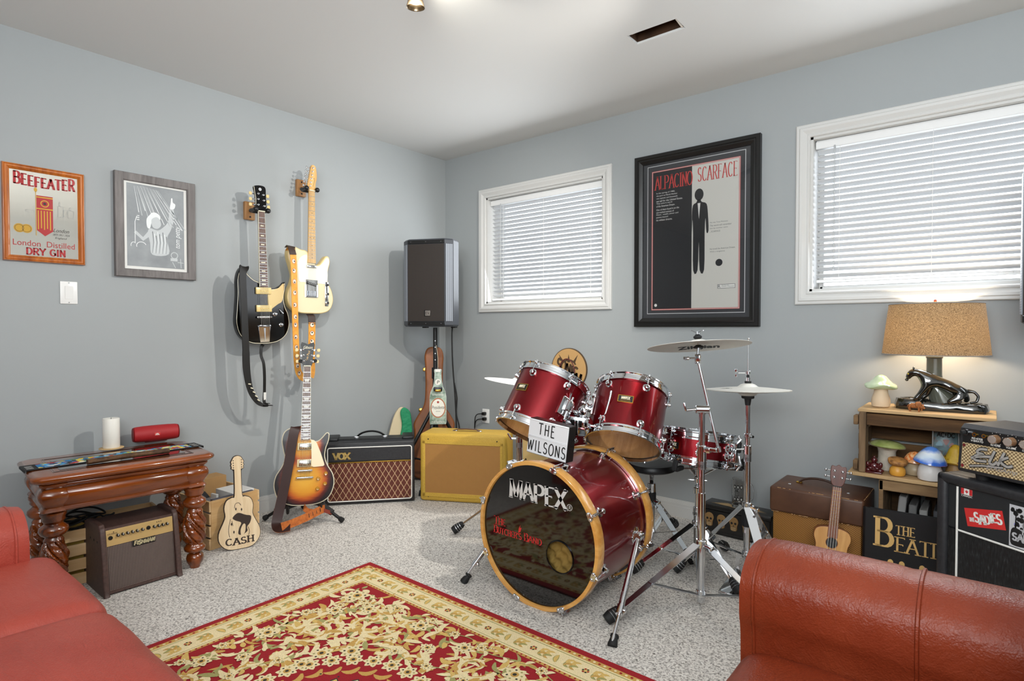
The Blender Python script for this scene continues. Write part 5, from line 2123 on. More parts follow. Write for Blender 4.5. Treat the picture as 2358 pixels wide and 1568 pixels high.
# block in front of the left tom (photo: bright box with memory lock)
bx = w2(1.945, -1.085, .69)
b.box(bx, (.115, .05, .055), .008, 2, rot=(0, 4, 20))
b.cyl(bx + Vector((.058, .01, -.002)), bx + Vector((.075, .012, -.002)), .028, n=18, bev=.004)
b.box(bx + Vector((.03, -.03, -.02)), (.014, .010, .07), .002, 1, rot=(0, 0, 20))
b.ball(bx + Vector((.03, .01, .045)), .02, None, 12, (1.2, .4, 1.3))
b.tube([bx + Vector((-.04, 0, .02)), bx + Vector((-.035, -.005, .07)), bx + Vector((-.01, -.012, .13))], .0058, 10)
b.tube([bx + Vector((-.04, 0, .02)), bx + Vector((-.052, -.01, .045))], .009, 10)
b.cyl(bx + Vector((-.065, -.012, .045)), bx + Vector((-.04, -.01, .045)), .010, n=10, m=M['brass'])
b.tube(spline([bx + Vector((.06, .01, -.01)), bx + Vector((.10, .03, -.012)), bx + Vector((.118, .045, .01)), bx + Vector((.13, .08, .10)), bx + Vector((.135, .09, .14))], 6, False), .0058, 10)
b.tube([bx + Vector((0, .02, -.02)), Vector((-.06, .07, .69))], .012, 10)
b.build('tom_holder', t)

# ---- lightbox on the bass drum hoop
LT = Vector((1.958, -1.305, .6185))
t = thing('lightbox_sign', 'small white lightbox with two lines of black capitals on top of the bass drum', 'sign', (1.957, -1.292, .572), rz=-1, ry=5.5, rx=-2)
w_, h_, d_ = .205, .148, .05
b = MB(M['black'])
b.box((0, 0, h_ / 2), (w_, d_, h_), .003, 1)
b.cyl((w_ / 2, .004, h_ * .62), (w_ / 2 + .0015, .004, h_ * .62), .006, n=12, m=M['darkmetal'])
b.cyl((w_ / 2, .004, h_ * .45), (w_ / 2 + .0015, .004, h_ * .45), .004, n=12, m=M['darkmetal'])
b.build('case', t)
b = MB(P('lightbox_panel', '#dfe0e2', .35))
b.box((0, -d_ / 2 - .0008, h_ / 2), (w_ - .004, .003, h_ - .004), .001, 1)
for z in (h_ * .485, h_ * .515, h_ - .006, .006):
    b.box((0, -d_ / 2 - .003, z), (w_ - .004, .003, .003), .001, 1)
b.build('panel', t)
b = MB(M['text_black'])
letters(b, 'THE', -.048, .088, .082, .046, -d_ / 2 - .0033, None, thick=.11, gap=.5)
letters(b, 'WILSONS', -.098, .014, .194, .046, -d_ / 2 - .0033, None, thick=.11, gap=.36)
b.build('letters', t)

# ---- cymbals and stands
M['cymbal'] = P('cymbal_bronze', '#cfccc4', .2, .85)
nb = NT('cymbal_lathed')
nb.set(Base_Color=C('#efece3'), Metallic=.1, Roughness=.36)
d = nb.n('ShaderNodeVectorMath', operation='LENGTH')
nb.l(nb.co(), d.inputs[0])
s_ = nb.n('ShaderNodeMath', operation='SINE')
mu = nb.n('ShaderNodeMath', operation='MULTIPLY')
mu.inputs[1].default_value = 1800
nb.l(d.outputs['Value'], mu.inputs[0])
nb.l(mu.outputs[0], s_.inputs[0])
nb.bump(s_.outputs[0], .12, .0005)
M['cymbal'] = nb.m


def cymbal(parent, c, u, R, name='cymbal', flip=False, logo=None, rot=0):
    m = axis_m(c, u, (0, 1, 0)) @ Matrix.Rotation(Rd(rot), 4, 'Z')
    o = bpy.data.objects.new
    b = MB(M['cymbal'])
    k = -1 if flip else 1
    pf = [(.006, .024), (.018, .0235), (.030, .019), (.040, .011), (.046, .008), (R * .6, .0035), (R, -.004)]
    top = [(r_, k * (z + .0006)) for r_, z in pf]
    bot = [(r_, k * (z - .0006)) for r_, z in pf[::-1]]
    b.lathe(top + bot + [top[0]], 64, None, None, True)
    ob = b.build(name, parent)
    ob.matrix_local = m
    if logo:
        q = MB(M['text_black'])
        logo(q)
        q.build('logo', ob)
    return ob


def tripod(b_leg, t, top, zc, feet, zb, wdt=.020, single=False, capname='foot_cap'):
    """double braced flat legs"""
    for fx_, fy_ in feet:
        d = Vector((fx_, fy_, 0)).normalized()
        side = d.cross(Vector((0, 0, 1)))
        b = MB(M['brushed'] if b_leg is None else b_leg)
        p0 = Vector((d.x * .022, d.y * .022, zc))
        p1 = Vector((fx_, fy_, .03))
        for s in ((-1, 1) if not single else (0,)):
            o = side * (.009 * s)
            b.bar(p0 + o, p1 + o * .3, wdt, .003, None, roll=Vector((0, 0, 1)), r=0)
        mid = p0.lerp(p1, .55)
        for s in ((-1, 1) if not single else (0,)):
            o = side * (.006 * s)
            b.bar(Vector((d.x * .018, d.y * .018, zb)) + o, mid + o, wdt * .8, .003, None, roll=Vector((0, 0, 1)))
        b.cyl(mid - side * .012, mid + side * .012, .005, n=8)
        L = b.build('leg', t)
        b = MB(M['rubber'])
        e = (p1 - p0).normalized()
        b.lathe([(.012, -.045), (.018, -.035), (.024, .0), (.021, .022), (.001, .024)], 12, None, axis_m(p1 - e * .004, e))
        for q in range(3):
            b.tube([p1 - e * (.006 + q * .012) + (side * math.cos(w_) + side.cross(e) * math.sin(w_)) * (.0232 - q * .0022) for w_ in [2 * PI * i / 14 for i in range(14)]], .0015, 4, M['brushed'], True)
        b.build(capname, L)
    b = MB(M['chrome'])
    b.cyl((0, 0, zc - .014), (0, 0, zc + .018), .022, n=16, bev=.003)
    b.cyl((0, 0, zb - .014), (0, 0, zb + .016), .020, n=16, bev=.003)
    b.cyl((.02, -.012, zc), (.055, -.03, zc), .006, n=8)
    b.box((.055, -.03, zc), (.008, .03, .014), .003, 1)
    b.build('leg_collar', t)


def wing(b, c, d, r=.014):
    d = Vector(d).normalized()
    c = Vector(c)
    s = d.cross(Vector((0, 0, 1))) if abs(d.z) < .9 else Vector((1, 0, 0))
    b.cyl(c, c + d * .012, .008, .006, 10)
    for k in (-1, 1):
        b.bar(c + d * .008 + s * k * .003, c + d * .016 + s * k * .026, .012, .005, None, roll=d, r=.001)


# crash on a boom stand
cx, cy = 2.486, -.99
t = thing('crash_cymbal_stand', 'tall chrome boom stand carrying the highest crash cymbal', 'cymbal stand', (cx, cy, 0))
tripod(None, t, .25, .245, [(-.20, -.37), (.40, -.12), (-.16, .36)], .045, .019)
b = MB(M['chrome'])
b.cyl((0, 0, .012), (0, 0, .45), .0155, n=20)
b.build('lower_tube', t)
b = MB(M['chrome'])
b.cyl((0, 0, .40), (0, 0, .775), .0115, n=20)
b.build('upper_tube', t)
b = MB(M['chrome'])
b.cyl((0, 0, .575), (0, 0, .64), .0175, n=18, bev=.003)
b.cyl((0, 0, .545), (0, 0, .577), .0165, n=18, m=M['brushed'])
text(b, 'MAPEX', -.013, .553, .026, .012, -.0172, M['text_black'])
b.box((.025, -.006, .625), (.026, .022, .022), .004, 2)
b.box((.05, -.012, .63), (.03, .012, .016), .003, 1)
b.build('height_clamp', t)
b = MB(M['chrome'])
b.cyl((-.022, -.014, .783), (.024, .014, .783), .0165, n=18, bev=.003)
b.cyl((0, 0, .765), (0, 0, .785), .014, n=16)
b.cyl((-.02, -.013, .783), (-.052, -.034, .779), .0055, n=10)
b.box((-.055, -.036, .793), (.009, .012, .036), .003, 2, rot=(0, -14, 30))
b.build('boom_clamp', t)
b = MB(M['chrome'])
pA, pB = Vector((.048, .044, .632)), Vector((-.036, .04, .985))
b.cyl(pA, pB, .0062, n=14)
b.cyl(pA, pA + (pA - pB).normalized() * .02, .011, n=12)
b.build('boom_arm', t)
b = MB(M['chrome'])
cc = Vector((2.452 - cx, -.948 + .0 - cy, 1.036))
u = Vector((-.124, .098, 1)).normalized()
b.cyl(pB - Vector((0, 0, .022)), pB + Vector((.0, 0, .016)), .0115, n=14, bev=.002)
b.box(pB + Vector((.004, -.004, .0)), (.022, .02, .028), .004, 2)
b.cyl(pB, pB + Vector((-.032, -.018, -.002)), .004, n=8)
wing(b, pB + Vector((-.03, -.017, -.002)), (-.87, -.5, 0))
b.cyl(pB, cc - u * .004, .0055, n=10)
b.cyl(cc - u * .012, cc + u * .055, .004, n=10)
b.build('tilter', t)
b = MB(M['rubber'])
b.lathe([(.020, .012), (.022, .016), (.012, .022), (.010, .024)], 16, None, axis_m(cc - u * .022, u))
b.lathe([(.010, .026), (.017, .031), (.017, .037), (.008, .045)], 16, None, axis_m(cc, u))
b.build('felt_washer', t)
b = MB(M['brushed'])
wing(b, cc + u * .046, u)
b.build('wing_nut', t)


def ztext(word, x, y, w_, h_, z, rot):
    def f(q):
        vs, fs = txt_geo(word)
        x0, x1 = min(v[0] for v in vs), max(v[0] for v in vs)
        z0, z1 = min(v[1] for v in vs), max(v[1] for v in vs)
        mt = Matrix.Rotation(Rd(rot), 4, 'Z')
        q.add([(x + ((v[0] - x0) / (x1 - x0) - .5) * w_, y + ((v[1] - z0) / (z1 - z0) - .5) * h_, z) for v in vs], fs, None, mt)
    return f


m3 = axis_m(cc, u, (0, 1, 0)).to_3x3().inverted()
dv = m3 @ (Vector(CAMP) - Vector((2.452, -.948, 1.036)))
az = math.degrees(math.atan2(dv.y, dv.x))
# lettering on the underside reads from below: mirrored in the local plane


def under(q):
    vs, fs = txt_geo('Zildjian')
    x0, x1 = min(v[0] for v in vs), max(v[0] for v in vs)
    z0, z1 = min(v[1] for v in vs), max(v[1] for v in vs)
    mt = Matrix.Rotation(Rd(az - 90), 4, 'Z')
    for ox, oy in ((0, 0), (.0024, 0), (-.0024, 0), (0, .005), (.0012, -.005)):
        out = []
        for v in vs:
            a_ = -((v[0] - x0) / (x1 - x0) - .5) * .165 + ox
            r_ = -.150 + ((v[1] - z0) / (z1 - z0)) * .088 + oy
            rr = math.hypot(a_, r_)
            z = (.008 + (.0035 - .008) * (rr - .046) / (.122 - .046)) if rr < .122 else (.0035 - .0075 * (rr - .122) / .081)
            out.append((a_, r_, z - .0014))
        q.add(out, fs, None, mt)


cymbal(t, cc, u, .203, logo=under)

# hi-hat
hx, hy = 2.54, -.6
t = thing('hi_hat', 'chrome hi-hat stand with a pair of closed silver cymbals', 'cymbal stand', (hx, hy, 0))
tripod(M['chrome'], t, .3, .315, [(-.25, -.17), (.19, -.26), (.05, .30)], .098, .024, capname='foot_cap')
b = MB(M['chrome'])
b.cyl((0, 0, .085), (0, 0, .57), .0135, n=18)
b.build('lower_tube', t)
b = MB(M['chrome'])
b.cyl((0, 0, .5), (0, 0, .77), .0105, n=18)
b.cyl((0, 0, .62), (0, 0, .64), .016, n=16, bev=.002)
b.cyl((0, 0, .63), (.03, -.02, .63), .006, n=8)
b.cyl((0, 0, .545), (0, 0, .588), .0175, n=18, bev=.003)
b.cyl((0, 0, .515), (0, 0, .547), .0165, n=18, m=M['brushed'])
text(b, 'MAPEX', -.013, .522, .026, .013, -.0172, M['text_black'])
b.tube([(-.012, -.012, .57), (-.04, -.03, .568), (-.038, -.03, .59), (-.022, -.018, .612)], .005, 8)
b.build('upper_tube', t)
b = MB(M['rubber'])
b.cyl((0, 0, .225), (0, 0, .30), .021, n=20, bev=.003)
b.build('spring_housing', t)
b = MB(M['rubber'])
b.cyl((0, 0, .765), (0, 0, .80), .011, .016, 16)
b.cyl((0, 0, .795), (0, 0, .816), .027, n=20, bev=.003)
b.build('cymbal_seat', t)
b = MB(M['chrome'])
b.cyl((0, 0, .76), (0, 0, 1.06), .0032, n=10)
b.ball((0, 0, 1.06), .0045, None, 8)
b.build('pull_rod', t)
b = MB(M['chrome'])
b.cyl((0, 0, .862), (0, 0, .872), .014, n=14, m=M['rubber'])
b.cyl((0, 0, .872), (0, 0, .888), .010, n=14)
b.cyl((0, 0, .885), (0, 0, .900), .006, n=12, m=M['rubber'])
b.cyl((0, 0, .90), (0, 0, .918), .0115, n=14, bev=.002)
b.cyl((-.01, -.006, .909), (-.036, -.022, .909), .0045, n=8)
b.box((-.043, -.027, .918), (.012, .008, .016), .003, 1)
b.box((-.043, -.027, .897), (.008, .006, .014), .002, 1)
b.build('clutch', t)
uh = Vector((-.03, .04, 1)).normalized()
cymbal(t, (0, 0, .838), uh, .178, logo=ztext('ZBT', -.055, -.095, .055, .03, .0045, 0))
cymbal(t, (0, 0, .828), uh, .178, 'cymbal', flip=True)
b = MB(M['chrome'])
b.tube([(0, 0, .09), (0, 0, .02)], .005, 6, M['darkmetal'])
for s in (-1, 1):
    b.bar((s * .03, .0, .10), (s * .045, -.01, .02), .016, .004, None, roll=(0, 1, 0))
b.box((0, -.13, .022), (.075, .24, .010), .003, 1, rot=(7, 0, 0))
b.box((0, .0, .014), (.11, .05, .012), .003, 1)
b.build('pedal', t)

# cymbal at the left, mostly behind the rack tom
lx, ly = 1.40, -.80
t = thing('cymbal_stand', 'low chrome cymbal stand behind the left rack tom', 'cymbal stand', (lx, ly, 0))
tripod(None, t, .3, .25, [(-.235, -.25), (.26, -.08), (.0, .34)], .06, .020)
b = MB(M['chrome'])
b.cyl((0, 0, .03), (0, 0, .50), .014, n=18)
b.build('lower_tube', t)
b = MB(M['chrome'])
b.cyl((0, 0, .45), (0, 0, .83), .0105, n=16)
b.build('upper_tube', t)
b = MB(M['chrome'])
b.cyl((0, 0, .485), (0, 0, .52), .0175, n=16, bev=.003)
b.cyl((0, 0, .46), (0, 0, .488), .0165, n=16, m=M['brushed'])
b.cyl((0, 0, .505), (-.04, -.02, .505), .006, n=8)
b.bar((-.036, -.02, .50), (-.056, -.03, .535), .012, .008, None, r=.002)
b.build('height_clamp', t)
ul = Vector((.10, .10, 1)).normalized()
cymbal(t, (0, 0, .815), ul, .19)
b = MB(M['rubber'])
b.cyl((0, 0, .842), (0, 0, .856), .014, n=14)
b.build('felt_washer', t)

# snare stand
sx, sy = 2.335, -.66
t = thing('snare_stand', 'chrome snare stand whose basket arms hold the shallow snare drum', 'stand', (sx, sy, 0))
tripod(M['chrome'], t, .2, .205, [(-.19, -.24), (.24, -.16), (.03, .28)], .05, .020)
b = MB(M['chrome'])
b.cyl((0, 0, .02), (0, 0, .27), .0135, n=18)
b.cyl((0, 0, .245), (0, 0, .285), .0165, n=18, bev=.002)
text(b, 'MAPEX', -.013, .252, .026, .012, -.0172, M['text_black'])
b.build('lower_tube', t)
b = MB(M['chrome'])
b.cyl((0, 0, .25), (0, 0, .36), .0095, n=16)
b.cyl((0, 0, .345), (0, 0, .378), .016, n=16, bev=.004)
b.cyl((0, 0, .365), (-.01, .03, .372), .014, n=14)
b.cyl((-.012, .034, .355), (-.012, .034, .47), .0095, n=14)
b.cyl((-.012, .034, .39), (-.012, .034, .41), .015, n=14, bev=.002)
b.cyl((-.05, .015, .40), (.026, .053, .40), .0035, n=8)
b.build('upper_tube', t)
hub = Vector((-.012, .034, .455))
sc_ = SN - Vector((sx, sy, 0))
for a in (25, 145, 265):
    c, s = math.cos(Rd(a)), math.sin(Rd(a))
    rim = Vector((sc_.x + .155 * c, sc_.y + .155 * s, sc_.z - .078 - .017 * c))
    b = MB(M['chrome'])
    b.bar(hub + Vector((.01 * c, .01 * s, .0)), rim, .016, .005, None, r=.001)
    b.bar(hub + Vector((0, 0, -.045)), hub.lerp(rim, .55), .014, .004, None, r=.001)
    L = b.build('basket_arm', t)
    b = MB(M['rubber'])
    b.box(rim + Vector((.018 * c, .018 * s, .002)), (.06, .022, .02), .004, 1, rot=(0, 0, a))
    b.box(rim + Vector((.052 * c, .052 * s, .022)), (.016, .022, .05), .004, 1, rot=(0, -12, a))
    b.build('rubber_grip', L)

# drum throne
t = thing('drum_throne', 'drum stool with black seat and threaded rod behind the bass drum', 'stool', (2.031, -.497, 0))
b = MB(M['black'])
b.lathe([(.0001, .376), (.10, .376), (.118, .384), (.120, .40), (.112, .414), (.09, .42), (.0001, .421)], 36)
b.build('seat', t)
b = MB(M['chrome'])
pr2 = []
for k in range(20):
    pr2 += [(.0125, .22 + k * .0075), (.0105, .22 + k * .0075 + .003)]
b.lathe(pr2 + [(.0115, .372)], 16)
b.build('threaded_rod', t)
b = MB(M['chrome'])
b.cyl((0, 0, .03), (0, 0, .265), .016, n=18)
b.cyl((0, 0, .265), (0, 0, .312), .022, n=18, bev=.002)
b.cyl((0, 0, .215), (0, 0, .262), .0225, n=18, m=M['rubber'])
b.build('base_tube', t)
tripod(M['chrome'], t, .25, .225, [(.27, -.14), (-.26, -.14), (.0, .28)], .06, .020)
b = None

# waste bin behind the bass drum
b = MB(P('bin_plastic', '#3a4442', .5, vary=.3, vscale=20))
b.lathe([(.07, .0), (.078, .004), (.098, .185), (.102, .187), (.103, .193), (.099, .195), (.094, .188), (.074, .008), (.0001, .007)], 32, None, None, True)
tag(b.build('waste_bin'), 'small dark green waste bin standing behind the bass drum', 'bin', loc=(1.56, -1.10, 0))
# ------------------------------------------------------------ console table and things round it
M['redwood'] = wood('red_mahogany', '#3f1905', '#97490f', 0, 7, .22, .8, 8)
M['redwood_v'] = wood('red_mahogany_turned', '#381505', '#8a410f', 2, 10, .2, .8, 6)
TX, TY, TZ, TRZ = .352, -2.366, .530, 85.5   # local x runs along the wall (+y), local -y faces the room
t = thing('console_table', 'carved red mahogany table with rope twisted legs against the left wall', 'table', (TX, TY, 0), rz=TRZ)
L_, D_ = .662, .468


def rect_sweep(b, prof, L, D, ch=.03, cham=True, m=None):
    """mouldings round a rectangle with clipped corners; prof=(outset, z)"""
    vs, fs = [], []
    n = 8
    for o, z in prof:
        x, y = L / 2 + o, D / 2 + o
        c = ch
        for p in ((x - c, -y), (x, -y + c), (x, y - c), (x - c, y), (-x + c, y), (-x, y - c), (-x, -y + c), (-x + c, -y)):
            vs.append((p[0], p[1], z))
    for j in range(len(prof) - 1):
        for k in range(n):
            fs.append([j * n + k, j * n + (k + 1) % n, (j + 1) * n + (k + 1) % n, (j + 1) * n + k])
    fs += [list(range(n)), [(len(prof) - 1) * n + k for k in range(n)]]
    b.add(vs, fs, m)


b = MB(M['redwood'])
rect_sweep(b, [(-.022, TZ - .034), (-.012, TZ - .032), (-.004, TZ - .026), (0, TZ - .018), (0, TZ - .010), (-.006, TZ - .003), (-.018, TZ)], L_, D_, .028)
for s in (.105, .118):
    pass
b.build('tabletop', t, angle=50)
b = MB(P('dark_polish_panel', '#1d0d08', .08, coat=1))
b.box((0, 0, TZ + .0008), (L_ - .20, D_ - .21, .0016))
for d in (.075, .082):
    for s in (-1, 1):
        b.box((0, s * (D_ / 2 - d), TZ + .0006), (L_ - 2 * d + .003, .002, .0014))
        b.box((s * (L_ / 2 - d), 0, TZ + .0006), (.002, D_ - 2 * d, .0014))
b.build('inlay_panel', t)
b = MB(M['redwood'])
rect_sweep(b, [(-.055, .378), (-.036, .380), (-.033, .386), (-.036, .392), (-.042, .396), (-.040, .405), (-.028, .43), (-.026, .448), (-.032, .464), (-.042, .472), (-.036, .478), (-.030, .484), (-.030, .490), (-.036, .497)], L_, D_, .020)
b.build('apron', t, angle=45)
# the square corner blocks standing slightly proud
for sx in (-1, 1):
    for sy in (-1, 1):
        b = MB(M['redwood'])
        T0 = b.T
        b.T = Matrix.Translation((sx * (L_ / 2 - .073), sy * (D_ / 2 - .073), 0))
        rect_sweep(b, [(-.014, .372), (.0, .374), (.006, .382), (.002, .391), (-.003, .396), (0, .405), (.012, .43), (.014, .448), (.008, .464), (-.002, .472), (.006, .480), (.010, .486), (.010, .492), (.004, .497)], .075, .075, .012)
        b.T = T0
        b.build('corner_block', t, angle=45)
# rope carved legs
for sx in (-1, 1):
    for sy in (-1, 1):
        prof = [(.001, 0), (.021, 0), (.024, .012), (.035, .030), (.037, .045), (.033, .060), (.022, .068), (.028, .073), (.043, .082), (.046, .096), (.038, .104), (.032, .112)]
        body = [(.029 + .014 * math.sin(PI * (k / 18) ** .75), .112 + .152 * k / 18) for k in range(1, 18)]
        topp = [(.034, .264), (.030, .270), (.028, .276), (.042, .286), (.050, .300), (.048, .314), (.036, .324), (.030, .330), (.034, .337), (.040, .345), (.038, .356), (.044, .364), (.044, .374)]
        n = 72
        vs, fs = [], []
        full = [(r_, z, 0) for r_, z in prof] + [(r_, z, 1) for r_, z in body for _ in (0,)] + [(r_, z, 0) for r_, z in topp]
        # refine the carved length
        ref = []
        for i in range(len(full) - 1):
            a, c = full[i], full[i + 1]
            k_ = 4 if a[2] or c[2] else 1
            for q in range(k_):
                u = q / k_
                ref.append((a[0] + (c[0] - a[0]) * u, a[1] + (c[1] - a[1]) * u, 1 if (a[2] or c[2]) else 0))
        ref.append(full[-1])
        for r_, z, cv in ref:
            for k in range(n):
                a = 2 * PI * k / n
                rr = r_
                if cv:
                    env = min(1, (z - .108) / .02, (.268 - z) / .02)
                    env = max(0, env)
                    w_ = 4 * a + (z - .1) * 72
                    ph = (w_ / (2 * PI)) % 1
                    g = .0
                    if ph < .16:
                        g = .0095 * math.sin(PI * ph / .16)
                    elif ph < .22:
                        g = -.008
                    elif ph < .78:
                        g = .0015 + .004 * math.sin(PI * (ph - .22) / .56) * (.55 + .45 * math.sin((z * 230 + a * 3)))
                    elif ph < .84:
                        g = -.008
                    else:
                        g = .0045 * math.sin(PI * (ph - .84) / .16)
                    rr += g * env
                vs.append((rr * math.cos(a), rr * math.sin(a), z))
        for j in range(len(ref) - 1):
            for k in range(n):
                fs.append([j * n + k, j * n + (k + 1) % n, (j + 1) * n + (k + 1) % n, (j + 1) * n + k])
        fs += [list(range(n))[::-1], [(len(ref) - 1) * n + k for k in range(n)]]
        b = MB(M['redwood_v'])
        b.add(vs, fs, None, Matrix.Translation((sx * (L_ / 2 - .073), sy * (D_ / 2 - .073), 0)))
        b.build('leg', t, angle=60)

TM = Matrix.Translation((TX, TY, 0)) @ Matrix.Rotation(Rd(TRZ), 4, 'Z')


def ont(lx, ly, z=TZ + .002):
    p = TM @ Vector((lx, ly, z))
    return (p.x, p.y, p.z)


# bar runner
rm = NT('bar_runner')
v = rm.co()
vo = rm.n('ShaderNodeTexVoronoi')
vo.inputs['Scale'].default_value = 58
rm.l(v, vo.inputs['Vector'])
sx_ = rm.n('ShaderNodeSeparateXYZ')
rm.l(vo.outputs['Color'], sx_.inputs[0])
colr = rm.ramp(sx_.outputs[0], [(0, C('#2a75ab')), (.26, C('#56a8d8')), (.4, C('#e6c63f')), (.58, C('#b3302c')), (.68, C('#e6e0cc')), (.76, C('#2a2a2c')), (.88, C('#5a9a6a'))], 'CONSTANT')
rm.l(colr, rm.b.inputs['Base Color'])
rm.set(Roughness=.8)
b = MB(M['rubber'])
b.box((0, 0, 0), (.675, .118, .003), .001, 1)
for s in (-1, 1):
    b.box((s * .337, 0, -.004), (.003, .118, .010), .001, 1)
rn = b.build('bar_runner')
tag(rn, 'black bar runner printed with crowded blue, yellow and red shapes on the console table', 'bar mat', loc=ont(.0, .006, TZ + .0035), rot=(0, 0, TRZ + 2.5))
b = MB(rm.m)
b.box((0, .004, .0018), (.58, .088, .0006))
pt = b.build('printed_panel', rn)
b = MB(M['text_white'])
for k in range(11):
    b.add([(-.27 + k * .05 + a, -.044 + c, .0017) for a, c in ((0, 0), (.030, 0), (.030, .006), (0, .006))], [[0, 1, 2, 3]])
for s in (-1, 1):
    for k in range(3):
        b.add([(s * .315 + a, -.03 + k * .025 + c, .0017) for a, c in ((-.012, 0), (.012, 0), (.012, .006), (-.012, .006))], [[0, 1, 2, 3]])
b.build('white_print', rn)
# coaster, candle
b = MB(P('cork', '#c8a878', .8))
b.lathe([(.048, 0), (.050, .001), (.050, .004), (.048, .005)], 40)
cp = ont(-.035, .135, TZ + .0055)
cp = (.150, -2.338, TZ + .0055)
tag(b.build('coaster'), 'round tan coaster under the white candle', 'coaster', loc=cp)
b = MB(P('candle_wax', '#eeeae0', .45))
b.lathe([(.033, 0), (.0345, .002), (.0345, .136), (.033, .139), (.026, .138), (.01, .134), (.0001, .134)], 40)
cd_ = b.build('candle')
tag(cd_, 'white pillar candle standing on the console table', 'candle', loc=(cp[0], cp[1], cp[2] + .005))
b = MB(M['text_black'])
b.cyl((0, 0, .133), (.001, 0, .142), .0012, n=6)
b.build('wick', cd_)
# red bluetooth speaker
t = thing('portable_speaker', 'red cylindrical portable speaker lying on the console table', 'speaker', (.095, -2.128, TZ + .044), rz=80)
rc = P('red_mesh', '#a31a1f', .6, noise_bump=(500, .3, .001))
b = MB(rc)
pf = [(.030, -.098), (.036, -.095), (.038, -.085), (.040, -.05), (.0405, 0), (.040, .05), (.038, .085), (.036, .095), (.030, .098)]
b.lathe(pf, 36, None, axis_m((0, 0, 0), (1, 0, 0)))
b.build('body', t, angle=50)
b = MB(P('red_rubber', '#7d1216', .5))
for s in (-1, 1):
    b.lathe([(.030, s * .094), (.035, s * .0985), (.033, s * .101), (.0001, s * .099)], 32, None, axis_m((0, 0, 0), (1, 0, 0)))
b.box((0, .012, -.040), (.1, .03, .008), .003, 1)
b.build('end_cap', t)
b = MB(M['text_white'])
b.prism([(-.012, -.007), (.012, -.007), (.012, .007), (-.012, .007)], -.0418, -.039, P('badge_red', '#d2433c', .4), bev=.001)
letters(b, 'JBL', -.009, -.004, .018, .008, -.0422, None, thick=.26, gap=.15)
b.build('badge', t)
# long dark wooden stick
b = MB(two_noise('rough_bark', [(.3, '#2f1d11'), (.7, '#6b4a2c')], 40, 4, .8, .5, .004, (1, 1, 1)))
pts = spline([(-.155, .0, .012), (-.08, .002, .013), (0, 0, .0145), (.08, -.002, .013), (.155, 0, .012)], 4, False)
b.tube(pts, .0125, 10, sq=(1.2, .9))
tag(b.build('wood_baton'), 'rough dark brown wooden stick lying along the front of the table', 'stick', loc=(.452, -2.355, TZ + .002), rot=(0, 0, 88))

# ------------------------------------------------------------ pine crates


def crate(name, label, loc, rz, L, D, Hh, nsl, gap, hole=False):
    t = thing(name, label, 'crate', loc, rz=rz)
    sl = (Hh - gap * (nsl - 1)) / nsl
    for k in range(nsl):
        z = sl / 2 + k * (sl + gap)
        for s in (-1, 1):
            b = MB(M['pine'])
            b.box((0, s * (D / 2 - .005), z), (L, .010, sl), .0015, 1)
            b.build('side_slat', t)
    for s in (-1, 1):
        b = MB(M['pine_y'])
        x = s * (L / 2 - .006)
        if hole:
            for (y0, y1, z0, z1) in ((-D / 2 + .01, D / 2 - .01, 0, Hh * .68), (-D / 2 + .01, D / 2 - .01, Hh * .82, Hh), (-D / 2 + .01, -.05, Hh * .68, Hh * .82), (.05, D / 2 - .01, Hh * .68, Hh * .82)):
                b.box((x, (y0 + y1) / 2, (z0 + z1) / 2), (.012, y1 - y0, z1 - z0))
        else:
            b.box((x, 0, Hh / 2), (.012, D - .02, Hh), .0015, 1)
        b.build('end_panel', t)
    b = MB(M['pine'])
    b.box((0, 0, .008), (L - .024, D - .02, .008))
    b.build('base_board', t)
    return t


# under the table: local x along the wall
k1 = (.245, -2.375, .002)
crate('pine_crate', 'pine slatted crate full of cables pushed under the console table', k1, 85.5, .40, .235, .238, 4, .014)


def in1(lx, ly, z):
    m = Matrix.Translation(k1) @ Matrix.Rotation(Rd(85.5), 4, 'Z')
    p = m @ Vector((lx, ly, z))
    return (p.x, p.y, p.z)


b = MB(P('cardboard', '#b98c55', .8, vary=.15))
b.box((0, 0, .105), (.10, .09, .205), .001, 1)
b.add([(-.05, -.045, .21), (.05, -.045, .21), (.05, -.06, .235), (-.05, -.06, .235)], [[0, 1, 2, 3]])
tag(b.build('carton'), 'small open brown carton standing in the crate under the table', 'box', loc=in1(.12, .02, .013), rot=(0, 0, 85.5))
b = MB(M['rubber'])
b.box((0, 0, .10), (.09, .12, .2), .006, 2)
b.box((.01, -.02, .215), (.05, .05, .03), .004, 1)
b.box((-.03, .03, .21), (.03, .04, .025), .004, 1)
tag(b.build('power_adapter'), 'black power adapters piled in the crate under the table', 'adapter', loc=in1(.02, .0, .013), rot=(0, 0, 70))
b = MB(P('dvd_case', '#c9a84c', .3))
b.box((0, 0, .10), (.13, .15, .2), .002, 1)
tag(b.build('storage_tin'), 'flat yellow tin under coiled cables in the crate below the table', 'tin', loc=in1(-.115, -.005, .013), rot=(0, 0, 85.5))
b = MB(M['rubber'])
for k in range(6):
    r_ = .045 + .008 * (k % 3)
    pts = [(r_ * 1.3 * math.cos(a) + .01 * k - .02, r_ * math.sin(a), .010 + .010 * k + .012 * math.sin(2 * a + k)) for a in [2 * PI * i / 26 for i in range(26)]]
    b.tube(pts, .0042, 6, None, True)
b.tube(spline([(.03, -.03, .04), (.08, -.04, .05), (.11, -.02, .03), (.14, -.03, .045)], 6, False), .0042, 6)
tag(b.build('coiled_cable'), 'black coiled instrument cables on top of the crate under the table', 'cable', loc=in1(-.13, -.01, .216), rot=(0, 0, 85))

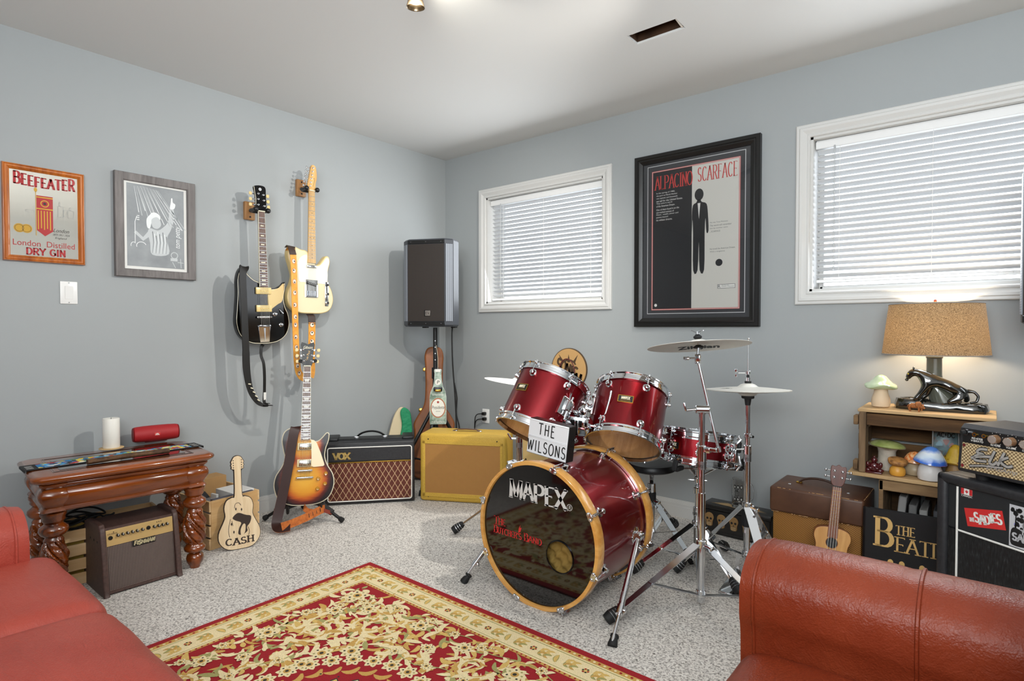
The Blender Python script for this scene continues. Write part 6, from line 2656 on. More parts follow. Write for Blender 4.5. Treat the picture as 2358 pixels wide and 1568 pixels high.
# second crate by the right legs
k2 = (.168, -1.883, .002)
crate('pine_crate', 'pine slatted crate with boxes and a white cable behind the guitar plaque', k2, 6.0, .42, .272, .243, 4, .010, True)


def in2(lx, ly, z):
    m = Matrix.Translation(k2) @ Matrix.Rotation(Rd(6), 4, 'Z')
    p = m @ Vector((lx, ly, z))
    return (p.x, p.y, p.z)


cb = P('carton_brown', '#b48c5a', .8, vary=.12)
b = MB(cb)
b.box((0, 0, .14), (.10, .15, .28), .001, 1)
tag(b.build('carton'), 'brown carton sticking up at the back of the second pine crate', 'box', loc=in2(-.10, .03, .013), rot=(0, 0, 6))
b = MB(P('white_card', '#dcdad6', .6))
b.box((0, 0, .118), (.16, .12, .236), .001, 1)
tag(b.build('carton'), 'white topped flat box in the right half of the second pine crate', 'box', loc=in2(.10, .065, .013), rot=(0, 0, 6))
b = MB(P('slate_card', '#4b4a55', .6))
b.box((0, 0, .116), (.026, .22, .232), .001, 1)
tag(b.build('folder'), 'dark slate folder at the front of the second pine crate', 'folder', loc=in2(.187, .0, .013), rot=(0, 0, 6))
b = MB(P('grey_card', '#8a8b90', .5))
b.box((0, 0, .10), (.10, .09, .2), .002, 1)
b.box((.01, .03, .205), (.05, .012, .05), .002, 1, M['text_white'])
tag(b.build('storage_case'), 'grey plastic case in the left half of the second pine crate', 'case', loc=in2(.08, -.07, .013), rot=(0, 0, 10))
b = MB(P('black_bag', '#26272a', .6, noise_bump=(40, .5, .01)))
b.ball((0, 0, .11), .1, None, 16, (.55, .6, 1.28))
tag(b.build('cloth_bag'), 'black cloth bag slumped in the second pine crate', 'bag', loc=in2(-.01, -.06, .012), rot=(0, 0, 0))
b = MB(P('white_cable', '#d8d4c8', .5))
for k in range(6):
    pts = [(.05 * math.cos(a) * (1 - .06 * k), .032 * math.sin(a), .016 * k + .016 * math.sin(a * 2 + k * 1.3)) for a in [2 * PI * i / 22 for i in range(22)]]
    b.tube(pts, .006, 6, None, True)
b.box((.0, 0, -.10), (.05, .05, .19), .006, 1, P('cable_box', '#8d8578', .6))
tag(b.build('white_cable'), 'bundled white cable at the left corner of the second pine crate', 'cable', loc=in2(-.115, -.085, .208), rot=(0, 0, 30))

# flat guitar shaped plaque
t = thing('guitar_plaque', 'flat wooden guitar shaped plaque with burnt drawing leaning on the pine crate', 'plaque', (.475, -1.885, .003), rz=73, rx=-9)
o = spline([(0, 0), (.055, .005), (.090, .04), (.094, .085), (.075, .13), (.062, .165), (.066, .205), (.055, .24), (.030, .253), (.017, .262), (.015, .38), (.018, .392), (.027, .395), (.026, .405), (.029, .412), (.026, .42), (.029, .428), (.024, .438), (.016, .452), (0, .458), (-.016, .452), (-.024, .438), (-.029, .428), (-.026, .42), (-.029, .412), (-.026, .405), (-.027, .395), (-.018, .392), (-.015, .38), (-.017, .262), (-.030, .253), (-.055, .24), (-.066, .205), (-.062, .165), (-.075, .13), (-.094, .085), (-.090, .04), (-.055, .005)], 3)
pk = wood('plaque_birch', '#d2b48a', '#e8d2ae', 2, 20, .5, .1)
be = P('burnt_edge', '#33231a', .7)
b = MB(pk)
b.prism(o, -.008, .004, pk, be)
b.prism(inset2(o, -.003), -.004, .014, be, be)
b.build('board', t)
b = MB(be)
y = -.0086
letters(b, 'CASH', -.064, .022, .128, .030, y, None, thick=.26, thin=.13, serif=.25, gap=.2, fn=lambda u: (.004 * (2 * u - 1) ** 2, 1))
b.flat(spline([(-.03, .155), (-.005, .175), (.03, .16), (.055, .15), (.05, .12), (.035, .10), (.036, .08), (.014, .066), (-.006, .072), (-.002, .10), (.008, .125), (-.018, .14)], 4), y)
b.flat(spline([(.008, .062), (.024, .075), (.028, .11), (.02, .118), (.010, .105), (.004, .085)], 4), y - .0003, pk)
for q in (((-.04, .15), (-.05, .10), (-.046, .062)), ((-.034, .14), (-.03, .115)), ((.04, .10), (.045, .075), (.04, .06)), ((-.02, .20), (-.016, .22), (0, .224), (.01, .21)), ((.03, .16), (.04, .14))):
    b.stroke(spline([(p[0], p[1], 0) for p in q], 4, False), .0012, y)
for x, z in ((-.036, .125), (-.026, .085), (-.014, .196), (.012, .19)):
    b.flat([(x - .004, z), (x, z - .01), (x + .004, z), (x, z + .008)], y)
for k in range(4):
    for s in (-1, 1):
        b.disc(s * .019, .40 + k * .012, .0028, y, None, 8)
b.build('burnt_drawing', t)

# ------------------------------------------------------------ red leather sofa at the lower left, armchair at the lower right
M['red_leather'] = leather('red_leather', '#9a3c30', '#b04f41', .4)
M['brown_leather'] = leather('red_brown_leather', '#6f2813', '#883a20', .36)


def cushion(b, c, d, r, puff=.03, n=14, m=None, wr=0.0, seed=0):
    """soft block: superellipsoid-like grid with crown on top"""
    vs, fs = [], []
    X, Y, Z = d[0] / 2, d[1] / 2, d[2] / 2
    bm = bmesh.new()
    bmesh.ops.create_cube(bm, size=2)
    bmesh.ops.subdivide_edges(bm, edges=bm.edges[:], cuts=n, use_grid_fill=True)
    for v in bm.verts:
        p = Vector((v.co.x * X, v.co.y * Y, v.co.z * Z))
        rx = r * .45
        q = Vector((max(-X + rx, min(X - rx, p.x)), max(-Y + r, min(Y - r, p.y)), max(-Z + r, min(Z - r, p.z))))
        dd = p - q
        dd.x /= rx
        dd.y /= r
        dd.z /= r
        if dd.length > 1e-9:
            dd.normalize()
            p = q + Vector((dd.x * rx, dd.y * r, dd.z * r))
        u, w_ = p.x / X, p.y / Y
        if v.co.z > 0:
            p.z += puff * (1 - u * u) * (1 - w_ * w_) * max(0, v.co.z)
        if wr:
            p.z += wr * noise.noise(Vector((p.x * 6 + seed, p.y * 3, 1.3))) * max(0, v.co.z)
        vs.append((c[0] + p.x, c[1] + p.y, c[2] + p.z))
    bm.verts.index_update()
    fs = [[v.index for v in f.verts] for f in bm.faces]
    bm.free()
    b.add(vs, fs, m)


def arm(b, L, w_, h, roll, T, m):
    """rolled arm running along local x, section in local yz; origin at the inner bottom front"""
    sec = []
    for y, z in spline([(0, .0), (0, .20), (.0, h - .19), (-.012, h - .12), (-.004, h - .05), (.05, h - .008), (.11, h), (.17, h - .012), (.215, h - .06), (.225, h - .12), (.22, .2), (.22, 0)], 5, False):
        sec.append((y, z))
    n = len(sec)
    N = 26
    vs, fs = [], []
    cy, cz = .11, h * .5
    for j in range(N + 1):
        x = L * j / N
        e = min(j, N - j)
        s = [.955, .985, .996][e] if e < 3 else 1
        for y, z in sec:
            yy = cy + (y - cy) * s
            zz = z if z < .02 else z - (1 - s) * h * .35
            if 6 < j < 9 or True:
                g = .0
                if abs(x - roll) < .02:
                    g = -.006 * (1 - abs(x - roll) / .02)
                nn = Vector((y - cy, z - cz)).normalized()
                yy += nn.x * g
                zz += nn.y * g
            vs.append((x, yy, max(0.03, zz) if z < .03 else zz))
    for j in range(N):
        for k in range(n - 1):
            fs.append([j * n + k, j * n + k + 1, (j + 1) * n + k + 1, (j + 1) * n + k])
    fs += [list(range(n)), [N * n + k for k in range(n)]]
    b.add(vs, fs, m, T)
    return sec


def sofa(name, label, loc, rz, ncush, m, seam, h=.60, ins=0.0, so=0.0):
    t = thing(name, label, 'sofa' if ncush > 1 else 'armchair', loc, rz=rz)
    cw, dp = .515, .86
    Ltot = ncush * cw
    # local: front edge of the seat at y=0 facing -y, inner side of the left arm at x=0
    b = MB(m)
    b.box((Ltot / 2, .45, .17), (Ltot + .02, .80, .26), .03, 3)
    b.build('base', t)
    for k in range(ncush):
        b = MB(m)
        cushion(b, (cw * (k + .5), .31 + so, .348), (cw - .004, .66, .17), .062, .028, 16, wr=.010, seed=k * 7.3)
        b.build('seat_cushion', t, angle=180, sub=1)
        b = MB(m)
        cushion(b, (cw * (k + .5), .66, .58), (cw - .006, .24, .42), .09, .03, 12)
        b.build('back_cushion', t, angle=180, sub=1)
    b = MB(m)
    b.box((Ltot / 2, .80, .42), (Ltot + .3, .12, .76), .05, 4)
    b.build('back', t)
    for s in (0, 1):
        b = MB(m)
        # section axis y -> outward; front end recessed behind the seat edge
        if s == 0:
            T_ = Matrix(((0, -1, 0, -.004 + ins), (1, 0, 0, .055), (0, 0, 1, 0), (0, 0, 0, 1)))
        else:
            T_ = Matrix(((0, 1, 0, Ltot + .004 - ins), (1, 0, 0, .055), (0, 0, 1, 0), (0, 0, 0, 1)))
        sec = arm(b, .78, .22, h, seam, T_, m)
        a = b.build('arm', t, angle=60)
        for xx, g in ((.030, -.013), (seam + .011, .001)):
            b = MB(m)
            b.tube([T_ @ Vector((xx, .11 + (y - .11) * (1 + g) + 0, z * (1 + g * .6))) for y, z in sec[2:-2]], .004, 6)
            b.build('piping', a)
    for sx in (-.1, Ltot + .1):
        for sy in (.12, .78):
            b = MB(P('sofa_foot', '#22120c', .4))
            b.cyl((sx, sy, .0), (sx, sy, .06), .022, .028, 14)
            b.build('foot', t)
    return t


sofa('leather_sofa', 'red leather sofa at the lower left corner with two seat cushions in view', (2.745, -2.80, .0085), 180, 3, M['red_leather'], .30, .572, .06)
sofa('leather_armchair', 'red brown leather armchair at the lower right with a rolled seamed arm', (2.895, -1.955, .0), -90, 1, M['brown_leather'], .31, .615, 0, .085)

# ------------------------------------------------------------ oriental rug
RX0, RX1, RY0, RY1 = 1.128, 2.90, -4.0, -1.580
rr, rgd, rbe, rol, rdk = '#8d0f18', '#b8904a', '#d8c69a', '#958f58', '#2c2a22'


def rugm(name, col):
    return two_noise(name, [(.3, col), (.75, '#' + ''.join('%02x' % min(255, int(int(col[i:i + 2], 16) * 1.12 + 4)) for i in (1, 3, 5)))], 260, 2, .95, .35, .002)


mr_, mg_, mb2, mo_, mk_ = rugm('rug_red', rr), rugm('rug_gold', rgd), rugm('rug_beige', rbe), rugm('rug_olive', rol), rugm('rug_dark', rdk)
mg2 = rugm('rug_tan', '#c6a45c')
b = MB(mr_)
b.box(((RX0 + RX1) / 2, (RY0 + RY1) / 2, .004), (RX1 - RX0, RY1 - RY0, .008), .003, 1)
# flat pattern helper: XZ plane helpers turned to lie on the floor (x, -y)
FL = Matrix(((1, 0, 0, 0), (0, 0, 1, 0), (0, -1, 0, .0083), (0, 0, 0, 1)))


def band(d0, d1, m, lay):
    x0, x1, y0, y1 = RX0 + d0, RX1 - d0, RY0 + d0, RY1 - d0
    u0, u1, v0, v1 = RX0 + d1, RX1 - d1, RY0 + d1, RY1 - d1
    o = [(x0, y0), (x1, y0), (x1, y1), (x0, y1)]
    i_ = [(u0, v0), (u1, v0), (u1, v1), (u0, v1)]
    vs = [(p[0], -lay * .0002, p[1]) for p in o + i_]
    b.add(vs, [[k, (k + 1) % 4, 4 + (k + 1) % 4, 4 + k] for k in range(4)], m, FL)


band(.030, .050, mg_, 1)
band(.050, .150, mb2, 1)
band(.150, .162, mg_, 1)
band(.056, .060, mo_, 2)
band(.140, .143, mo_, 2)
rnd = random.Random(3)


def Y(l, c=[0]):
    c[0] += 1
    return -l * .0002 - (c[0] % 170) * 1.1e-6


def leaf(x, z, ang, L, w_, m, lay, bend=.0):
    pts = []
    for k in range(7):
        u = k / 6
        pts.append((u * L, bend * L * math.sin(PI * u)))
    ca, sa = math.cos(ang), math.sin(ang)
    q = [(x + px * ca - pz * sa, z + px * sa + pz * ca) for px, pz in pts]
    b.stroke(q, lambda u: w_ * math.sin(PI * min(1, .08 + u * .92)) ** .8, Y(lay), m, FL)


def flower(x, z, r, lay, m1=None, m2=None, petals=7):
    m1 = m1 or mb2
    m2 = m2 or mg_
    for k in range(petals):
        a = 2 * PI * k / petals + x * 9
        leaf(x + .2 * r * math.cos(a), z + .2 * r * math.sin(a), a, r * .85, r * .3, m1, lay)
        b.disc(x + r * .62 * math.cos(a), z + r * .62 * math.sin(a), r * .11, Y(lay + 1), mk_ if k % 2 else mo_, 6, FL)
    b.disc(x, z, r * .36, Y(lay + 2), m2, 10, FL)
    b.disc(x, z, r * .18, Y(lay + 3), mk_, 8, FL)


def scroll(x, z, R0, a0, turns, sgn, lay, wid=.013, m=None, lobes=True):
    """acanthus scroll: tapering spiral with leaf lobes along its outside"""
    m = m or mb2
    n = int(26 * turns)
    pts = []
    for k in range(n + 1):
        u = k / n
        r = R0 * (1 - .82 * u)
        a = a0 + sgn * 2 * PI * turns * u
        pts.append((x + r * math.cos(a), z + r * math.sin(a)))
    b.stroke(pts, lambda u: wid * (1.25 - u) * .75 + .002, Y(lay), mg_, FL)
    b.stroke([(p[0] + .003, p[1] + .004) for p in pts], lambda u: wid * (1.15 - u) * .5 + .0015, Y(lay + 1), m, FL)
    if lobes:
        for k in range(0, n - 6, 3):
            t_ = Vector(pts[k + 1]) - Vector(pts[k])
            an = math.atan2(t_.y, t_.x)
            f = 1 - k / n
            L = R0 * .48 * f + .014
            leaf(pts[k][0], pts[k][1], an - sgn * .75, L, L * .2, mg_ if k % 2 else m, lay + 2 + k % 2, sgn * .18)
            if k % 2 == 0:
                leaf(pts[k][0], pts[k][1], an + sgn * .5, L * .55, L * .13, m, lay + 3, -sgn * .2)


def vine(p0, p1, amp, n, lay, side=1):
    p0, p1 = Vector(p0), Vector(p1)
    d = p1 - p0
    nn = Vector((-d.y, d.x)).normalized()
    q = [p0 + d * (k / n) + nn * amp * math.sin(k * .55) for k in range(n + 1)]
    b.stroke([tuple(v) for v in q], .0022, Y(lay), mo_, FL)
    for k in range(1, n, 2):
        a = math.atan2(d.y, d.x) + (.9 if k % 4 == 1 else -.9)
        leaf(q[k].x, q[k].y, a, .034, .0075, mb2 if k % 3 else mg2, lay + 1, .2)
    for k in range(4, n, 7):
        flower(q[k].x, q[k].y, .021, lay + 2)


# border: alternating small flowers, leaves and olive vases
def border(line, L, horiz, inx):
    n = int(L / .118)
    for k in range(n + 1):
        s = .10 + (L - .20) * k / n
        p = (RX0 + s, line) if horiz else (line, RY1 - s)
        a = 0 if horiz else -PI / 2
        if k % 2:
            b.disc(p[0], p[1], .013, Y(3), mg2, 10, FL)
            for q in range(6):
                an = q * PI / 3
                b.disc(p[0] + .0095 * math.cos(an), p[1] + .0095 * math.sin(an), .0042, Y(4), mk_ if q % 2 else mr_, 6, FL)
        else:
            for q, mm in ((.020, mo_), (.013, mg2)):
                leaf(p[0] - .022 * math.cos(a + PI / 2), p[1] - .022 * math.sin(a + PI / 2), a + PI / 2 + .25, .046, q * .5, mm, 3, .1)
        for sg in (-1, 1):
            for tt in (.028, .05):
                leaf(p[0] + sg * tt * math.cos(a), p[1] + sg * tt * math.sin(a), a + (0 if sg > 0 else PI) + sg * .7, .036, .0065, mg2, 3, .25)
                leaf(p[0] + sg * tt * math.cos(a), p[1] + sg * tt * math.sin(a), a + (0 if sg > 0 else PI) - sg * .7, .032, .0055, mg_ if tt > .03 else mo_, 3, -.25)


border(RY1 - .10, RX1 - RX0, True, 1)
border(RX0 + .10, 1.9, False, 1)
# beads on the gold lines
for k in range(90):
    s = .04 + k * .0195
    if RX0 + s < RX1 - .04:
        b.disc(RX0 + s, RY1 - .040, .0052, Y(3), mr_ if k % 2 else mb2, 6, FL)
        if s > .16:
            b.disc(RX0 + s, RY1 - .156, .0042, Y(3), mr_, 6, FL)
    b.disc(RX0 + .040, RY1 - s, .0052, Y(3), mr_ if k % 2 else mb2, 6, FL)
    if s > .16:
        b.disc(RX0 + .156, RY1 - s, .0042, Y(3), mr_, 6, FL)
# field, mirrored about the diagonal through the near corner and about the medallion
fx0, fy0 = RX0 + .162, RY1 - .162
MC = (1.95, -2.36)


def put(fn):
    """draw in corner coordinates (u along x, v away from the wall), then mirrored across the diagonal"""
    fn(lambda u, v: (fx0 + u, fy0 - v), 1)
    fn(lambda u, v: (fx0 + v, fy0 - u), -1)


def field(g, s):
    def sc_2(u, v, R0, a0, tn, sg, lay=5, wd=.013):
        x, z = g(u, v)
        a = a0 if s > 0 else (-PI / 2 - a0)
        scroll(x, z, R0, a, tn, sg * s, lay, wd)
    sc_2(.20, .30, .10, 2.2, 1.3, 1, 5, .017)
    sc_2(.36, .19, .085, .3, 1.2, -1, 7, .014)
    sc_2(.62, .28, .11, 2.6, 1.35, 1, 5, .017)
    sc_2(.80, .15, .075, .2, 1.15, -1, 7, .013)
    sc_2(1.02, .30, .12, 2.4, 1.3, 1, 5, .018)
    sc_2(1.30, .22, .10, .4, 1.2, -1, 7, .015)
    sc_2(.50, .47, .07, 1.0, 1.1, -1, 6, .011)
    sc_2(.98, .52, .09, 4.2, 1.2, -1, 6, .013)
    for u, v, r in ((.09, .09, .05), (.22, .13, .036), (.47, .085, .04), (.70, .09, .034), (.93, .10, .04), (1.18, .09, .036), (.50, .36, .036), (.80, .40, .034), (1.18, .46, .042), (.35, .42, .04), (.30, .055, .026), (.60, .17, .026), (1.05, .17, .026)):
        x, z = g(u, v)
        flower(x, z, r, 9 if s > 0 else 15)
    for u0, v0, u1, v1 in ((.05, .16, .34, .05), (.40, .04, .86, .05), (.9, .04, 1.4, .05), (.45, .28, .95, .20), (.4, .52, .75, .40), (.85, .36, 1.3, .36)):
        vine(g(u0, v0), g(u1, v1), .014, 24, 8)


put(field)
rl = random.Random(12)
for k in range(2300):
    u, v = rl.uniform(.03, 1.4), rl.uniform(.03, 1.25)
    x, z = fx0 + u, fy0 - v
    if math.hypot(x - MC[0], z - MC[1]) < .36:
        continue
    leaf(x, z, rl.uniform(0, 6.28), rl.uniform(.03, .08), rl.uniform(.005, .012), rl.choice([mb2, mg2, mg_, mb2, mo_, mb2]), 4 + k % 3, rl.uniform(-.3, .3))
# medallion
b.disc(MC[0], MC[1], .335, Y(12), mr_, 60, FL)
for k in range(28):
    a = 2 * PI * k / 28
    flower(MC[0] + .31 * math.cos(a), MC[1] + .31 * math.sin(a), .034, 14)
    leaf(MC[0] + .27 * math.cos(a + .1), MC[1] + .27 * math.sin(a + .1), a + PI / 2 + .6, .06, .011, mg_, 13, .3)
for ring_r, nn_, L in ((.165, 18, .075), (.12, 14, .06), (.075, 10, .05), (.03, 7, .04)):
    for k in range(nn_):
        a = 2 * PI * k / nn_ + ring_r * 10
        leaf(MC[0] + ring_r * .8 * math.cos(a), MC[1] + ring_r * .8 * math.sin(a), a, L, L * .30, mk_, int(40 - ring_r * 100), .1)
        leaf(MC[0] + ring_r * .8 * math.cos(a), MC[1] + ring_r * .8 * math.sin(a), a, L * .92, L * .24, mb2 if k % 2 else mg2, int(41 - ring_r * 100), .1)
        leaf(MC[0] + ring_r * .85 * math.cos(a), MC[1] + ring_r * .85 * math.sin(a), a + .1, L * .6, L * .08, mo_, int(42 - ring_r * 100), .1)
rug = b.build('oriental_rug', recalc=False)
tag(rug, 'red and gold oriental rug with scrolling leaves on the grey carpet', 'rug')
# ------------------------------------------------------------ right hand corner: boxes, crates, lamp, amplifiers
# carved black box with skulls
t = thing('carved_box', 'long black wooden box carved with tan skulls and wings on its lid', 'box', (2.345, -.098, 0), rz=-2.5)
bw, bd, bh = .355, .125, .155
bk = two_noise('box_black', [(.3, '#121110'), (.7, '#23211e')], 24, 3, .35, .15, .002, coat=.3)
b = MB(bk)
b.box((0, 0, .008), (bw + .012, bd + .01, .016), .003, 1)
b.box((0, 0, .070), (bw, bd, .115), .003, 1)
b.build('body', t)
b = MB(bk)
b.box((0, 0, .142), (bw + .012, bd + .012, .024), .005, 2)
ld = b.build('lid', t)
cw = P('carved_tan', '#9c7748', .6)
cwl = P('carved_light', '#c9a878', .6)
b = MB(cw)
UP = Matrix(((1, 0, 0, 0), (0, 0, 1, 0), (0, -1, 0, .1545), (0, 0, 0, 1)))
for s in (-1, 1):
    for k in range(6):
        a = Rd(150 - k * 11) if s < 0 else Rd(30 + k * 11)
        a = Rd(180 - (8 + k * 7)) if s < 0 else Rd(8 + k * 7)
        L = .115 - .010 * k
        q = [(s * .03 + L * u * math.cos(a), -.030 + .004 * k + L * u * math.sin(a) * .6) for u in [i / 8 for i in range(9)]]
        b.stroke(q, lambda u: .0045 * math.sin(PI * min(1, .15 + u * .85)) + .0006, -.0005 - .0002 * k, cwl, UP)
b.stroke(arc(0, -.02, .045, .022, 180, 360, 16), .003, -.0008, cwl, UP)
b.stroke(arc(0, .0, .045, .03, 0, 180, 16), .003, -.0008, cwl, UP)
b.build('carving', ld)
for k in range(5):
    b = MB(cw)
    x, z, y = -.138 + k * .066, .070, -bd / 2
    sk = spline([(x - .024, z + .016), (x - .018, z + .034), (x, z + .042), (x + .018, z + .034), (x + .024, z + .016), (x + .018, z - .004), (x + .016, z - .026), (x, z - .032), (x - .016, z - .026), (x - .018, z - .004)], 4)
    b.prism(sk, y - .006, y + .001, cw, cw, bev=.003)
    for s in (-1, 1):
        b.disc(x + s * .0095, z + .010, .0062, y - .0064, M['text_black'], 14)
    b.flat([(x, z + .002), (x + .004, z - .006), (x - .004, z - .006)], y - .0064, M['text_black'])
    b.rect(x - .014, z - .027, x + .014, z - .0095, y - .0063, M['text_black'])
    for r_ in range(2):
        for q in range(5):
            b.rect(x - .0132 + q * .0054, z - .0265 + r_ * .0086, x - .0088 + q * .0054, z - .0192 + r_ * .0086, y - .0067, cwl)
    b.build('skull_carving', t)
# glass mug
t = thing('beer_mug', 'clear glass beer mug with black printed shields standing on the carved box', 'mug', (2.345, -.105, .1558))
b = MB(M['glass'])
b.lathe([(.0001, .0), (.036, .0), (.038, .003), (.038, .012), (.0365, .02), (.0372, .15), (.0362, .151), (.0345, .15), (.034, .024), (.030, .019), (.0001, .018)], 40, None, None, True)
b.build('body', t)
b = MB(M['glass'])
b.tube(spline([(.036, .01, .125), (.058, .016, .122), (.066, .018, .09), (.062, .017, .05), (.036, .01, .035)], 6, False), .005, 10)
b.build('handle', t)
b = MB(M['text_black'])
for z in (.112, .048):
    for k in range(3):
        a0 = Rd(-88 + k * 26)
        vs = []
        for da, dz in ((-.17, .011), (.17, .011), (.17, -.004), (0, -.013), (-.17, -.004)):
            vs.append((.0376 * math.cos(a0 + da - .35), .0376 * math.sin(a0 + da - .35), z + dz))
        b.add(vs, [[0, 1, 2, 3, 4]])
        vs = []
        for da, dz in ((-.05, .006), (.05, .006), (.07, .0), (0, -.007), (-.07, .0)):
            vs.append((.0378 * math.cos(a0 + da - .35), .0378 * math.sin(a0 + da - .35), z + dz))
        b.add(vs, [[0, 1, 2, 3, 4]], M['text_white'])
def cyl_line(pts, w_=.0009):
    vs, fs = [], []
    for u, z in pts:
        a = Rd(-80) + u
        vs.append((.0377 * math.cos(a), .0377 * math.sin(a), z))
    b.tube(vs, w_, 5)
cyl_line([(-.2 + .28 * math.cos(q), .083 + .012 * math.sin(q)) for q in [PI * i / 10 for i in range(11)]])
cyl_line([(-.2 + .11 * math.cos(q), .095 + .006 * math.sin(q)) for q in [2 * PI * i / 12 for i in range(13)]])
cyl_line([(-.42, .102), (-.28, .086)])
cyl_line([(.02, .102), (-.12, .086)])
cyl_line([(-.45, .066), (.05, .066)])
cyl_line([(-.45, .066), (-.36, .084)])
cyl_line([(.05, .066), (-.04, .084)])
b.build('print', t)

# old brown suitcase amplifier
t = thing('suitcase_amplifier', 'worn brown suitcase style amplifier with woven ochre front', 'amplifier', (2.768, -.243, 0), rz=-.5)
sb = two_noise('suitcase_brown', [(.3, '#4a2e20'), (.72, '#63412c')], 9, 4, .45, .12, .002)
sw = weave('ochre_basket', '#5e3a12', '#b57d33', 720, .7, .8)
W_, D_, H_ = .385, .27, .368
b = MB(sw)
b.box((0, 0, .135), (W_ - .022, D_ - .02, .268), .006, 2)
b.build('woven_body', t)
b = MB(sb)
b.box((0, -.004, H_ - .058), (W_, D_ + .01, .116), .012, 3)
edge = P('bare_edge', '#b58a5c', .7)
for k in range(60):
    s = random.choice([0, 1, 2])
    u = random.uniform(-.48, .48)
    if s == 0:
        p = (u * W_, -.004 - (D_ + .01) / 2 + .0035, H_ - .0032)
        d = (random.uniform(.004, .016), .003, .003)
    elif s == 1:
        p = (W_ / 2 - .0036, -.004 + u * D_, H_ - .0034)
        d = (.003, random.uniform(.004, .014), .003)
    else:
        p = (u * W_, -.004 - (D_ + .01) / 2 + .0012, H_ - .115)
        d = (random.uniform(.004, .012), .003, .004)
    b.box(p, d, .001, 1, edge, rot=(45 if s == 0 else 0, 45 if s == 1 else 0, 0))
b.build('lid', t, label='scuffed brown lid')
b = MB(P('handle_brown', '#3b2418', .4))
b.tube([(x, -.0, H_ + z) for x, z in arc(-.015, -.002, .082, .034, 170, 10, 16)], .009, 8, sq=(1.2, .6))
for s in (-1, 1):
    b.box((-.015 + s * .083, 0, H_ + .003), (.026, .018, .009), .003, 1, M['brass'])
b.build('handle', t)
b = MB(M['chrome'])
for x in (-.125, .12):
    b.box((x, -.06, H_ + .001), (.014, .01, .006), .002, 1)
b.build('clasp', t)

# ukulele leaning on the suitcase amplifier
t = thing('ukulele', 'small natural wood ukulele leaning against the suitcase amplifier', 'ukulele', (2.842, -.505, .0), rz=14, rx=-9.5, ry=5)
uk = wood('uke_top', '#b9813f', '#d8a463', 2, 20, .35, .4)
us = wood('uke_side', '#6e3d1c', '#96572b', 1, 14, .35, .4)
o = spline([(0, 0), (.06, .01), (.090, .055), (.086, .105), (.064, .145), (.060, .18), (.070, .215), (.062, .245), (.03, .258), (-.03, .258), (-.062, .245), (-.070, .215), (-.060, .18), (-.064, .145), (-.086, .105), (-.090, .055), (-.06, .01)], 4)
b = MB(uk)
b.prism(o, -.032, .030, uk, us, bev=.002)
b.disc(0, .195, .021, -.0324, M['text_black'], 28)
b.ring(0, .195, .021, .0235, -.0325, us, 28)
b.build('body', t)
b = MB(P('uke_neck', '#5d3020', .4))
b.prism([(-.017, .25), (.017, .25), (.0155, .43), (-.0155, .43)], -.036, -.018, bev=.003)
b.build('neck', t)
b = MB(wood('uke_board', '#6a3a24', '#8a5236', 2, 20, .4, .2))
b.prism([(-.019, .218), (.019, .218), (.0165, .43), (-.0165, .43)], -.040, -.036)
for k in range(14):
    z = .43 - .30 * (1 - 2 ** (-k / 12))
    if z > .222 and k:
        b.box((0, -.0405, z), (.034, .0012, .0016), 0, 1, M['brass'])
b.box((0, -.041, .432), (.034, .005, .004), 0, 1, M['text_black'])
b.build('fingerboard', t)
b = MB(wood('uke_head', '#4b241a', '#6a3626', 2, 20, .35, .4))
b.prism(spline([(-.016, .434), (.016, .434), (.028, .462), (.030, .50), (.026, .518), (.012, .516), (0, .524), (-.012, .516), (-.026, .518), (-.030, .50), (-.028, .462)], 3), -.036, -.022, bev=.002)
b.build('headstock', t)
for s in (-1, 1):
    for z in (.470, .496):
        b = MB(M['chrome'])
        b.lathe([(.006, 0), (.0055, .004), (.003, .006), (.003, .012), (.0001, .013)], 12, None, axis_m((s * .015, -.036, z), (0, -1, 0)))
        b.cyl((s * .03, -.028, z), (s * .042, -.028, z), .0025, n=8)
        b.ball((s * .047, -.028, z), .007, None, 10, (.7, .6, 1))
        b.build('tuner', t)
b = MB(M['text_white'])
for k in range(4):
    x = (k - 1.5)
    b.tube([(x * .0075, -.043, .432), (x * .011, -.043, .09)], .0006, 4)
b.build('strings', t)
b = MB(us)
b.box((0, -.036, .085), (.07, .008, .016), .003, 1)
b.build('bridge', t)

# weathered crates stacked by the wall
wd = two_noise('weathered_wood', [(.28, '#4d3822'), (.5, '#7d6142'), (.75, '#a88a62')], 13, 5, .85, .5, .004, (.18, 1, 1))
wd2 = two_noise('barn_wood', [(.28, '#2c1e11'), (.5, '#553b22'), (.75, '#7d5c38')], 16, 5, .9, .9, .006, (.12, 1, 1))
wdv = two_noise('weathered_post', [(.28, '#4a3824'), (.5, '#7a6146'), (.75, '#9c8263')], 14, 5, .85, .6, .004, (1, 1, .15))
wp = two_noise('pale_plank', [(.28, '#a3835a'), (.6, '#c7a678'), (.8, '#d8bd94')], 12, 4, .75, .3, .003, (.15, 1, 1))
CX0, CX1, CYF, CYB = 2.930, 3.385, -.352, -.045
UZ0, UZ1 = .466, .757
xm, ym = (CX0 + CX1) / 2, (CYF + CYB) / 2
t = thing('wooden_crate', 'weathered wooden crate on its side holding the ceramic mushrooms, under the lamp', 'crate', (xm, ym, UZ0))
hx = (CX1 - CX0) / 2
hy = (CYB - CYF) / 2
hh = UZ1 - UZ0
b = MB(wp)
b.box((-.012, -.003, .008), (2 * hx + .05, 2 * hy + .02, .016), .002, 1, rot=(0, .3, 0))
b.build('shelf_board', t)
b = MB(wp)
b.box((0, -.09, hh - .006), (2 * hx + .01, .12, .013), .002, 1)
b.box((0, .07, hh - .006), (2 * hx + .01, .15, .013), .002, 1)
b.build('top_board', t)
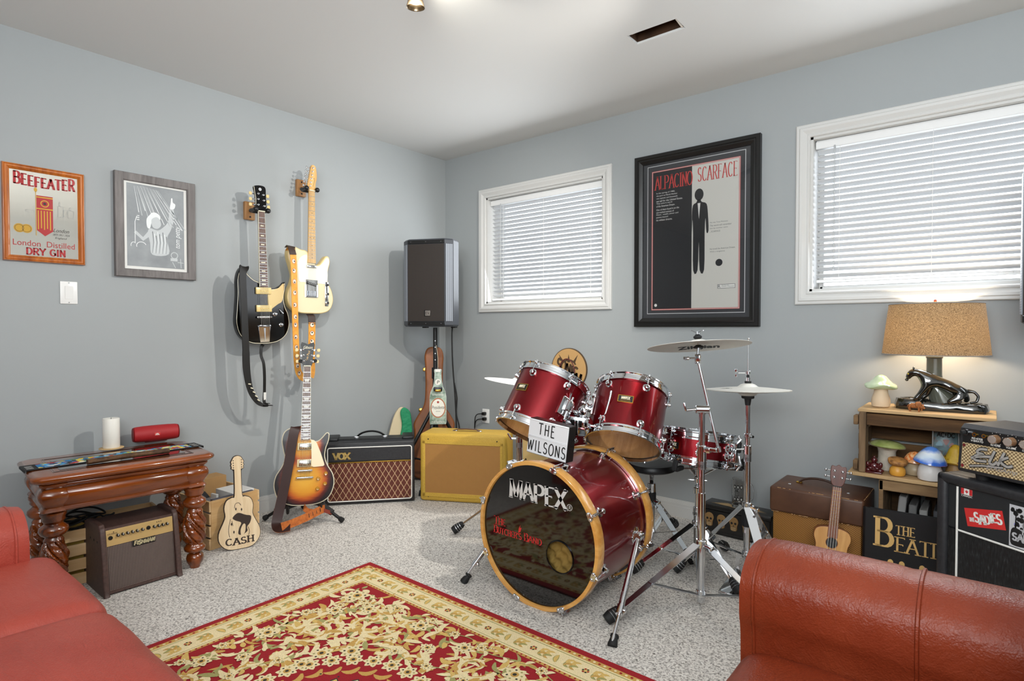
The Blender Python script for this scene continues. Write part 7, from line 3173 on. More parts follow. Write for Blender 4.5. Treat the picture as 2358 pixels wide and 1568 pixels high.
for z, hgt in ((.245, .052), (.165, .085), (.06, .10)):
    b = MB(wd2)
    b.box((0, hy - .006, z), (2 * hx, .012, hgt), .002, 1)
    b.build('back_slat', t)
b = MB(wd2)
b.box((0, -hy + .03, hh - .045), (2 * hx - .04, .012, .052), .002, 1)
b.build('front_rail', t)
for s in (-1, 1):
    for y, w_ in ((-hy + .012, .030), (-hy + .065, .026)):
        b = MB(wdv)
        b.box((s * (hx - .014), y, .148), (.026, w_, .262), .003, 1)
        b.build('corner_post', t)
    for z in (.235, .15, .06):
        b = MB(wdv)
        b.box((s * (hx - .004) - s * .012 * 0, 0, z), (.012, 2 * hy - .02, .07), .002, 1)
        b.build('side_slat', t)
    for z in (hh - .05, .045):
        b = MB(wd)
        b.box((s * (hx + .012), -hy + .03, z), (.018, .05, .04), .002, 1)
        b.build('end_block', t)

t = thing('wooden_crate', 'lower wooden crate standing under the mushroom crate with grey binders inside', 'crate', (xm + .035, ym, .0))
lx2 = hx - .042
b = MB(wd)
b.box((0, 0, .008), (2 * lx2, 2 * hy, .016), .002, 1)
b.build('base_board', t)
b = MB(wd)
b.box((0, -hy + .012, .440), (2 * lx2, .024, .044), .003, 1)
b.build('front_rail', t)
for s in (-1, 1):
    b = MB(wd)
    b.box((s * (lx2 - .008), 0, .238), (.016, 2 * hy, .445), .002, 1)
    b.build('side_panel', t)
for k in range(3):
    x = -lx2 + .062 + k * .135
    b = MB(wd2)
    b.box((x, hy - .008, .238), (.110, .012, .44), .002, 1)
    b.build('back_slat', t)
for s, x, m in ((0, .0, '#8c8a88'), (1, .0, '#6d6c6b'), (2, .0, '#a09e9b'), (3, 0, '#55565a')):
    hg = (.375, .345, .33, .335)[s]
    b = MB(P('binder_grey', m, .5))
    b.box((0, 0, hg / 2), (.028, .20, hg), .004, 1, rot=(0, (5, 2, -1, 0)[s], 0))
    o_ = b.build('binder')
    tag(o_, ('tallest grey binder leaning in the lower crate, leftmost of its row', 'mid grey binder second from the left in the lower crate', 'pale grey binder third from the left in the lower crate', 'dark slate binder rightmost of its row in the lower crate')[s], 'binder', 'binders in the lower crate', loc=(xm - .085 + s * .045, -.20, .0165))

# big black book
t = thing('picture_book', 'large black book with gold title and four gold busts standing before the lower crate', 'book', (3.145, -.425, 0), rz=2.0, rx=-3.5)
b = MB(P('book_cover', '#101114', .35))
bw, bh = .345, .352
b.box((0, -.010, bh / 2), (bw, .004, bh), .001, 1)
b.box((0, .012, bh / 2), (bw, .004, bh), .001, 1)
b.cyl((-bw / 2, .001, 0), (-bw / 2, .001, bh), .013, n=12)
b.build('cover', t)
b = MB(P('book_pages', '#d9d3c4', .8))
b.box((.0, .001, bh / 2), (bw - .010, .018, bh - .012))
b.build('pages', t)
b = MB(M['gold_ink'])
y = -.0126
letters(b, 'B', -.138, .205, .060, .115, y, None, thick=.15, thin=.06, serif=.26)
letters(b, 'THE', -.068, .262, .066, .036, y, None, thick=.14, thin=.07, serif=.3, gap=.18)
letters(b, 'EATLES', -.066, .193, .225, .058, y, None, thick=.13, thin=.06, serif=.28, gap=.1)
for k, (x, hgt) in enumerate(((-.085, .066), (-.046, .060), (.022, .060), (.09, .062))):
    b.ball if False else None
    b.flat(spline([(x - .009, .14), (x - .007, .152), (x + .002, .157), (x + .010, .15), (x + .010, .138), (x + .004, .130), (x - .005, .131)], 3), y)
    b.flat([(x - .026, .07), (x - .022, .118), (x - .006, .131), (x + .006, .131), (x + .022, .118), (x + .028, .07)], y)
b.stroke([(-.02, .118), (.0, .106), (.03, .10)], .003, y)
b.stroke([(.045, .104), (.068, .106)], .004, y)
b.stroke([(-.12, .118), (-.105, .112)], .003, y)
b.build('print', t)

# ------------------------------------------------------------ ceramics in the crate
SZ = UZ0 + .0165


def mushroom(loc, label, stem, cap, ms, mc, mu=None, rz=0, tilt=(0, 0), wave=0.0, top=None):
    t = thing('ceramic_mushroom', label, 'mushroom ornament', loc, rz=rz)
    b = MB(ms)
    b.lathe(stem, 36)
    b.build('stem', t)
    b = MB(mc)
    n = 56
    vs, fs = [], []
    R_ = max(r for r, z in cap)
    for r_, z in cap:
        for k in range(n):
            a = 2 * PI * k / n
            w_ = wave * (r_ / R_) ** 3 * math.sin(3 * a + .6)
            vs.append((r_ * math.cos(a), r_ * math.sin(a), z + w_))
    for j in range(len(cap) - 1):
        for k in range(n):
            fs.append([j * n + k, j * n + (k + 1) % n, (j + 1) * n + (k + 1) % n, (j + 1) * n + k])
    T_ = Euler((Rd(tilt[0]), Rd(tilt[1]), 0)).to_matrix().to_4x4()
    z0 = stem[-1][1]
    b.add(vs, fs, None, Matrix.Translation((0, 0, z0)) @ T_ @ Matrix.Translation((0, 0, -z0)))
    c = b.build('cap', t, angle=60)
    if mu:
        b = MB(mu)
        r0 = stem[-1][0] * .9
        q = [(r0, z0 - .002), (R_ * .6, cap[0][1] - .004), (R_ * .97, cap[0][1] + .001)]
        vs, fs = [], []
        for r_, z in q:
            for k in range(120):
                a = 2 * PI * k / 120
                vs.append((r_ * math.cos(a), r_ * math.sin(a), z + (.0015 if k % 2 else -.0015)))
        for j in range(2):
            for k in range(120):
                fs.append([j * 120 + k, j * 120 + (k + 1) % 120, (j + 1) * 120 + (k + 1) % 120, (j + 1) * 120 + k])
        b.add(vs, fs, None, Matrix.Translation((0, 0, z0)) @ T_ @ Matrix.Translation((0, 0, -z0)))
        b.build('gills', c)
    return t


gl_g = two_noise('glaze_pale_green', [(.35, '#a9bf92'), (.55, '#c9d6b4'), (.75, '#dfe4cf')], 9, 3, .12, 0, coat=.8)
bisq = P('bisque', '#d9c1a2', .6, vary=.06)
mushroom((2.995, -.225, UZ1 + .0005), 'pale green capped ceramic mushroom on top of the crate left of the lamp', [(.026, 0), (.034, .004), (.037, .02), (.035, .04), (.028, .06), (.026, .075), (.028, .085)], [(.022, .078), (.048, .082), (.062, .090), (.0635, .094), (.058, .101), (.045, .108), (.032, .122), (.020, .137), (.008, .143), (.0001, .144)], bisq, gl_g, wave=.007, rz=30)
gl_o = two_noise('glaze_olive', [(.35, '#8d9a52'), (.55, '#b3b878'), (.75, '#c7c491')], 12, 3, .12, 0, coat=.9)
mushroom((3.022, -.235, SZ), 'tall mushroom with wide flat olive green cap at the left of the crate', [(.036, 0), (.042, .006), (.040, .03), (.034, .055), (.033, .08), (.036, .092)], [(.066, .104), (.069, .108), (.064, .117), (.045, .127), (.02, .132), (.0001, .133)], P('stem_grey', '#b5ab9c', .6, vary=.15, vscale=40), gl_o, P('gill_pale', '#c7b9a6', .7), tilt=(-3, 3))
mushroom((3.070, -.323, SZ), 'small yellow mushroom with flat rough brown cap at the front of the crate', [(.016, 0), (.026, .003), (.030, .014), (.028, .03), (.019, .042), (.016, .050)], [(.020, .048), (.033, .052), (.036, .060), (.036, .068), (.033, .070), (.0001, .071)], P('yellow_stem', '#d79a3a', .4, vary=.1), two_noise('brown_cap', [(.35, '#7a4f28'), (.6, '#c98f4f')], 50, 3, .6, .3), tilt=(10, 5))
gl_or = two_noise('glaze_orange_spots', [(.3, '#d9642a'), (.5, '#e07a34'), (.58, '#efc08a'), (.75, '#e98a40')], 70, 3, .25, .2, coat=.5)
mushroom((3.125, -.262, SZ), 'orange speckled domed mushroom with tan bulb stem in the crate', [(.026, 0), (.036, .004), (.042, .02), (.038, .038), (.027, .050), (.024, .056)], [(.020, .053), (.036, .054), (.041, .058), (.038, .070), (.030, .085), (.018, .096), (.0001, .101)], P('tan_stem', '#a39378', .4), gl_or, tilt=(2, 2))


def blue_mat():
    n = NT('glaze_blue')
    sep = n.n('ShaderNodeSeparateXYZ')
    n.l(n.co(), sep.inputs[0])
    f = n.noise(n.co(), 26, 3)
    a = n.n('ShaderNodeMath', operation='MULTIPLY_ADD')
    a.inputs[1].default_value = .034
    n.l(f, a.inputs[0])
    n.l(sep.outputs[2], a.inputs[2])
    mp = n.n('ShaderNodeMapRange')
    mp.inputs[1].default_value = .072
    mp.inputs[2].default_value = .152
    n.l(a.outputs[0], mp.inputs[0])
    n.l(n.ramp(mp.outputs[0], [(.12, C('#c9694a')), (.17, C('#2f5fc4')), (.34, C('#3f74d6')), (.52, C('#cfe0f2')), (.75, C('#e6edf4')), (.92, C('#5f8fe0'))]), n.b.inputs['Base Color'])
    n.set(Roughness=.2)
    n.b.inputs['Coat Weight'].default_value = .6
    return n.m


mushroom((3.182, -.325, SZ), 'blue and white capped mushroom with crackled white stem at the crate front', [(.032, 0), (.041, .004), (.044, .02), (.041, .045), (.033, .066), (.028, .074)], [(.024, .070), (.050, .071), (.0585, .075), (.055, .086), (.044, .104), (.030, .124), (.016, .136), (.0001, .140)], P('crackle_white', '#d9d5d2', .45, vary=.05, noise_bump=(40, .5, .004)), blue_mat(), tilt=(3, 6))
gl_y = two_noise('glaze_yellow_spots', [(.3, '#8a4a1e'), (.38, '#d9ac2f'), (.75, '#e3bd45')], 75, 1, .25, .15, coat=.5)
mushroom((3.262, -.255, SZ), 'yellow spotted pointed mushroom beside the black amplifier head', [(.024, 0), (.032, .004), (.036, .02), (.030, .05), (.024, .068)], [(.020, .064), (.042, .066), (.050, .072), (.044, .086), (.030, .104), (.022, .126), (.012, .142), (.0001, .146)], P('tan_stem2', '#b08a58', .45), gl_y, wave=.004)
# dark red seated figurine
gr = P('garnet_resin', '#4a0d13', .12, coat=1)
b = MB(gr)
b.box((0, 0, .004), (.062, .04, .008), .003, 2)
b.ball((0, 0, .026), .024, None, 20, (1.05, .8, .95))
b.ball((0, -.006, .030), .018, None, 18, (1.05, .8, .95))
for s in (-1, 1):
    b.ball((s * .022, -.008, .014), .013, None, 14, (1.2, 1, .7))
    b.ball((s * .024, -.002, .036), .010, None, 14, (.8, .9, 1.3))
    b.ball((s * .0105, -.001, .056), .004, None, 10, (.6, .6, 1.5))
    b.ball((s * .012, -.020, .024), .007, None, 12, (1.3, .8, .8))
b.ball((0, -.002, .056), .0115, None, 18, (1, 1, 1.1))
b.ball((0, -.002, .070), .005, None, 12)
b.ball((0, -.014, .054), .003, None, 8)
tag(b.build('seated_figurine', angle=80), 'tiny dark red glossy seated figurine with round belly in the crate', 'figurine', loc=(2.987, -.330, SZ))
# pick tin
t = thing('pick_tin', 'printed guitar pick card with six picks leaning at the back of the crate', 'display card', (3.222, -.115, SZ), rz=2, rx=-7)
tn = two_noise('tin_print', [(.3, '#2f4450'), (.5, '#7d9aa0'), (.62, '#8c6a56'), (.8, '#39424a')], 12, 3, .3, 0)
b = MB(P('clear_pack', '#8f8f8c', .2))
b.box((0, 0, .09), (.098, .004, .18), .002, 1)
b.build('backing', t)
b = MB(tn)
b.box((0, -.006, .115), (.086, .008, .125), .006, 2)
tp_ = b.build('tin', t)
b = MB(M['text_black'])
y = -.0104
letters(b, 'AC', -.030, .150, .026, .018, y, None, thick=.22, gap=.15)
letters(b, 'DC', .006, .150, .026, .018, y, None, thick=.22, gap=.15)
b.flat([(-.001, .168), (.003, .168), (.0015, .161), (.0045, .161), (-.0025, .148), (-.0005, .157), (-.003, .157)], y)
cols = ['#6f9fb0', '#a4533f', '#a8624e', '#4a4644', '#57504d', '#3c3a3a']
for k, (x, z, a) in enumerate(((-.024, .118, 60), (.002, .128, 0), (.026, .114, -60), (-.022, .084, 120), (.024, .082, -120), (.002, .074, 180))):
    q = spline([(0, -.013), (.010, .003), (.011, .010), (0, .013), (-.011, .010), (-.010, .003)], 3)
    b.prism([(p[0], p[1]) for p in q], -.001, 0, P('pick', cols[k], .3), bev=0, T=tr(x, y, z, 0, a, 0))
b.build('picks', tp_)
# little bison
t_ = MB(two_noise('bison_brown', [(.3, '#7a4521'), (.7, '#b06f38')], 90, 3, .7, .4, .001))
t_.ball((-.006, 0, .024), .011, None, 16, (1.6, .8, 1))
t_.ball((.010, 0, .029), .012, None, 16, (1.1, .9, 1.15))
t_.ball((.024, 0, .022), .0075, None, 14, (1.1, .9, 1.2))
t_.ball((.030, 0, .017), .0045, None, 12, (1.1, .9, 1))
t_.ball((.023, 0, .011), .004, None, 10, (.8, .7, 1.5))
for s in (-1, 1):
    t_.tube([(.024, s * .005, .028), (.026, s * .009, .031), (.026, s * .008, .035)], [.0018, .0014, .0005], 6)
    for x, dx in ((-.018, -.002), (.012, .001)):
        t_.tube([(x, s * .005, .024), (x + dx * 2, s * .0055, .012), (x + dx, s * .0055, .006), (x + dx + .001, s * .0055, .0)], [.0052, .003, .002, .0024], 8)
t_.tube([(-.022, 0, .029), (-.028, 0, .024), (-.029, 0, .017)], [.0015, .001, .0016], 6)
tag(t_.build('bison_figurine', angle=80), 'tiny brown bison figurine standing before the panther lamp', 'figurine', loc=(3.128, -.305, UZ1 + .0008), rz=-14)

# ------------------------------------------------------------ panther lamp
LX, LY, LZ = 3.205, -.185, UZ1 + .001
t = thing('table_lamp', 'lit table lamp with glossy black panther base and woven drum shade', 'lamp', (LX, LY, LZ), rz=4)
gb = P('black_glaze', '#14140f', .05, coat=1)
b = MB(gb)
o = [(x, y) for x, y in spline([(-.155, -.03), (-.12, -.055), (0, -.06), (.12, -.058), (.155, -.03), (.155, .03), (.10, .055), (-.10, .055), (-.155, .03)], 5)]
n = len(o)
vs, fs = [], []
for z, s in ((0, 1.0), (.012, 1.02), (.03, .98), (.036, .90), (.033, .7), (.03, .3)):
    for k, (x, y) in enumerate(o):
        zz = z + (.006 * math.sin(k * 1.7) if 0 < z < .035 else 0)
        if x < -.08 and z > .02:
            zz += .008
        vs.append((x * s, y * s, zz))
for j in range(5):
    for k in range(n):
        fs.append([j * n + k, j * n + (k + 1) % n, (j + 1) * n + (k + 1) % n, (j + 1) * n + k])
fs += [list(range(n)), [5 * n + k for k in range(n)]]
b.add(vs, fs)
b.build('rock_base', t, angle=60)
b = MB(P('grey_glaze', '#5b5d52', .08, coat=1))
b.tube([(.02, .025, .02), (.0, .025, .06), (-.02, .022, .10), (-.022, .022, .15), (-.022, .022, .222)], [.06, .045, .033, .029, .028], 20)
b.lathe([(.028, 0), (.031, .002), (.031, .008), (.026, .012), (.010, .012)], 20, None, tr(-.022, .022, .218))
b.build('trunk', t, angle=60)
# panther: one skinned body stalking down to the left, head low on the left
me = bpy.data.meshes.new('panther')
V_ = [(.060, -.022, .088), (.035, -.024, .104), (-.005, -.026, .120), (-.045, -.028, .138), (-.075, -.030, .158), (-.098, -.032, .160), (-.112, -.034, .142),
      (-.115, -.036, .128),
      (-.05, -.045, .10), (-.072, -.050, .066), (-.09, -.052, .040),
      (-.035, -.012, .10), (-.045, -.008, .066), (-.07, -.01, .042),
      (.070, -.042, .070), (.05, -.052, .052), (.070, -.052, .040), (.022, -.054, .038),
      (.075, -.006, .07), (.095, -.004, .052), (.08, -.002, .04),
      (.088, -.022, .088), (.112, -.024, .086), (.126, -.026, .068), (.120, -.028, .046), (.098, -.034, .040)]
E_ = [(0, 1), (1, 2), (2, 3), (3, 4), (4, 5), (5, 6), (6, 7), (3, 8), (8, 9), (9, 10), (3, 11), (11, 12), (12, 13), (0, 14), (14, 15), (15, 16), (15, 17), (0, 18), (18, 19), (19, 20), (0, 21), (21, 22), (22, 23), (23, 24), (24, 25)]
RR = [.030, .025, .023, .026, .020, .020, .013, .009, .016, .010, .011, .015, .010, .010, .021, .012, .009, .010, .018, .011, .010, .010, .0065, .006, .006, .005]
me.from_pydata(V_, E_, [])
po = bpy.data.objects.new('panther', me)
COL.objects.link(po)
po.parent = t
sk_ = po.modifiers.new('skin', 'SKIN')
if not me.skin_vertices:
    pass
for k, sv in enumerate(me.skin_vertices[0].data):
    sv.radius = (RR[k], RR[k])
    sv.use_root = (k == 0)
sd = po.modifiers.new('subd', 'SUBSURF')
sd.levels = sd.render_levels = 2
me.materials.append(gb)
sk_.use_smooth_shade = True
b = MB(gb)
for s in (-1, 1):
    b.ball((-.094, -.032 + s * .013, .176), .007, None, 10, (.6, .6, 1))
b.ball((-.118, -.036, .126), .008, None, 12, (.9, 1, .8))
b.build('ears_and_muzzle', po)
b = MB(P('panther_eye', '#b5a432', .1))
for s in (-1, 1):
    b.ball((-.113, -.034 + s * .011, .152), .0035, None, 8)
b.build('eyes', po)

# shade: translucent woven cloth lit by a bulb
n = NT('woven_shade')
v = n.co()
f1 = n.noise(n.co((1, 1, 5)), 170, 3, .7, .3)
f2 = n.noise(n.co((4, 4, 1)), 200, 3, .7)
ad = n.n('ShaderNodeMath', operation='ADD')
n.l(f1, ad.inputs[0])
n.l(f2, ad.inputs[1])
col = n.ramp(ad.outputs[0], [(.78, C('#4a3f33')), (.98, C('#8a7a66')), (1.2, C('#a89a86'))])
mu = n.n('ShaderNodeMath', operation='MULTIPLY')
mu.inputs[1].default_value = .5
n.l(ad.outputs[0], mu.inputs[0])
col = n.ramp(mu.outputs[0], [(.40, C('#4d4134')), (.50, C('#8c7a62')), (.60, C('#b3a48c'))])
tcol = n.ramp(mu.outputs[0], [(.40, C('#38230f')), (.50, C('#84622c')), (.60, C('#b48f4e'))])
n.l(col, n.b.inputs['Base Color'])
n.set(Roughness=.9)
tl_ = n.n('ShaderNodeBsdfTranslucent')
n.l(tcol, tl_.inputs[0])
mx = n.n('ShaderNodeMixShader')
mx.inputs[0].default_value = .2
n.l(n.b.outputs[0], mx.inputs[1])
n.l(tl_.outputs[0], mx.inputs[2])
n.l(mx.outputs[0], n.t.nodes['Material Output'].inputs['Surface'])
SH0, SH1, SR0, SR1 = .236, .452, .192, .168
sxc, syc = -.022, .022
b = MB(n.m)
b.lathe([(SR0, SH0), (SR1, SH1)], 72, None, tr(sxc, syc, 0), True)
shd = b.build('lamp_shade', t)
b = MB(P('shade_trim', '#8d8a86', .8))
for r_, z in ((SR0, SH0), (SR1, SH1)):
    b.tube([(sxc + r_ * math.cos(a), syc + r_ * math.sin(a), z) for a in [2 * PI * k / 64 for k in range(64)]], .0022, 6, None, True)
for k in range(3):
    a = 2 * PI * k / 3 + .5
    b.tube([(sxc, syc, SH1 - .012), (sxc + SR1 * math.cos(a), syc + SR1 * math.sin(a), SH1 - .003)], .0016, 6, M['brass'])
b.build('shade_rim', shd)
b = MB(M['brass'])
b.cyl((sxc, syc, .225), (sxc, syc, .268), .012, n=14)
b.tube([(sxc - .0, syc + .012, .24), (sxc - .0, syc + .05, .33), (sxc, syc + .045, .41), (sxc, syc, SH1 - .006)], .0018, 6)
b.cyl((sxc, syc, SH1 - .014), (sxc, syc, SH1 + .012), .004, n=10)
b.ball((sxc, syc, SH1 + .014), .006, P('finial_red', '#b5533a', .4), 10)
b.build('socket_and_harp', t)
b = MB(P('frosted_bulb', '#ffe6c4', .5, emit=125))
b.lathe([(.012, .265), (.014, .275), (.027, .30), (.030, .318), (.024, .338), (.010, .348), (.0001, .35)], 20, None, tr(sxc, syc, 0))
b.build('bulb', t)

# ------------------------------------------------------------ guitar cabinet and amplifier head
CA = -36.0
cdir = Vector((math.cos(Rd(CA)), math.sin(Rd(CA)), 0))
cnor = Vector((-.59, -.81, 0)).normalized()
CH, CW, CD = .60, .66, .30
fl = Vector((3.223, -.708, 0))
org = fl + cdir * CW / 2 - cnor * CD / 2
t = thing('guitar_cabinet', 'black guitar speaker cabinet with stickers and white piping at the right edge', 'speaker cabinet', (org.x, org.y, 0), rz=CA)
hd = CD / 2
b = MB(M['tolex_black'])
b.box((0, .012, CH / 2), (CW, CD - .024, CH), .022, 4)
for s in (-1, 1):
    b.box((s * (CW / 2 - .018), -hd + .022, CH / 2), (.036, .044, CH), .014, 3)
    b.box((0, -hd + .022, CH / 2 + s * (CH / 2 - .018)), (CW, .044, .036), .014, 3)
b.build('cabinet', t)
b = MB(P('baffle_black', '#1c1e20', .65, noise_bump=(300, .3, .001)))
b.box((.0, -hd + .018, .49), (CW - .074, .006, .148))
b.build('upper_baffle', t)
gcl = NT('black_sparkle_cloth')
v = gcl.co()
f = gcl.noise(gcl.co((1, 1, .25)), 190, 2, .5)
gcl.l(gcl.ramp(f, [(.42, C('#08090a')), (.62, C('#1c1e20')), (.76, C('#3a3c3e'))]), gcl.b.inputs['Base Color'])
gcl.set(Roughness=.5)
gcl.bump(f, .6, .002)
b = MB(gcl.m)
b.box((0, -hd + .016, .222), (CW - .074, .006, .378))
b.build('grille_cloth', t)
b = MB(M['text_white'])
yy = -hd + .011
for p0, p1 in (((-CW / 2 + .070, yy, .035), (-CW / 2 + .070, yy, .562)), ((CW / 2 - .070, yy, .035), (CW / 2 - .070, yy, .562)), ((-CW / 2 + .070, yy, .413), (CW / 2 - .070, yy, .413))):
    b.tube([p0, p1], .0034, 8)
b.build('white_piping', t)
y = -hd + .0142
x0 = -CW / 2 + .076
b = MB(M['text_white'])
b.rect(x0 + .004, .532, x0 + .042, .561, y)
b.rect(x0 + .004, .541, x0 + .014, .561, y - .0004, M['text_red'])
b.rect(x0 + .032, .541, x0 + .042, .561, y - .0004, M['text_red'])
b.flat([(x0 + .023, .559), (x0 + .025, .553), (x0 + .029, .554), (x0 + .027, .549), (x0 + .0235, .546), (x0 + .0235, .543), (x0 + .0225, .543), (x0 + .0225, .546), (x0 + .019, .549), (x0 + .017, .554), (x0 + .021, .553)], y - .0004, M['text_red'])
b.rect(x0 + .004, .532, x0 + .042, .540, y - .0003, M['text_black'])
letters(b, 'CANADA', x0 + .006, .5335, .034, .005, y - .0006, M['text_white'], thick=.2)
b.build('flag_sticker', t)
b = MB(P('sticker_red', '#cf3230', .35))
T_ = tr(x0 + .082, y, .478, 0, 12 * -1, 0)
b.rect(-.062, -.030, .062, .030, 0, None, T_)
letters(b, 'THE', -.052, -.013, .018, .012, -.0006, M['text_white'], T_, thick=.26, thin=.18, serif=.2, gap=.1, slant=.1)
letters(b, 'SADIES', -.032, -.014, .086, .028, -.0006, M['text_white'], T_, thick=.26, thin=.14, serif=.3, gap=.05, fn=lambda u: (.006 * u - .003 + .004 * math.cos(u * 9), 1.0 + .12 * math.cos(u * 6)))
b.build('red_sticker', t)
b = MB(P('sticker_paper', '#c3c3c6', .5))
sx0 = x0 + .158
b.rect(sx0, .418, sx0 + .105, .550, y - .0003)
rs = random.Random(5)
for k in range(26):
    s = 1 if k % 2 else -1
    cxx = sx0 + .052 + s * rs.uniform(.016, .044)
    czz = rs.uniform(.478, .54)
    b.disc(cxx, czz, rs.uniform(.004, .009), y - .0006, M['text_black'], 7)
for s in (-1, 1):
    b.stroke([(sx0 + .052 + s * .034, .465), (sx0 + .052 + s * .032, .54)], .003, y - .0006, M['text_black'], w1=.001)
b.flat(spline([(sx0 + .004, .43), (sx0 + .02, .422), (sx0 + .06, .426), (sx0 + .1, .422), (sx0 + .101, .46), (sx0 + .08, .478), (sx0 + .05, .47), (sx0 + .02, .48), (sx0 + .006, .47)], 3), y - .0007, M['text_black'])
b.disc(sx0 + .052, .492, .014, y - .0008, P('sticker_grey', '#77787c', .5), 20)
for dx in (-.03, .026):
    b.disc(sx0 + .052 + dx, .49, .009, y - .0005, P('sticker_violet', '#8a86c9', .5), 12, rz=.005)
letters(b, 'THE', sx0 + .034, .464, .036, .014, y - .001, P('sticker_print', '#b9b9bc', .5), thick=.26, serif=.15, thin=.18)
letters(b, 'SADIES', sx0 + .010, .440, .086, .022, y - .001, P('sticker_print', '#b9b9bc', .5), thick=.3, serif=.15, thin=.2, gap=.1)
b.build('paper_sticker', t)
b = MB(M['text_white'])
b.stroke(spline([(sx0 + .125, .46, 0), (sx0 + .15, .475, 0), (sx0 + .17, .455, 0), (sx0 + .2, .48, 0)], 5, False), .004, y)
b.build('logo_mark', t)

# head on the cabinet
hfl = Vector((3.2845, -.762, 0))
HW, HD, HH = .49, .235, .160
HA = -33.0
hdir = Vector((math.cos(Rd(HA)), math.sin(Rd(HA)), 0))
hnor = Vector((hdir.y, -hdir.x, 0))
horg = hfl + hdir * HW / 2 - hnor * HD / 2
t = thing('amplifier_head', 'small black amplifier head with wheat grille standing on the stickered cabinet', 'amplifier', (horg.x, horg.y, CH + .0005), rz=HA)
hd = HD / 2
fz0 = .022
b = MB(M['tolex_black'])
# side profile leaning back at the top, swept along x
pf = [(-hd + .004, fz0), (-hd - .0, fz0 + .008), (-hd + .012, fz0 + HH - .014), (-hd + .028, fz0 + HH), (hd - .012, fz0 + HH), (hd, fz0 + HH - .012), (hd, fz0 + .01), (hd - .01, fz0)]
T_ = Matrix(((0, 1, 0, 0), (1, 0, 0, 0), (0, 0, 1, 0), (0, 0, 0, 1)))
b.prism(pf, -HW / 2, HW / 2, M['tolex_black'], bev=.006, T=T_)
b.build('cabinet', t, angle=30)
b = MB(M['rubber'])
for s in (-1, 1):
    for y_ in (-.075, .075):
        b.cyl((s * .19, y_, 0), (s * .19, y_, fz0 + .002), .018, .022, 14)
b.build('foot', t)
hs = Matrix(((1, 0, 0, 0), (0, 1, .095, -hd - .0035), (0, 0, 1, fz0), (0, 0, 0, 1)))
b = MB(weave('wheat_grille', '#6a5233', '#cbb48a', 560, .75, .8, thr=(.25, .75)))
b.prism([(-HW / 2 + .014, .012), (HW / 2 - .014, .012), (HW / 2 - .014, .098), (-HW / 2 + .014, .098)], -.001, .004, T=hs)
b.build('grille_cloth', t)
b = MB(M['blackgloss'])
b.prism([(-HW / 2 + .014, .100), (HW / 2 - .014, .100), (HW / 2 - .014, .145), (-HW / 2 + .014, .145)], -.001, .004, P('panel_black', '#0d0d0e', .3), T=hs)
tx = M['text_white']
kx = [-.13, -.085, -.04, .005, .05, .095]
for x, wd_ in zip(kx, ('REVERB', 'VOLUME', 'BASS', 'TREBLE', 'SPEED', 'DEPTH')):
    letters(b, wd_, x - .014, .103, .028, .006, -.0016, tx, hs, thick=.2)
    for q in range(9):
        a = Rd(225 - q * 33.75)
        b.disc(x + .0205 * math.cos(a), .126 + .0205 * math.sin(a), .0011, -.0016, tx, 5, hs)
letters(b, 'REVERB', -.203, .114, .034, .0055, -.0016, tx, hs, thick=.2)
letters(b, 'VIBRATO', -.205, .106, .038, .0055, -.0016, tx, hs, thick=.2)
pn = b.build('control_panel', t)
km = P('knob_amber', '#8a6648', .25, coat=.5)
for x in kx:
    b = MB(km)
    p0, p1 = hs @ Vector((x, -.001, .126)), hs @ Vector((x, -.020, .126))
    b.cyl(p0, p1, .0145, .0135, 20)
    b.cyl(p1, p1 + (p1 - p0).normalized() * .0015, .0125, .012, 20, P('knob_silver', '#d9d7d2', .25, .8))
    b.build('knob', pn)
b = MB(M['brass'])
for x in (-.176, -.205):
    p0, p1 = hs @ Vector((x + .012, -.001, .130)), hs @ Vector((x + .012, -.006, .130))
    b.cyl(p0, p1, .007, n=14)
    b.cyl(p1, p1 + Vector((0, -.0006, 0)), .004, n=10, m=M['text_black'])
p0, p1 = hs @ Vector((-.219, -.001, .134)), hs @ Vector((-.219, -.012, .134))
b.cyl(p0, p1, .010, n=16, m=M['chrome'])
b.cyl(p1, hs @ Vector((-.224, -.022, .132)), .008, n=12, m=M['rubber'])
b.build('jack_socket', pn)
b = MB(P('logo_silver', '#c4c2bd', .25, .6))
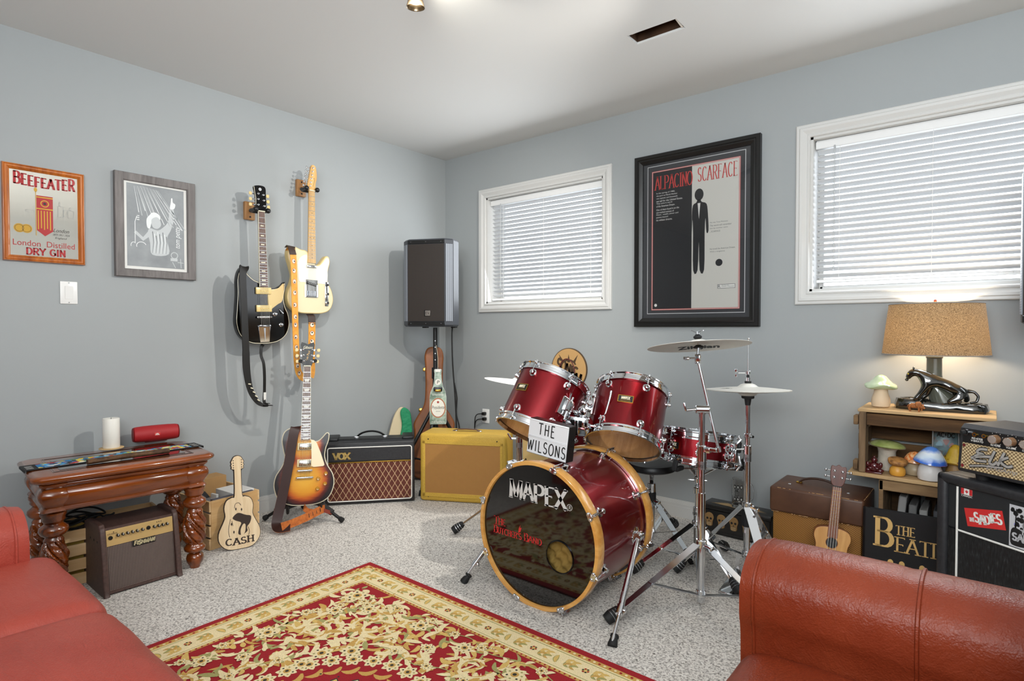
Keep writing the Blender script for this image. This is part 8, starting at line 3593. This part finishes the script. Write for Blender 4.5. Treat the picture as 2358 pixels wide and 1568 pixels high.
pts_all = [
    [(-.198, .052), (-.17, .062), (-.135, .068)],
    [(-.150, .088), (-.172, .086), (-.180, .074), (-.160, .070), (-.184, .062), (-.184, .048), (-.150, .050)],
    [(-.128, .088), (-.142, .048)], [(-.142, .048), (-.130, .044), (-.118, .056)],
    [(-.100, .088), (-.116, .044)], [(-.088, .076), (-.110, .060), (-.090, .046), (-.074, .052)]]
for q in pts_all:
    c_ = spline([(p[0], p[1], 0) for p in q], 5, False)
    b.stroke(c_, .0062, -.004, M['text_black'], hs)
    b.stroke(c_, .0038, -.0055, None, hs)
b.stroke([(-.202, .024), (-.16, .034), (-.10, .04)], .005, -.004, M['text_black'], hs)
b.stroke([(-.200, .025), (-.16, .034), (-.10, .04)], .0026, -.0055, None, hs)
text(b, 'EchoAmp', -.150, .022, .088, .018, -.0056, None, hs, slant=.3)
b.build('logo', t)
b = MB(M['chrome'])
for x in (-HW / 2 + .022, HW / 2 - .022):
    for z in (.022, .09):
        b.cyl(hs @ Vector((x, -.001, z)), hs @ Vector((x, -.005, z)), .005, n=12)
for s in (-1, 1):
    b.box((s * .09, .01, fz0 + HH + .002), (.03, .018, .006), .002, 1)
b.build('screw', t)
b = MB(M['black'])
b.tube([(x, .01, fz0 + HH + z) for x, z in arc(0, 0, .09, .014, 180, 0, 12)], .007, 8, sq=(1.4, .6))
b.build('handle', t)
# ------------------------------------------------------------ groups of look-alike things
GR = {'ceramic_mushroom': 'ceramic mushrooms on and in the crate', 'pine_crate': 'pine crates by the console table', 'wooden_crate': 'stacked weathered crates', 'guitar_hanger': 'guitar hangers on the left wall',
      'electric_guitar': 'electric guitars along the left wall', 'tom_drum': 'rack toms over the bass drum', 'loudspeaker': 'loudspeakers on stands', 'speaker_stand': 'tripod speaker stands',
      'window_blind': 'white slat blinds', 'carton': 'cartons in the pine crates', 'guitar_amplifier': 'combo amplifiers by the corner'}
for o in list(COL.objects):
    k = o.name.split('.')[0]
    if o.parent is None and k in GR and 'group' not in o:
        o['group'] = GR[k]
